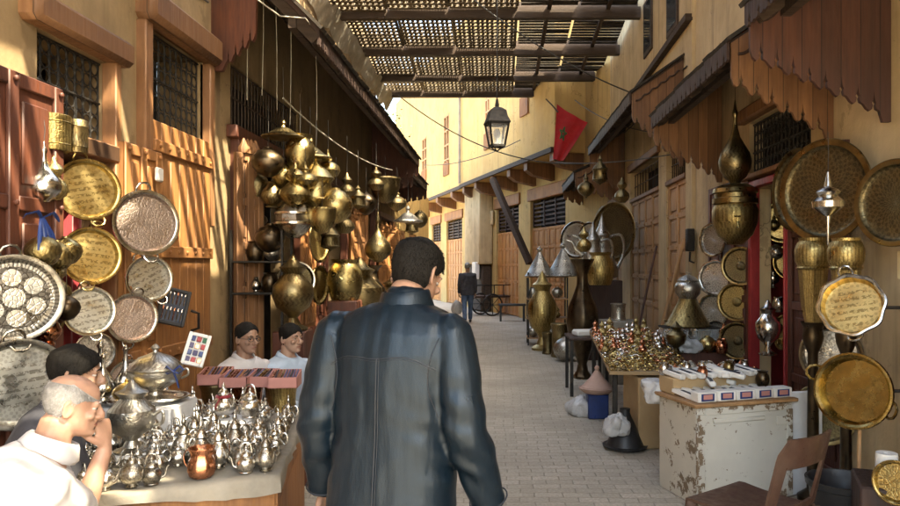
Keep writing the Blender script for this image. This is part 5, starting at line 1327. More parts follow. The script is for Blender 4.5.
# on the ground in front of the trinket table
q = at(597,392,7.6); 
mb = MB(Matrix.Translation((q.x,7.6,0))); mb.box((0,0,.13),(.22,.24,.26),ch=.012); o = mb.build('crate', MT['blue'], world=True, label='small blue plastic crate carrying the pink tagine', cat='crate')
pot('tagine','pinkish clay tagine with a cone lid on the blue crate',[(0,0),(.45,0),(.62,.12),(.66,.2),(.62,.22),(.55,.2),(0,.18)],M_('pink_clay',(.5,.33,.26),(.4,.26,.2),.8),(q.x,7.6,.262),.3,'tagine',lid=[(.56,.2),(.56,.23),(.45,.34),(.28,.52),(.14,.72),(.07,.82),(.09,.9),(.06,.97),(0,1)])
crumple('plastic_bag','white plastic bag slumped on the paving beside the tagine','plastic bag',(.93,7.7,0),(.17,.16,.13),MT['bag'],8)
q = at(624,440,6.35); o = pot('cone_pot','black cone shaped pot on a dark plate under the silver bag',[(0,0),(.42,0),(.55,.06),(.56,.1),(.5,.09),(.46,.1),(.34,.4),(.2,.72),(.12,.9),(.13,1),(0,1)],MT['black'],(q.x,6.3,0),.36,'pot')
crumple('plastic_bag','crumpled silvery bag draped over the black cone pot','plastic bag',(q.x-.1,6.16,.15),(.1,.09,.11),MT['bag'],15,.6)
pot('cauldron','wide dark metal cauldron on the ground beside the carton',[(0,0),(.3,0),(.42,.08),(.5,.3),(.5,.5),(.44,.62),(.46,.66),(.42,.68),(0,.6)],MT['silver_old'],(1.62,6.05,0),.46,'cauldron')
for k,(x,y,z,w,d,h,lab) in enumerate(((1.47,5.72,.3,.28,.3,.2,'lower beige drawer box beside the white cabinet'),(1.5,5.74,.53,.3,.32,.05,'thin beige board lying on the drawer boxes'),(1.5,5.78,.1,.3,.3,.2,'bottom wooden box under the beige drawer boxes'))):
    mb = MB(); mb.box((x,y,z),(w,d,h),ch=.008); o = mb.build('drawer_box', MT['carton'] if k < 2 else MT['wood_grey'], world=True, label=lab, cat='box')
pot('trinket_cup','red and gold cup on the beige drawer boxes',PR['jar'],MT['copper'],(1.45,5.7,.557),.16,'cup'); pot('trinket_cup','coppery cup behind the red and gold one on the drawer boxes',PR['gourd'],MT['copper'],(1.56,5.82,.557),.2,'cup')
# glass vitrines, lampshade and pot behind the trinket table
def vitrine(x, y, z, w, h, lab):
    o = thing('glass_case', lab, 'glass case', (x,y,z))
    for a,b,sx,sy in ((0,-w/2,w,.006),(0,w/2,w,.006),(-w/2,0,.006,w-.014),(w/2,0,.006,w-.014)):
        mb = MB(); mb.box((a,b,h/2),(sx,sy,h)); mb.build('pane', MT['pane'], o)
    mb = MB(); mb.box((0,0,h+.008),(w+.02,w+.02,.016),ch=.003); mb.build('lid', MT['iron'], o)
    mb = MB(); mb.box((0,0,-.008),(w+.02,w+.02,.016),ch=.003); mb.build('base', MT['iron'], o)
mb = MB(); mb.box((2.12,7.9,.36),(.8,.9,.72),ch=.01); mb.build('counter', MT['wood_red'], world=True, label='dark red counter against the wall behind the trinket table', cat='counter')
vitrine(1.92,7.75,.738,.26,.22,'left glass case on the dark counter with a brass pot inside'); vitrine(2.24,7.7,.738,.28,.22,'right glass case on the dark counter with a brass drum inside')
pot('stock_pot','brass pot inside the left glass case',PR['jar'],MT['brass_old'],(1.92,7.75,.74),.19,'pot'); pot('stock_pot','brass drum inside the right glass case',PR['drum'],MT['tray_brass2'],(2.24,7.7,.74),.19,'drum',scale_r=.9)
q = at(691,318,7.9)
o = pot('lamp_shade','wide pierced brass lampshade set on top of the glass cases',[(0,0),(.72,0),(.73,.03),(.7,.05),(.3,.92),(.28,1),(.24,1),(.62,.06),(0,.04)],MT['tray_brass2'],(2.08,7.75,.976),.3,'lampshade',seg=14,scale_r=1.15)
pot('lidded_pot','tarnished lidded pot standing on the pierced lampshade',[(0,0),(.3,0),(.32,.04),(.45,.2),(.5,.4),(.42,.58),(.36,.62),(.38,.65),(0,.65)],MT['silver_old'],(2.08,7.75,1.277),.3,'pot',lid=[(.38,.65),(.39,.68),(.26,.8),(.12,.86),(.06,.9),(.1,.95),(0,1)])
crumple('plastic_bag','clear film bundle on the counter by the glass cases','plastic bag',(1.98,7.42,.72),(.15,.1,.1),MT['bag'],21)
# more wares on the counter, on a stepped stand and hung along the right wall
more = [(1.85,7.35,.722,'urn','brass_old',.34,'brass urn at the near left corner of the dark counter'),(2.02,8.2,.722,'jar','brass',.3,'brass jar at the back of the dark counter'),(2.4,7.5,.722,'gourd','copper',.3,'copper burner at the right end of the dark counter'),
 (2.3,8.1,.722,'pear','silver',.34,'silver flask at the back right of the dark counter'),(2.2,7.42,.722,'ball','brass',.18,'small brass ball pot at the front of the dark counter'),(2.33,7.36,.722,'jar','copper',.16,'small copper jar at the front of the dark counter')]
for x,y,z,pr,m,h,lab in more: pot('stock_pot',lab,PR[pr],MT[m],(x,y,z),h,'pot')
o = thing('plant_stand','stepped wooden stand of small ware between the trinket table and the studded doors','stand',(2.1,9.0,0))
for k in range(3): mb = MB(); mb.box((-.2+.2*k,0,.3+.22*k),(.2,.8,.03)); mb.build('step', MT['wood_grey'], o)
for s in (-1,1):
    mb = MB(); mb.box((0,s*.38,.36),(.56,.03,.7)); mb.build('side', MT['wood_grey'], o)
kk = [('brass','jar'),('silver','urn'),('copper','ball'),('brass','pear'),('silver','gourd'),('brass','urn')]
for k in range(3):
    for j in range(4):
        m, pr = kk[(k*4+j*3) % 6]; pot('stock_pot',f"small {'brass' if m=='brass' else m} {dict(jar='jar',urn='urn',ball='pot',pear='flask',gourd='burner')[pr]}, {ORD[j]} from the front on the {('lowest','middle','top')[k]} step of the wooden stand",PR[pr],MT[m],(1.9+.2*k,8.7+.2*j,.317+.22*k),.2+.02*j,'pot',seg=18)
for (px,py,Y,h,pr,m,lab) in ((600,170,11.5,.5,'lantern','brass_old','brass lantern hanging under the carved awning by the far plates'),(622,190,11.0,.4,'gourd','brass_old','brass burner hanging under the carved awning before the studded doors'),(586,185,13.5,.5,'bulb','brass_old','brass lamp hanging under the last right hand awning'),
  (573,300,13.2,.5,'jar','brass','brass jar standing by the far rack'),(565,318,12.0,.42,'ball','silver_old','silver pot on the paving before the far rack')):
    q = at(px,py+.5*h*F/Y,Y); pot('hanging_lamp' if py < 200 else 'floor_pot',lab,PR[pr],MT[m],(q.x,q.y,q.z if py < 200 else 0),h,'lamp' if py < 200 else 'pot',wire=.5 if py < 200 else None)
# leaning timber: golden battens and a red pole
for k,(x0,x1,lab) in enumerate(((1.98,2.42,'pale batten leaning on the plaster, left of a pair'),(2.06,2.45,'pale batten leaning on the plaster, right of a pair'))):
    mb = MB(); mb.beam((x0-.05,9.3,.02),(x1,9.2+.16*k,2.0),.08,.03); mb.build('batten', MT['wood_grey'], world=True, label=lab, cat='batten')
mb = MB(); mb.tube([(1.95,10.6,0),(2.46,11.0,1.95)],.018,8); mb.build('pole', MT['wood_deep'], world=True, label='thin dark red pole leaning against the studded doors', cat='pole')
# black box lamp on the plaster pier
q = onx(690,240,RX-.09); mb = MB(); mb.box((0,0,0),(.1,.12,.3),ch=.01); o = mb.build('wall_lamp', MT['iron'], loc=q, label='small black box lamp fixed to the plaster pier', cat='wall lamp')
mb = MB(); mb.tube([(0,.0,-.16),(-.02,-.05,-.28),(.02,-.12,-.3)],.012,6); mb.build('bracket', MT['iron'], o)

# ----------------------------------------------------------------- tall ware farther along the right
pot('floor_vase','tall dark ribbed amphora standing before the brass dallahs',PR['amphora'],MT['bronze'],(1.2,10.2,0),1.78,'vase',flutes=.03,scale_r=.53)
def farplate(px,py,h,X,lab,m,rim,n): 
    q = onx(px,py,X); return tray('wall_plate',lab,m,rim,q,n,h/2*q.y/F,handles=False,cat='plate')
farplate(614,232,60,2.12,'big oval brass plate leaning at the end of the awning',MT['tray_old'],MT['brass_old'],(-.8,-.6,0))
farplate(604,226,40,2.0,'narrow silver plate edge on beside the big oval brass one',MT['tray_silver'],MT['silver_old'],(-.95,-.3,0))
farplate(577,240,38,1.7,'pale silver plate, leftmost of the far plates on the right side',MT['tray_silver2'],MT['silver'],(-.6,-.8,0))
farplate(590,240,36,1.85,'second pale silver plate beside the leftmost one',MT['tray_silver2'],MT['silver'],(-.85,-.5,0))
DAL = [(0,0),(.22,0),(.24,.03),(.25,.1),(.2,.3),(.13,.5),(.11,.62),(.13,.66),(.09,.74),(.05,.82),(.02,.93),(0,1)]
for (px,h,Y,lab) in ((593,1.0,12.2,'tall silver coffee pot with a beaked spout among the far plates'),(602,1.15,12.5,'tallest silver coffee pot with a beaked spout against the oval plate')):
    q = at(px,278,Y); pot('coffee_pot',lab,DAL,MT['silver_old'],q,h,'coffee pot',spout=[(.18,.4,.05),(.3,.5,.04),(.36,.62,.03),(.46,.66,.015)],handle=[(-.12,.64),(-.3,.66),(-.34,.4),(-.24,.14)],rot=(0,0,pi))
q = at(600,278,12.4); mb = MB(); mb.box((q.x,12.4,q.z/2-.02),(.7,.6,q.z-.04),ch=.01); mb.build('counter', MT['wood_dark'], world=True, label='dark counter under the tall silver coffee pots', cat='counter')
pot('bucket','dented brass bucket hanging in front of the far counter',PR['jar'],MT['tray_brass2'],at(600,285,10.6),.52,'bucket')
pot('incense_burner','brass burner finial standing behind the dark amphora',PR['gourd'],MT['brass'],at(584,252,11.0),.4,'burner')
mb = MB(); q = at(622,322,9.6); mb.box((0,0,q.z/2),(.5,.5,q.z),ch=.01); o = mb.build('metal_cabinet', MT['stone'], loc=(q.x,9.9,0), label='grey metal cabinet by the leaning red pole', cat='cabinet')
mb = MB(); mb.box((0,-.256,.6),(.4,.012,.3)); mb.build('door', MT['silver_old'], o)
pot('stock_pot','grey lidded box pot on top of the grey metal cabinet',PR['drum'],MT['silver_old'],(q.x,9.9,q.z),.24,'pot')
# rack of far goods with cone lamp shades
o = thing('shelf_rack','metal rack of brass ware under the cone shades on the far right','rack',(.98,14.6,0))
for s in (-1,1):
    for t in (-1,1): mb = MB(); mb.box((s*.4,t*.25,.75),(.03,.03,1.5)); mb.build('upright', MT['iron'], o)
for z in (.15,.55,.95,1.4): mb = MB(); mb.box((0,0,z),(.84,.54,.025)); mb.build('shelf', MT['wood_grey'], o)
for (dx,h,lab) in ((-.16,.62,'left metal cone lampshade on the far rack'),(.32,.7,'right metal cone lampshade on the far rack')):
    pot('lamp_shade',lab,PR['cone'],MT['silver_old'],(.98+dx,14.5,1.415),h,'lampshade',seg=8,scale_r=1.05)
for (px,py,h,pr,m,lab) in ((551,300,.5,'bowl','brass_old','brass bowl on a foot before the far rack'),):
    pot('floor_urn','tall pale brass urn with a domed lid in front of the far rack',PR['urn'],MT['tray_brass2'],(.82,13.6,0),1.55,'urn',scale_r=.6)
k = 0
for z in (.165,.565,.965):
    for dx in (-.3,-.05,.2):
        pr = rnd.choice(['jar','gourd','ball']); pot('stock_pot',f"small {('silver','brass')[k%2]} {dict(jar='jar',gourd='burner',ball='pot')[pr]}, {ORD[k%3]} along the {('lowest','middle','upper')[k//3]} shelf of the far rack",PR[pr],MT[('silver_old','brass')[k%2]],(.98+dx,14.42,z),.24,'pot',seg=16); k += 1
for (px,Y,h,lab) in ((560,12.6,.6,'short brass pedestal on the paving beside the far rack'),(548,13.0,.4,'low pale brass stool pot on the paving before the far rack')):
    q = at(px,300,Y); pot('floor_pot',lab,PR['drum'],MT['brass_old'],(q.x,Y,0),h,'pot',scale_r=.6)
# little dark bench before the far doors, handcart
o = thing('bench','small dark bench on the paving before the far studded door','bench',(.36,20.6,0))
mb = MB(); mb.box((0,0,.48),(.8,.4,.06),ch=.01); mb.build('seat', MT['black'], o)
for s in (-1,1):
    for t in (-1,1): mb = MB(); mb.box((s*.34,t*.15,.225),(.06,.06,.45)); mb.build('leg', MT['black'], o)
o = thing('handcart','dark handcart with spoked wheels parked by the far pier','handcart',(-.35,23.0,0),(0,0,.5))
mb = MB(); mb.box((0,0,.62),(1.5,.7,.06)); mb.build('bed', MT['wood_dark'], o)
for s in (-1,1):
    w = MB(); T = Matrix.Translation((-.1,s*.42,.36)) @ Matrix.Rotation(pi/2,4,'X'); w.torus(.34,.028,24,6,0,T)
    for k in range(8): a = k*pi/4; w.tube([(-.1,s*.42,.36),(-.1+.33*cos(a),s*.42,.36+.33*sin(a))],.012,5)
    w.build('wheel', MT['iron'], o)
for s in (-1,1): mb = MB(); mb.tube([(.7,s*.3,.62),(1.1,s*.3,.95),(1.4,s*.28,1.1)],.025,6); mb.build('handle', MT['iron'], o)
mb = MB(); 
for k in range(5): mb.tube([(-.7+k*.35,-.34,.65),(-.7+k*.35,-.34,1.0)],.018,6)
mb.tube([(-.75,-.34,1.0),(.75,-.34,1.0)],.018,6); mb.build('rail', MT['iron'], o)

# ----------------------------------------------------------------- brown plastic chair, bin and odds at the right corner
def plastic_chair():
    f = V((-.6,.8,0)).normalized(); ang = math.atan2(f.y,f.x)   # facing away up the street
    o = thing('plastic_chair','brown moulded plastic chair turned away from the camera','chair',(1.3,3.6,0),(0,0,ang))
    # local +x forward
    seat = []
    for i in range(13):
        t = i/12; x = .24 - .46*t; w = .235 - .03*t
        z = .43 + .012*sin(t*pi)*-1 + .012*(t < .05)
        if i == 0: z -= .018
        row = []
        for k in range(11):
            u = k/10*2-1; row.append((x+.02*(1-u*u)*(1 if i == 0 else 0), u*w, z + .012*u*u))
        seat.append(row)
    mb = MB(); vs = [p for r in seat for p in r]; n = 11
    fs = [(i*n+k,i*n+k+1,(i+1)*n+k+1,(i+1)*n+k) for i in range(12) for k in range(10)]
    b = len(vs); vs2 = [(x,y,z-.014) for x,y,z in vs]; rim = [i for i in range(n)] + [i*n+n-1 for i in range(1,13)] + [12*n+k for k in range(n-2,-1,-1)] + [i*n for i in range(11,0,-1)]
    mb.add(vs+vs2, fs + [tuple(i+b for i in reversed(f_)) for f_ in fs] + [(rim[i],rim[(i+1)%len(rim)],rim[(i+1)%len(rim)]+b,rim[i]+b) for i in range(len(rim))])
    mb.build('seat', MT['chair'], o, ang=60)
    # back: curved frame with an open middle and a broad head band
    mb = MB()
    def bp(u, h): # u -1..1 across, h 0..1 up
        return V((-.22 - .1*h - .05*(1-u*u)*(.4+h*.6) + .03, u*(.225-.01*h), .44+.4*h))
    def strip(u0,u1,h0,h1,nu,nh,th=.016):
        vs=[];fs=[]
        for i in range(nu+1):
            for j in range(nh+1):
                u=u0+(u1-u0)*i/nu; h=h0+(h1-h0)*j/nh
                if h>.8: u*=1-(h-.8)*.9*abs(u)
                vs.append(tuple(bp(u,h)))
        m=nh+1
        for i in range(nu):
            for j in range(nh): fs.append((i*m+j,(i+1)*m+j,(i+1)*m+j+1,i*m+j+1))
        b=len(vs); vs+= [(x-th,y,z) for x,y,z in vs]
        ed=[i*m for i in range(nu+1)]+[nu*m+j for j in range(1,m)]+[i*m+nh for i in range(nu-1,-1,-1)]+[j for j in range(nh-1,0,-1)]
        mb.add(vs, fs+[tuple(k+b for k in reversed(f_)) for f_ in fs]+[(ed[i],ed[(i+1)%len(ed)],ed[(i+1)%len(ed)]+b,ed[i]+b) for i in range(len(ed))])
    strip(-1,1,.62,1,14,6); strip(-1,-.74,0,.62,3,6); strip(.74,1,0,.62,3,6); strip(-.74,.74,0,.1,10,2)
    mb.build('backrest', MT['chair'], o, ang=50)
    for s in (-1,1):
        for fx,bx in ((.22,.27),(-.21,-.29)):
            l = MB(); l.tube([(fx,s*.21,.425),((fx+bx)/2,s*.22,.2),(bx,s*.235,0)],[.032,.027,.022],8,flat=.7); l.build('leg', MT['chair'], o)
    return o
plastic_chair()
pot('bin','black plastic bin behind the brown chair',[(0,0),(.36,0),(.38,.03),(.46,.9),(.5,.92),(.51,1),(.47,1),(.43,.9),(.34,.06),(0,.05)],MT['black'],(1.98,4.02,0),.42,'bin')
mb = MB(); mb.tube([(2.07,4.05,.1),(2.16,4.2,.8)],.011,8); mb.build('stick', MT['wood_grey'], world=True, label='thin wooden stick standing in the black bin', cat='stick')
q = at(882,474,3.6); 
mb = MB(Matrix.Translation((q.x+.04,3.62,0)) @ Matrix.Rotation(-.35,4,'Z')); mb.box((0,0,.27),(.3,.36,.54),ch=.01); mb.build('crate', MT['wood_dark'], world=True, label='dark crate in the right hand corner under the paper roll', cat='crate')
mb = MB(Matrix.Translation((q.x-.02,3.52,.545))); mb.lathe([(.016,0),(.05,0),(.052,.01),(.052,.15),(.05,.16),(.016,.16),(.016,0)],24); mb.build('paper_roll', MT['paper'], world=True, label='white paper towel roll standing on the dark crate', cat='paper roll')
mb = MB(Matrix.Translation((q.x-.06,3.32,.16)) @ Matrix.Rotation(.35,4,'Y') @ Matrix.Rotation(-.3,4,'Z')); mb.box((0,0,.18),(.16,.03,.4),ch=.006); o = mb.build('folder', MT['navy'], world=True, label='navy box file leaning in the right hand corner', cat='folder')
mb = MB(Matrix.Translation((q.x-.06,3.32,.16)) @ Matrix.Rotation(.35,4,'Y') @ Matrix.Rotation(-.3,4,'Z')); mb.box((0.0,-.0165,.3),(.06,.004,.09)); mb.build('tag', MT['paper'], o, world=True)
rtray(897,482,44,'brass plate leaning at the right edge by the navy box file',MT['tray_brass2'],MT['brass'],X=1.95,n=(-.7,-.7,.1),handles=False)
# plug-like niche box on the plaster by the right edge
# ================================================================= PEOPLE
def skinmat(name, c, c2): 
    m = M_(name, c, c2, .52, scale=14, bs=.2, bd=.002, bscale=90, vary=0, spec=.4, rvar=.08)
    b = m.node_tree.nodes['Principled BSDF']; b.inputs['Subsurface Weight'].default_value = .12; b.inputs['Subsurface Radius'].default_value = (.02,.008,.004); b.inputs['Subsurface Scale'].default_value = .5
    return m
MT['skin_old'] = skinmat('weathered_skin', (.4,.235,.165), (.31,.17,.115)); MT['skin'] = skinmat('tan_skin', (.34,.2,.135), (.26,.145,.095))
MT['skin_young'] = skinmat('young_skin', (.4,.245,.17), (.32,.185,.125))
MT['hair'] = M_('black_hair', (.007,.006,.005), (.013,.011,.009), .8, spec=.15, scale=30, stretch=(1,1,.3), bs=.6, bd=.004, bscale=130, vary=0)
MT['hair_grey'] = M_('grey_hair', (.3,.29,.28), (.17,.16,.15), .6, scale=40, bs=.6, bd=.004, bscale=120, vary=0)
MT['lip'] = M_('lip', (.27,.1,.075), None, .5, vary=0); MT['eye'] = M_('eye_white', (.4,.36,.32), None, .3, vary=0, bs=0); MT['iris'] = M_('dark_iris', (.02,.012,.008), None, .1, vary=0, bs=0)
MT['shirt'] = M_('white_shirt', (.55,.53,.53), (.47,.45,.45), .85, scale=9, bs=.2, bd=.004, bscale=60, vary=0)
MT['shirt_blue'] = M_('pale_blue_shirt', (.42,.5,.6), (.35,.43,.53), .85, scale=9, bs=.2, bd=.004, bscale=60, vary=0)
MT['shirt_dark'] = M_('dark_shirt', (.035,.035,.045), (.05,.05,.06), .85, scale=9, bs=.2, vary=0)
MT['jeans'] = M_('blue_jeans', (.06,.1,.18), (.1,.15,.25), .85, scale=9, bs=.3, vary=0); MT['trousers'] = M_('dark_trousers', (.03,.03,.034), (.045,.045,.05), .85, scale=9, bs=.3, vary=0)
def leather():
    m, nt, b = _nt('blue_black_leather'); L = nt.links
    co = coords(nt); f = noise(nt, co, 3.5, 7, .65); g = noise(nt, co, 22, 5)
    col = ramp(nt, f, [(.35,(.0035,.0085,.0145)),(.52,(.004,.0095,.016)),(.75,(.007,.0145,.023))])
    L.new(col, b.inputs['Base Color']); L.new(ramp(nt, mth(nt,'ADD',mth(nt,'MULTIPLY',f,.6),mth(nt,'MULTIPLY',g,.4)), [(.3,.25),(.7,.36)]), b.inputs['Roughness'])
    vo = N(nt,'ShaderNodeTexVoronoi',feature='DISTANCE_TO_EDGE'); vo.inputs['Scale'].default_value = 240; L.new(co, vo.inputs['Vector'])
    mp = N(nt,'ShaderNodeMapping'); mp.inputs['Scale'].default_value = (16,16,4); L.new(co, mp.inputs[0])
    cr = noise(nt, mp.outputs[0], 1.6, 5, .55)
    bump(nt, b, mth(nt,'ADD',mth(nt,'MULTIPLY',ramp(nt,vo.outputs['Distance'],[(0,0.0),(.08,1.0)]),.06),cr), .28, .012)
    b.inputs['Specular IOR Level'].default_value = .36; b.inputs['Specular Tint'].default_value = (.82,.91,1,1)
    return m
MT['leather'] = leather(); MT['seam'] = M_('leather_seam', (.012,.017,.026), None, .5, vary=0)

HROWS = [(-.118,.078,.02,.018),(-.108,.09,.0,.036),(-.085,.093,-.035,.052),(-.06,.092,-.055,.061),(-.03,.09,-.085,.067),(0,.084,-.098,.071),(.028,.094,-.104,.0745),(.06,.089,-.103,.0755),(.085,.071,-.092,.068),(.104,.045,-.07,.052),(.116,.012,-.036,.027)]
def hrow(z):
    z = max(HROWS[0][0], min(HROWS[-1][0], z))
    for a, b in zip(HROWS, HROWS[1:]):
        if a[0] <= z <= b[0]:
            t = (z-a[0])/(b[0]-a[0]); return [a[i]+(b[i]-a[i])*t for i in range(4)]
def hpt(a, z, off=0):
    _, yf, yb, w = hrow(z); yc = (yf+yb)/2; d = (yf-yb)/2; s = sin(a)
    return V(((w+off)*cos(a)*(1-.1*max(0,s)**2), yc+(d+off)*s, z))
def headmat(c, f, up=(0,0,1)):
    y = V(f).normalized(); z = V(up); z = (z-y*z.dot(y)).normalized(); x = y.cross(z)
    M = Matrix((x,y,z)).transposed().to_4x4(); M.translation = c; return M
def add_head(mb, M, nose=1.0):
    rings = [[tuple(hpt(2*pi*k/28, z)) for k in range(28)] for z,*_ in HROWS]
    mb.loft(rings, M=M)
    mb.ell((0,-.01,.112),(.03,.04,.012),M=None) if False else None
    mb.tube([(0,.086,.018),(0,.1,-.006),(0,.112,-.026),(0,.115,-.036),(0,.098,-.045)],[.009,.01,.0125,.013,.009],10,M=M)
    for s in (-1,1):
        mb.ell((s*.0125,.1,-.037),(.009,.012,.008),M=None,seg=10,rows=8) if False else mb.add(*_ellm((s*.0125,.1,-.037),(.009,.012,.0085)),0,M)
        mb.add(*_ellm((s*.03,.084,.021),(.024,.012,.007)),0,M)      # brow ridge
        mb.add(*_ellm((s*.032,.079,.008),(.017,.012,.006)),0,M)     # upper lid
        mb.add(*_ellm((s*.032,.078,-.011),(.016,.011,.005)),0,M)    # lower lid
        mb.add(*_ellm((s*.043,.07,-.03),(.02,.018,.016)),0,M)       # cheekbone
        ea = Matrix.Translation((s*.076,-.012,-.008)) @ Matrix.Rotation(s*.35,4,'Z') @ Matrix.Rotation(-.15,4,'X')
        b = MB(ea); pts = [(0,.017*cos(t)*(1 if t<pi else .9),.031*sin(t)) for t in [2*pi*i/18 for i in range(18)]]
        b.tube(pts,.0058,8,closed=True); b.add(*_ellm((-s*.003,.002,0),(.005,.015,.028))); b.add(*_ellm((0,.004,-.028),(.006,.009,.01)))
        mb.add(b.v, b.f, 0, M)
    mb.add(*_ellm((0,.088,-.062),(.026,.012,.008)),0,M); mb.add(*_ellm((0,.087,-.073),(.022,.012,.008)),0,M); mb.add(*_ellm((0,.086,-.1),(.022,.016,.014)),0,M)
def _ellm(c, r, seg=12, rows=8):
    b = MB(); b.ell(c, r, seg=seg, rows=rows); return b.v, b.f
def add_hand(mb, W, d, n, side, curl=.6, size=1.0):
    """wrist W, direction d along the palm, palm normal n (the side the fingers close to), side=+1 when the thumb lies along d x n"""
    d = V(d).normalized(); n = V(n); n = (n-d*n.dot(d)).normalized(); s = d.cross(n)*side
    k = size; ring = lambda c, w, t: [tuple(c + s*(w*cos(a)) + n*(t*sin(a))) for a in [2*pi*i/14 for i in range(14)]]
    mb.loft([ring(W-d*.03*k,.024*k,.02*k), ring(W,.027*k,.019*k), ring(W+d*.03*k,.036*k,.018*k), ring(W+d*.065*k,.041*k,.016*k), ring(W+d*.09*k,.04*k,.0135*k), ring(W+d*.1*k,.034*k,.009*k)])
    for i,(off,L,r) in enumerate(((.031,.078,.0088),(.0105,.088,.0092),(-.0105,.082,.0088),(-.03,.064,.0078))):
        p = W+d*.088*k+s*off*k; dirv = d.copy(); pts = [p-d*.02*k, p]; rs = [r*k, r*1.05*k]
        for j,(fr,c) in enumerate(((.45,curl*.8),(.31,curl*1.15),(.24,curl*.8))):
            a = c*(1+.06*i); dirv = (dirv*cos(a)+n*sin(a)).normalized(); nn = (n - dirv*n.dot(dirv)).normalized()
            p = p+dirv*L*fr*k; pts.append(p.copy()); rs.append(r*(1,.96,.85)[j]*k)
            n_ = nn
        pts.append(p+dirv*.004*k); rs.append(r*.5*k); mb.tube(pts, rs, 9)
    t0 = W+d*.025*k+s*.03*k; a = (d*.6+s*.75+n*.35).normalized(); t1 = t0+a*.038*k; b = (d*.85+s*.25+n*(.3+curl*.4)).normalized(); t2 = t1+b*.032*k; c = (d*.8-s*.05+n*(.35+curl*.5)).normalized(); t3 = t2+c*.026*k
    mb.tube([t0-a*.01, t0, t1, t2, t3, t3+c*.004], [.014*k,.014*k,.0115*k,.0105*k,.009*k,.005*k], 9)
def limb(mb, pts, rs, seg=14, m=4):
    p, r = smoothpath(pts, rs, m)
    d0 = (p[0]-p[1]).normalized(); d1 = (p[-1]-p[-2]).normalized()
    p = [p[0]+d0*r[0]*.6, p[0]+d0*r[0]*.35] + p + [p[-1]+d1*r[-1]*.35, p[-1]+d1*r[-1]*.55]; r = [r[0]*.45, r[0]*.85] + r + [r[-1]*.85, r[-1]*.45]
    mb.tube(p, r, seg)
TROWS = [(-.08,.15,.115),(0,.165,.125),(.2,.155,.115),(.38,.155,.115),(.6,.17,.122),(.78,.18,.122),(.88,.165,.105),(.95,.115,.08),(1.0,.062,.06)]
def torso(mb, P, Nk, r, bulge=(0,0,0), kw=1.0, kd=1.0, off=0.0, t0=-.08, t1=1.0, seg=24, rows=TROWS):
    P, Nk, r = V(P), V(Nk), V(r).normalized(); Cc = (P+Nk)/2 + V(bulge); rings = []
    for (t, a, b) in rows:
        if t < t0-1e-6 or t > t1+1e-6: continue
        c = P*(1-t)**2 + Cc*2*t*(1-t) + Nk*t*t; tg = ((Cc-P)*(1-t)+(Nk-Cc)*t).normalized()
        x = (r-tg*r.dot(tg)).normalized(); y = tg.cross(x)
        rings.append([tuple(c + x*((a*kw+off)*cp(cos(q))) + y*((b*kd+off)*cp(sin(q)))) for q in [2*pi*i/seg for i in range(seg)]])
    mb.loft(rings)
def cp(v): return math.copysign(abs(v)**.82, v)
def remesh(mb, name, mat, voxel, parent=None, smooth=4, fold=None, ang=180):
    o = mb.build(name, mat, parent, world=True, ang=ang)
    m = o.modifiers.new('r','REMESH'); m.mode = 'VOXEL'; m.voxel_size = voxel; m.use_smooth_shade = True
    s = o.modifiers.new('s','SMOOTH'); s.factor = .5; s.iterations = smooth
    dg = bpy.context.evaluated_depsgraph_get(); me = bpy.data.meshes.new_from_object(o.evaluated_get(dg))
    o.modifiers.clear(); o.data = me; me.name = name
    if not me.materials: me.materials.append(mat)
    if fold:
        off = wloc(o); nr = [v.normal.copy() for v in me.vertices]
        for v, n_ in zip(me.vertices, nr): v.co += n_*fold(v.co+off, n_)
    me.polygons.foreach_set('use_smooth', [True]*len(me.polygons)); me.update()
    return o
def add_hair(M, mat, body, low, th=.007, strands=900, top=.116, seed=1, lo2=None, L=.012):
    rr = random.Random(seed); mb = MB(M); na, nt_ = 40, 12; vs = []; fs = []; outer = []
    for i in range(na):
        a = 2*pi*i/na; zl = low(a)+rr.uniform(-.003,.003); col = []; tp = top(a) if callable(top) else top
        for j in range(nt_+1):
            z = zl+(tp-zl)*j/nt_; o_ = th*(min(1,(j+.3)/2))+rr.uniform(-.0012,.0012)
            p = hpt(a, z, o_); p.z += (th*.8 if j == nt_ else 0); col.append(p)
        outer.append(col)
    n1 = nt_+1
    for col in outer: vs += [tuple(p) for p in col]
    for i in range(na):
        j = (i+1)%na
        for k in range(nt_): fs.append((i*n1+k, j*n1+k, j*n1+k+1, i*n1+k+1))
    b = len(vs)
    if lo2 is None: vs.append((0,-.012,top+th*1.5)); fs += [(i*n1+nt_, ((i+1)%na)*n1+nt_, b) for i in range(na)]
    b = len(vs)
    for i in range(na): vs.append(tuple(hpt(2*pi*i/na, low(2*pi*i/na)-.002, -.006)))
    for i in range(na): fs.append((b+i, b+(i+1)%na, ((i+1)%na)*n1, i*n1))
    mb.add(vs, fs)
    sv = []; sf = []
    for _ in range(strands):
        a = rr.uniform(0,2*pi); zl = low(a); tp = top(a) if callable(top) else top; z = zl+(tp-zl)*rr.random()**.9
        if tp-zl < .01: continue
        p = hpt(a, z, th*.8); n_ = (hpt(a,z,th+.01)-p).normalized(); d = (n_*.55+V((rr.uniform(-.4,.4),rr.uniform(-.4,.4),-.75+.5*(z>.08)))).normalized()
        t = n_.cross(d); t = t.normalized()*.0012 if t.length > 1e-4 else V((.001,0,0)); k = len(sv); l = L*rr.uniform(.6,1.2)
        sv += [tuple(p-t),tuple(p+t),tuple(p+d*l+n_*.002)]; sf.append((k,k+1,k+2))
    mb.add(sv, sf); return mb.build('hair', mat, body, world=True, ang=180)
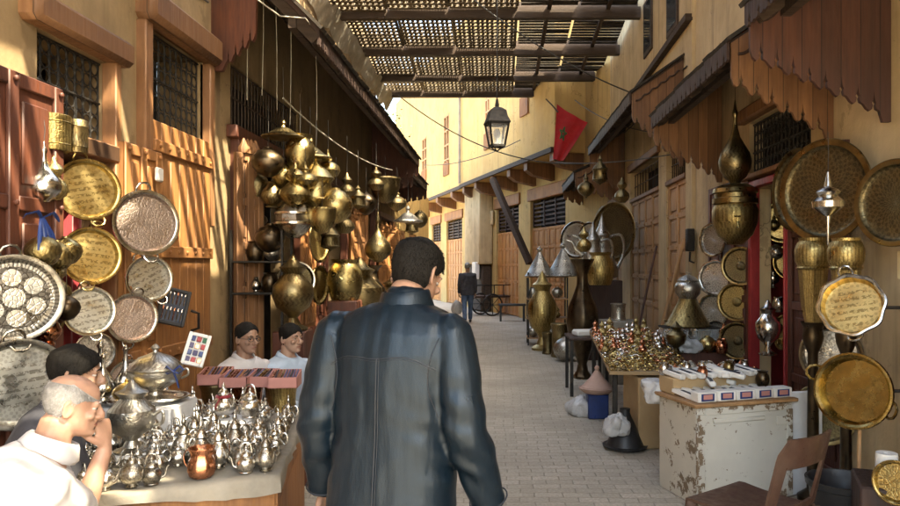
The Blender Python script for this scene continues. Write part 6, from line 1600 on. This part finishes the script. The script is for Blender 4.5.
def face_parts(M, body, brow='hair', lips=True):
    for s in (-1,1):
        b = MB(M); b.ell((s*.032,.0765,-.001),(.0125,.0112,.0062)); e = b.build('eye', MT['eye'], body, world=True)
        b = MB(M); b.ell((s*.032+.002,.0866,-.001),(.006,.0025,.0055)); b.build('iris', MT['iris'], e, world=True)
        b = MB(M); b.tube([(s*.014,.0975,.02),(s*.03,.096,.026),(s*.05,.084,.02)],[.003,.0042,.002],6); b.build('eyebrow', MT[brow], body, world=True)
    if lips: b = MB(M); b.tube([(-.024,.092,-.067),(-.01,.0985,-.0655),(0,.0985,-.067),(.01,.0985,-.0655),(.024,.092,-.067)],[.002,.0045,.004,.0045,.002],8); b.build('mouth', MT['lip'], body, world=True)
def HAIRLINE(front=.064, side=-.012, back=-.072):
    def low(a):
        s = sin(a)
        return side+(front-side)*max(0,s)**1.3 if s > 0 else side+(back-side)*min(1,(-s)*1.25)**.8
    return low
def collar(mb, c, r, up, R0, R1, h, th=.012, gap=None):
    c, up, r = V(c), V(up).normalized(), V(r); x = (r-up*r.dot(up)).normalized(); y = up.cross(x)
    for lay in (0,):
        rings = []
        for (k, rad) in ((0,R0),(.5,(R0+R1)/2),(1,R1),(1.03,R1+th*.6),(1,R1+th),(.5,(R0+R1)/2+th*1.3),(0,R0+th*1.6)):
            rings.append([tuple(c+up*h*k+x*rad*cos(a)+y*rad*.95*sin(a)) for a in [2*pi*i/24 for i in range(24)]])
        mb.loft(rings, cap=False); mb.add([], [])
def figure(label, P, Nk, hd, f, hc, arms, legs, skin, voxel=.006, kw=1, kd=1, bulge=(0,0,0), hs=1.0, curl=.6, group=None):
    """one continuous body. arms: (shoulder, elbow, wrist, hand dir, palm normal, side); legs: (hip, knee, ankle, toe)"""
    f = V(f).normalized(); r = f.cross(V((0,0,1)))
    mb = MB(); M = headmat(hc, hd); M = M @ Matrix.Scale(hs, 4); add_head(mb, M)
    torso(mb, P, Nk, r, bulge, kw, kd)
    nb = M @ V((0,-.03,-.075)); limb(mb, [V(Nk)-V((0,0,.03)), V(Nk).lerp(nb,.5), nb], [.066,.058,.06])
    for (S,E,W,d,n,sd) in arms:
        S,E,W = V(S),V(E),V(W); limb(mb, [S, S.lerp(E,.35), E, E.lerp(W,.3), W], [.055,.05,.038,.04,.026]); add_hand(mb, W+(W-E).normalized()*.01, d, n, sd, curl)
    for (Hp,K,A,T) in legs:
        Hp,K,A,T = V(Hp),V(K),V(A),V(T); limb(mb, [Hp, Hp.lerp(K,.4), K, K.lerp(A,.3), A], [.085,.078,.055,.056,.038]); limb(mb, [A-V((0,0,.03)), A.lerp(T,.5)-V((0,0,.045)), T], [.04,.04,.028])
    o = remesh(mb, 'person', skin, voxel, smooth=3); tag(o, label, 'person', group)
    return o, M, r
def top_garment(o, P, Nk, r, arms, mat, off=.02, kw=1, kd=1, bulge=(0,0,0), sleeve=1.0, voxel=.008, t0=-.25, fold=None, name='shirt', rs=(.075,.068,.056,.052,.045), colr=True, colh=.03, coll=True):
    mb = MB(); rows = [(t0, .162, .122)] + TROWS[1:-1] + [(.985,.08,.072)]
    torso(mb, P, Nk, r, bulge, kw, kd, off, t0, 1.0, rows=rows)
    for a in arms:
        S,E,W = V(a[0]),V(a[1]),V(a[2])
        if sleeve >= 1: limb(mb, [S, S.lerp(E,.4), E, E.lerp(W,.35), E.lerp(W,.97)], list(rs))
        else: limb(mb, [S, S.lerp(E,.5), S.lerp(E,sleeve*1.6 if sleeve < .6 else .98)], list(rs)[:3])
    return remesh(mb, name, mat, voxel, o, 3, fold)
def trousers(o, legs, P, r, mat, voxel=.01, rs=(.1,.095,.072,.066,.06), end=.96):
    mb = MB(); P = V(P)
    torso(mb, P-V((0,0,.02)), P+V((0,0,.5)), r, off=.012, t0=-.08, t1=.2)
    for (Hp,K,A,T) in legs: Hp,K,A = V(Hp),V(K),V(A); limb(mb, [Hp, Hp.lerp(K,.4), K, K.lerp(A,.35), K.lerp(A,end)], list(rs))
    t = remesh(mb, 'trousers', mat, voxel, o, 3, lambda p, n_: .006*mnoise.noise(V((p.x*9,p.y*9,p.z*16))))
    for (Hp,K,A,T) in legs:
        A,T = V(A),V(T); s = MB(); d = (T-A); d.z = 0; d.normalize()
        s.tube([A-d*.05-V((0,0,A.z-.045)), A+V((0,0,.045-A.z)), A.lerp(T,.6)+V((0,0,.045-A.lerp(T,.6).z)), T+V((0,0,.035-T.z)), T+d*.03+V((0,0,.03-T.z))],[.035,.045,.046,.04,.02],12,flat=.95)
        s.build('shoe', MT['black'], o, world=True)
    return t
wr = lambda amp, sx=9, sz=9, o=0: (lambda p, n_: amp*(mnoise.noise(V((p.x*sx+o,p.y*sx,p.z*sz)))+.5*mnoise.noise(V((p.x*sx*2.2,p.y*sx*2.2+o,p.z*sz*2)))))

# ---------------------------------------------------------------- the man in the leather jacket, seen from behind
def jacket_man():
    C = V((-.355,2.32,0)); f = V((.27,.96,0)).normalized(); r = f.cross(V((0,0,1)))
    P = C+V((0,0,.93)); Nk = C+f*.03+V((.03,0,1.525)); hc = V((-.286,2.41,1.618)); hd = V((.42,.88,-.45))
    def sh(s): return C+r*(.203*s)+V((0,0,1.425))
    arms = []
    for s in (-1,1):
        S = sh(s); E = C+r*((.262 if s>0 else .258)*s)-f*.03+V((0,0,1.13)); W = C+r*(.315*s if s>0 else -.29)+f*.07+V((0,0,.865)); arms.append((S,E,W,V((0,.12,-1)),f*-.2-r*s,-s))
    legs = [(C+r*(.09*s)+V((0,0,.9)), C+r*(.1*s)+f*(.1 if s>0 else .0)+V((0,0,.5)), C+r*(.1*s)+f*(.12 if s>0 else -.2)+V((0,0,.09)), C+r*(.11*s)+f*(.29 if s>0 else -.04)+V((0,0,.04))) for s in (-1,1)]
    o, M, _ = figure('man in a dark blue leather jacket walking away up the lane, seen from behind', P, Nk, hd, f, hc, arms, legs, MT['skin'], .005, 1.05, 1.05)
    add_hair(M, MT['hair'], o, HAIRLINE(.066,-.012,-.088), .009, 4200, seed=3, L=.011); face_parts(M, o)
    # jacket
    mb = MB(); rows = [(-.3,.205,.15),(-.1,.215,.158),(.12,.208,.152),(.35,.208,.148),(.58,.218,.15),(.72,.226,.15),(.83,.228,.14),(.9,.212,.122),(.945,.165,.108),(.975,.122,.094),(1.0,.084,.08)]
    torso(mb, P, Nk, r, rows=rows, t0=-.3, seg=40)
    for (S,E,W,*_) in arms: limb(mb, [S+(S-C-V((0,0,S.z))).normalized()*-.04+V((0,0,.0)), S, S.lerp(E,.45), E, E.lerp(W,.4), E.lerp(W,.86), E.lerp(W,.95)], [.055,.074,.079,.071,.07,.057,.06], 20)
    cz = Nk+V((0,0,.0)); up = (M @ V((0,-.045,-.07)) - cz).normalized()
    limb(mb, [cz-up*.03, cz+up*.02], [.083,.074])
    els = [a[1] for a in arms]
    def fold(p, n_):
        q = p-C; u = q.dot(r); d = 0
        d += .0045*mnoise.noise(V((u*13+2,p.y*3,p.z*1.6)))                     # long soft hanging folds
        d += .0028*mnoise.noise(V((u*34,3,p.z*5+u*6)))
        d -= .0045*abs(mnoise.noise(V((u*9+p.z*3.5,1,p.z*5-u*4))))*max(0,min(1,(1.34-p.z)/.15))     # sharp creases
        for e in els:
            k = math.exp(-((p-e).length/.15)**2); k2 = math.exp(-((p-e-V((0,0,-.17))).length/.1)**2)
            w = sin((p.z*62+u*30*(1 if u>0 else -1)+3*mnoise.noise(p*7))); d += (.0048*k+.0035*k2)*w
        k = math.exp(-((abs(u)-.16)/.05)**2)*max(0,min(1,(1.42-p.z)/.2))*max(0,min(1,(p.z-1.0)/.2)); d += .0025*k*sin(p.z*30+abs(u)*60)
        return d
    j = remesh(mb, 'jacket', MT['leather'], .0065, o, 5, fold)
    off = wloc(j); bm = bmesh.new(); bm.from_mesh(j.data); bv = BVHTree.FromBMesh(bm)
    def back(u, z):
        h = bv.ray_cast(C+r*u+V((0,0,z))-f*1.0-off, f); return h[0]+off+h[1]*.0012 if h[0] else None
    def seam(pts, rad=.0017):
        pts = [p for p in pts if p is not None]
        if len(pts) > 2: s = MB(); s.tube(pts, rad, 6); s.build('seam', MT['seam'], j, world=True)
    seam([back(0, .76+.595*i/50) for i in range(51)])
    seam([back(-.185+.37*i/50, 1.362-.035*abs(i/25-1)**2+.008*sin(i*.2)) for i in range(51)], .002)
    seam([back(-.185+.37*i/50, 1.355-.035*abs(i/25-1)**2+.008*sin(i*.2)) for i in range(51)], .001)
    seam([back(.009, .76+.595*i/50) for i in range(51)], .0012)
    for s in (-1,1): seam([back(s*(.19-.028*sin(pi*i/20)), 1.17+.25*i/20) for i in range(21)], .002)
    bm.free()
    # stand collar with an edge seam
    mc = MB(); x = (r-up*r.dot(up)).normalized(); y = up.cross(x); rings = []
    for (k, rad) in ((-.02,.076),(.02,.073),(.036,.071),(.04,.075),(.036,.081),(.015,.086),(-.025,.1),(-.03,.082)):
        rings.append([tuple(cz+up*(k+.006*cos(a))+x*(rad)*cos(a)+y*rad*1.02*sin(a)) for a in [2*pi*i/40 for i in range(40)]])
    mc.loft(rings, cap=False); mc.build('collar', MT['leather'], j, world=True, ang=60)
    ms = MB(); ms.tube([V(cz+up*(-.012)+x*.094*cos(a)+y*.0955*sin(a)) for a in [2*pi*i/40 for i in range(40)]], .0022, 6, closed=True); ms.build('seam', MT['seam'], j, world=True)
    for (S,E,W,*_) in arms:
        d = (W-E).normalized(); c = E.lerp(W,.93); t = d.orthogonal().normalized(); b2 = d.cross(t); ms = MB(); ms.tube([c+t*.064*cos(a)+b2*.064*sin(a) for a in [2*pi*i/20 for i in range(20)]], .0025, 6, closed=True); ms.build('seam', MT['seam'], j, world=True)
    trousers(o, legs, P, r, MT['trousers'])
jacket_man()

# ---------------------------------------------------------------- the seated men
def stool(x, y, h, label):
    o = thing('stool', label, 'stool', (x,y,0)); mb = MB(); mb.box((0,0,h-.02),(.34,.34,.04),ch=.01); mb.build('seat', MT['wood'], o)
    for s in (-1,1):
        for t in (-1,1): mb = MB(); mb.beam((s*.12,t*.12,h-.04),(s*.15,t*.15,0),.035,.035); mb.build('leg', MT['wood'], o)
def old_man():
    f = V((.8,.6,0)).normalized(); r = f.cross(V((0,0,1)))
    hc = at(72,405,2.45); hd = V((.83,.52,-.2)); P = V((-1.72,2.14,.53)); Nk = hc+V((-.055,-.05,-.155)); 
    S = Nk+r*.185+V((-.02,0,-.075)); E = V((-1.475,2.47,.775)); W = at(104,450,2.54)
    S2 = Nk-r*.185+V((-.02,0,-.075)); E2 = S2+f*.16+V((-.02,.02,-.27)); W2 = E2+f*.22+r*.1+V((0,0,-.02))
    arms = [(S,E,W,V((-.1,.0,1)),V((-.85,.1,.25)),1),(S2,E2,W2,f+r*.3,V((0,0,-1)),-1)]
    legs = [(P+r*.1*s+f*.03, P+r*.14*s+f*.4+V((0,0,.0)), P+r*.14*s+f*.42+V((0,0,-.44)), P+r*.15*s+f*.6+V((0,0,-.49))) for s in (-1,1)]
    o, M, _ = figure('elderly balding man in a white shirt seated in the sun, fist to his chin', P, Nk, hd, f, hc, arms, legs, MT['skin_old'], .005, 1.1, 1.15, f*-.05, hs=.88, curl=1.25)
    def low(a):
        s = sin(a); return .0 if s > -.1 else -.068*min(1,(-s)*1.3)
    def topo(a):
        return .0
    add_hair(M, MT['hair_grey'], o, lambda a: .03 if sin(a) > .35 else (-.005+.1*max(0,sin(a)) if sin(a) > -.1 else -.066*min(1,-sin(a)*1.3)), .003, 2600, top=lambda a: .085 if sin(a) < 0 else .032+.056*max(0,1-sin(a)/.85), seed=5, lo2=1, L=.008)
    face_parts(M, o, 'hair_grey')
    fo = lambda p, n_: -.012*abs(mnoise.noise(V((p.x*11+p.z*6,p.y*11,p.z*6))))+.013*mnoise.noise(V((p.x*7+p.z*4,p.y*7,p.z*7)))+.006*mnoise.noise(V((p.x*17,p.y*17-p.z*9,p.z*15)))+.004*sin((p-E).length*70)*math.exp(-((p-E).length/.12)**2)
    s = top_garment(o, P, Nk, r, arms, MT['shirt'], .022, 1.12, 1.2, f*-.05, sleeve=.9, voxel=.007, fold=fo, rs=(.082,.078,.066,.06,.05))
    mc = MB(); up = (hc-Nk).normalized(); x = (r-up*r.dot(up)).normalized(); y = up.cross(x)
    mc.loft([[tuple(Nk+up*k+x*rad*cos(a)+y*rad*1.05*sin(a)) for a in [2*pi*i/28 for i in range(28)]] for (k,rad) in ((.0,.078),(.05,.071),(.056,.075),(.045,.083),(.005,.098),(-.012,.09))], cap=False); mc.build('collar', MT['shirt'], s, world=True, ang=60)
    trousers(o, legs, P, r, MT['trousers']); stool(P.x, P.y, P.z-.1, 'small wooden stool under the elderly man')
old_man()
def seated(label, hc, hd, f, seat_z, skin, shirt, hair, lean=.05, kw=1.0, glasses=False, hl=(.068,.006,-.06), pel=None, sleeve=1.0, seed=1, stl='', sink=(0,0), strands=900, brow='hair'):
    hc = V(hc); f = V(f).normalized(); r = f.cross(V((0,0,1)))
    Nk = hc+V((0,0,-.15))-f*.045; P = pel or V((hc.x-f.x*(lean+.06), hc.y-f.y*(lean+.06), seat_z+.1))
    arms = []
    for s in (-1,1):
        S = Nk+r*.165*s+V((0,0,-.09)); E = S+r*.05*s+f*.08+V((0,0,-.26)); W = E+f*.2-r*.07*s+V((0,0,-.03)); arms.append((S,E,W,f-r*.3*s,V((0,0,-1)),-s))
    legs = [(P+r*.09*s+f*.03, P+r*.13*s+f*.36+V((0,0,.02)), P+r*.13*s+f*.4+V((0,0,.09-P.z)), P+r*.14*s+f*.58+V((0,0,.04-P.z))) for s in (-1,1)]
    o, M, _ = figure(label, P, Nk, hd, f, hc, arms, legs, skin, .006, kw)
    add_hair(M, MT[hair], o, HAIRLINE(*hl), .009, strands, seed=seed); face_parts(M, o, brow)
    top_garment(o, P, Nk, r, arms, shirt, .02, kw, 1, sleeve=sleeve, fold=wr(.008,8,10,seed))
    mc = MB(); up = (hc-f*.02-Nk).normalized(); x = (r-up*r.dot(up)).normalized(); y = up.cross(x)
    mc.loft([[tuple(Nk+up*k+x*rad*cos(a)+y*rad*1.05*sin(a)) for a in [2*pi*i/24 for i in range(24)]] for (k,rad) in ((-.01,.075),(.03,.069),(.034,.073),(.026,.082),(-.012,.095),(-.022,.088))], cap=False); mc.v=[p-V((0,0,.035))*max(0,(p-Nk).dot(f)/.07)+f*.012*max(0,(p-Nk).dot(f)/.07) for p in mc.v]; mc.build('collar', shirt, o, world=True, ang=60)
    trousers(o, legs, P, r, MT['trousers'], .012)
    if stl: stool(P.x, P.y, seat_z, stl)
    if glasses:
        g = MB(M)
        for s in (-1,1):
            g.tube([(s*.034+.022*cos(a), .101-.006*abs(cos(a))*(1 if cos(a)*s>0 else 0), -.002+.016*sin(a)) for a in [2*pi*i/18 for i in range(18)]], .0022, 6, closed=True)
            g.tube([(s*.056,.094,.002),(s*.072,.05,.004),(s*.08,-.01,.002)], .002, 6)
        g.tube([(-.012,.103,.001),(0,.106,.003),(.012,.103,.001)], .002, 6); g.build('glasses', MT['black'], o, world=True)
    return o, M
seated('dark haired man mostly hidden behind the elderly man in white', at(75,373,3.05), (.9,.42,-.12), (.85,.5,0), .4, MT['skin'], MT['shirt_dark'], 'hair', lean=.2, hl=(.055,-.02,-.075), stl='stool under the dark haired man behind the teapot table', seed=11, strands=2500)
seated('middle aged man with glasses and a white shirt seated behind the pen boxes', at(247,338,5.55), (.82,-.56,-.03), (.8,-.6,0), .33, MT['skin'], MT['shirt'], 'hair', glasses=True, hl=(.074,-.005,-.07), seed=12, stl='stool under the man with glasses', kw=1.05)
seated('young dark haired man in a pale blue shirt seated beside the man with glasses', at(291,338,5.85), (.86,-.5,.0), (.85,-.5,0), .32, MT['skin_young'], MT['shirt_blue'], 'hair', hl=(.058,-.014,-.07), seed=13, stl='stool under the young man in pale blue')

# ---------------------------------------------------------------- the man far up the lane
def far_man():
    C = V((-.93,20,0)); f = V((-.1,1,0)).normalized(); r = f.cross(V((0,0,1)))
    P = C+V((0,0,.92)); Nk = C+V((0,0,1.44)); hc = C+V((0,0,1.6))+f*.02
    arms = [(C+r*.18*s+V((0,0,1.37)), C+r*.23*s-f*.04+V((0,0,1.09)), C+r*.24*s+f*.1+V((0,0,.86)), V((0,.2,-1)), -r*s, -s) for s in (-1,1)]
    legs = [(C+r*.09*s+V((0,0,.88)), C+r*.09*s+f*(.12*s)+V((0,0,.48)), C+r*.09*s+f*(.22*s-.06)+V((0,0,.1)), C+r*.1*s+f*(.22*s+.1)+V((0,0,.05))) for s in (-1,1)]
    o, M, _ = figure('man in a black jacket and jeans walking away far up the lane', P, Nk, f, f, hc, arms, legs, MT['skin'], .009)
    add_hair(M, MT['hair_grey'], o, HAIRLINE(.06,.0,-.07), .006, 200, seed=21); face_parts(M, o)
    top_garment(o, P, Nk, r, arms, MT['shirt_dark'], .035, 1.08, 1.1, voxel=.012, fold=wr(.012,7,9), name='jacket')
    trousers(o, legs, P, r, MT['jeans'], .012)
    w = arms[0][2]+V((0,0,-.12)); b = MB(); b.tube([w+V((0,0,.04)), w+V((0,.0,-.1))], .006, 6); crumple('plastic_bag','pale shopping bag carried by the far man in his left hand','bag',w+V((-.06,0,-.5)),(.16,.12,.24),MT['bag'],41,.25)
far_man()
# ================================================================= OVERHEAD: lantern, flag, cables, greenery
L0 = at(497,151,10.0); s_ = 10.0/F
o = thing('street_lamp','black four sided street lantern hanging on a chain from the roof','street lamp',L0)
h = 52*s_; w0, w1 = 7.5*s_, 11.5*s_; zb, zt = 5*s_, 27*s_
mb = MB()
for a in range(4):
    q = a*pi/2+pi/4+.25; q2 = q+pi/2
    b0, t0, b1, t1 = [V((cos(k)*w*1.2, sin(k)*w*1.2, z)) for k,w,z in ((q,w0,zb),(q,w1,zt),(q2,w0,zb),(q2,w1,zt))]
    mb.beam(b0,t0,.022,.022); mb.beam(b0,b1,.022,.03); mb.beam(t0,t1,.024,.03); mb.tube([b0, b0*.3+V((0,0,0)), V((0,0,-.01))], .008, 6)
mb.build('frame', MT['iron'], o)
for a in range(4):
    q = a*pi/2+pi/4+.25; q2 = q+pi/2; f4 = [V((cos(k)*w*1.17, sin(k)*w*1.17, z)) for k,w,z in ((q,w0,zb),(q2,w0,zb),(q2,w1,zt),(q,w1,zt))]
    mb = MB(); mb.add([tuple(p) for p in f4]+[tuple(p*.985+V((0,0,.0)) ) for p in f4],[(0,1,2,3),(7,6,5,4),(0,4,5,1),(1,5,6,2),(2,6,7,3),(3,7,4,0)]); mb.build('pane', MT['pane'], o)
mb = MB(Matrix.Rotation(.25,4,'Z')); mb.lathe([(0,zt),(w1*1.38,zt+.004),(w1*1.4,zt+.02),(w1*1.1,zt+7*s_),(w1*.95,zt+13*s_),(w1*.5,zt+16*s_),(w1*.2,zt+17*s_),(w1*.22,zt+19*s_),(.03,zt+21*s_),(.02,zt+25*s_),(0,zt+25*s_)],4); mb.build('roof', MT['iron'], o, ang=25)
mb = MB(); mb.lathe([(0,zb),(.06,zb+.005),(.05,zb+.03),(.02,zb+.05),(.02,zb+.1),(.045,zb+.14),(.05,zb+.19),(.03,zb+.24),(0,zb+.25)],14); mb.build('bulb', MT['white'], o)
mb = MB(); mb.tube([(0,0,zt+25*s_),(.004,0,zt+1.2),(0,0,6.2-L0.z)],.009,6); mb.build('chain', MT['iron'], o)
# red flag with a green five pointed star
o = thing('flag','red flag with a green star hanging from a short pole on the shaded wall','flag',at(551,104,17.2))
Y=17.2; c = lambda px,py,dy=0: at(px,py,Y+dy)-o.location
mb = MB(); mb.tube([c(546,99,.3),c(552,105),c(558,112,-.2)],.018,8); mb.build('pole', MT['wood_dark'], o)
hoist = [c(557,104),c(555.5,130),c(553,159)]; fly = [c(588,122,-.25),c(576,142,-.2),c(563,161,-.1)]
nx, ny = 16, 18; vs = []; fs = []
def bez(a, t): return a[0]*(1-t)**2+a[1]*2*t*(1-t)+a[2]*t*t
for j in range(ny+1):
    t = j/ny; a, b = bez(hoist,t), bez(fly,t)
    for i in range(nx+1):
        u = i/nx; p = a.lerp(b,u); p.y += .09*sin(u*9+t*2)*u*.8; p.z -= .04*sin(u*pi)*(1-t); vs.append(tuple(p))
for j in range(ny):
    for i in range(nx): k = j*(nx+1)+i; fs.append((k,k+1,k+nx+2,k+nx+1))
MT['flag'] = M_('red_flag_cloth',(.5,.012,.02),(.4,.01,.016),.8,scale=6,bs=.2,vary=0,sheen=.2); MT['star'] = M_('green_star',(.06,.14,.05),None,.8,vary=0)
b = len(vs); vs2 = [(x,y+.006,z) for x,y,z in vs]
mb = MB(); mb.add(vs+vs2, fs+[tuple(q+b for q in reversed(f_)) for f_ in fs]); cl = mb.build('cloth', MT['flag'], o, ang=180)
def fp(u,t):
    i, j = u*nx, t*ny; i0, j0 = min(int(i),nx-1), min(int(j),ny-1); g = lambda a,b_: V(vs[b_*(nx+1)+a]); fu, ft = i-i0, j-j0
    return g(i0,j0).lerp(g(i0+1,j0),fu).lerp(g(i0,j0+1).lerp(g(i0+1,j0+1),fu),ft)+V((0,-.008,0))
mb = MB(); pts = [(.36+.2*cos(a)*.8,.47-.15*sin(a)) for a in [pi/2+k*4*pi/5 for k in range(5)]]
for k in range(5):
    (u0,t0),(u1,t1) = pts[k],pts[(k+1)%5]; mb.tube([fp(u0+(u1-u0)*i/8,t0+(t1-t0)*i/8) for i in range(9)],.016,6)
mb.build('star', MT['star'], cl)
# cables
def cable(name, label, a, b, sag, r=.008, m='wire', n=24, jit=0):
    mb = MB(); mb.tube([a.lerp(b,i/n)+V((0,0,-sag*4*(i/n)*(1-i/n)+jit*mnoise.noise(V((i*.6,0,3))))) for i in range(n+1)], r, 6)
    mb.build(name, MT[m], world=True, label=label, cat='cable')
cable('cable','dark cable slung under the slatted roof down to the right hand wall',at(474,0,11.5),at(640,96,12.4),.15,.012)
cable('cable','long thin wire crossing from the left roof to the right awnings past the lantern',at(398,95,15),at(590,163,14.5),.45,.012)
cable('cable','wire continuing from the flag wall under the right hand awnings',at(556,162,16),at(742,140,8.2),.12,.008)
cable('cable','wire strung along the right building from its corner to the awning',at(575,100,16),at(690,135,9.6),.2,.01)
cable('cable','thin wire along the far yellow facade',at(425,165,24),at(520,140,19),.2,.012)
cable('cable','cable clipped along the left plaster wall above the window grilles',V((-2.585,3.0,3.95)),V((-2.585,6.2,3.98)),.05,.009,jit=.04)
cable('cable','cable clipped along the right plaster wall over the studded doors',V((2.535,9.5,4.35)),V((2.535,17.5,4.5)),.1,.012,jit=.06)
# small tree behind the low shop
o = thing('tree','small leafy tree showing over the low shop beyond the left awning','tree',(-4.3,21.5,0))
mb = MB(); limb(mb,[(0,0,0),(.1,0,2.5),(-.05,.1,4.6)],[.16,.12,.07]); 
for k in range(6): a = k*1.05; limb(mb,[(0,.05,3.6+.15*k),(cos(a)*.6,sin(a)*.6,4.6+.15*k),(cos(a)*1.1,sin(a)*1.1,5.3+.1*k)],[.06,.04,.015],8,3)
mb.build('trunk', MT['wood_beam'], o)
MT['leaf'] = M_('green_leaves',(.11,.15,.035),(.05,.085,.02),.6,scale=3,bs=0,vary=0)
vs=[];fs=[]
cl_ = [(V((cos(a*2.4)*rnd.uniform(.2,1.25),sin(a*2.4)*rnd.uniform(.2,1.25),4.7+rnd.uniform(0,1.9))),rnd.uniform(.3,.55)) for a in range(26)]
for _ in range(5200):
    c_,rad = rnd.choice(cl_); p = c_+V((rnd.gauss(0,.5),rnd.gauss(0,.5),rnd.gauss(0,.42)))*rad; d = V((rnd.uniform(-1,1),rnd.uniform(-1,1),rnd.uniform(-.7,.4))).normalized(); t = d.orthogonal().normalized(); l = rnd.uniform(.06,.11); k = len(vs)
    vs += [tuple(p),tuple(p+d*l*.5+t*l*.28),tuple(p+d*l),tuple(p+d*l*.5-t*l*.28)]; fs.append((k,k+1,k+2,k+3))
mb = MB(); mb.add(vs,fs); mb.build('crown', MT['leaf'], o)
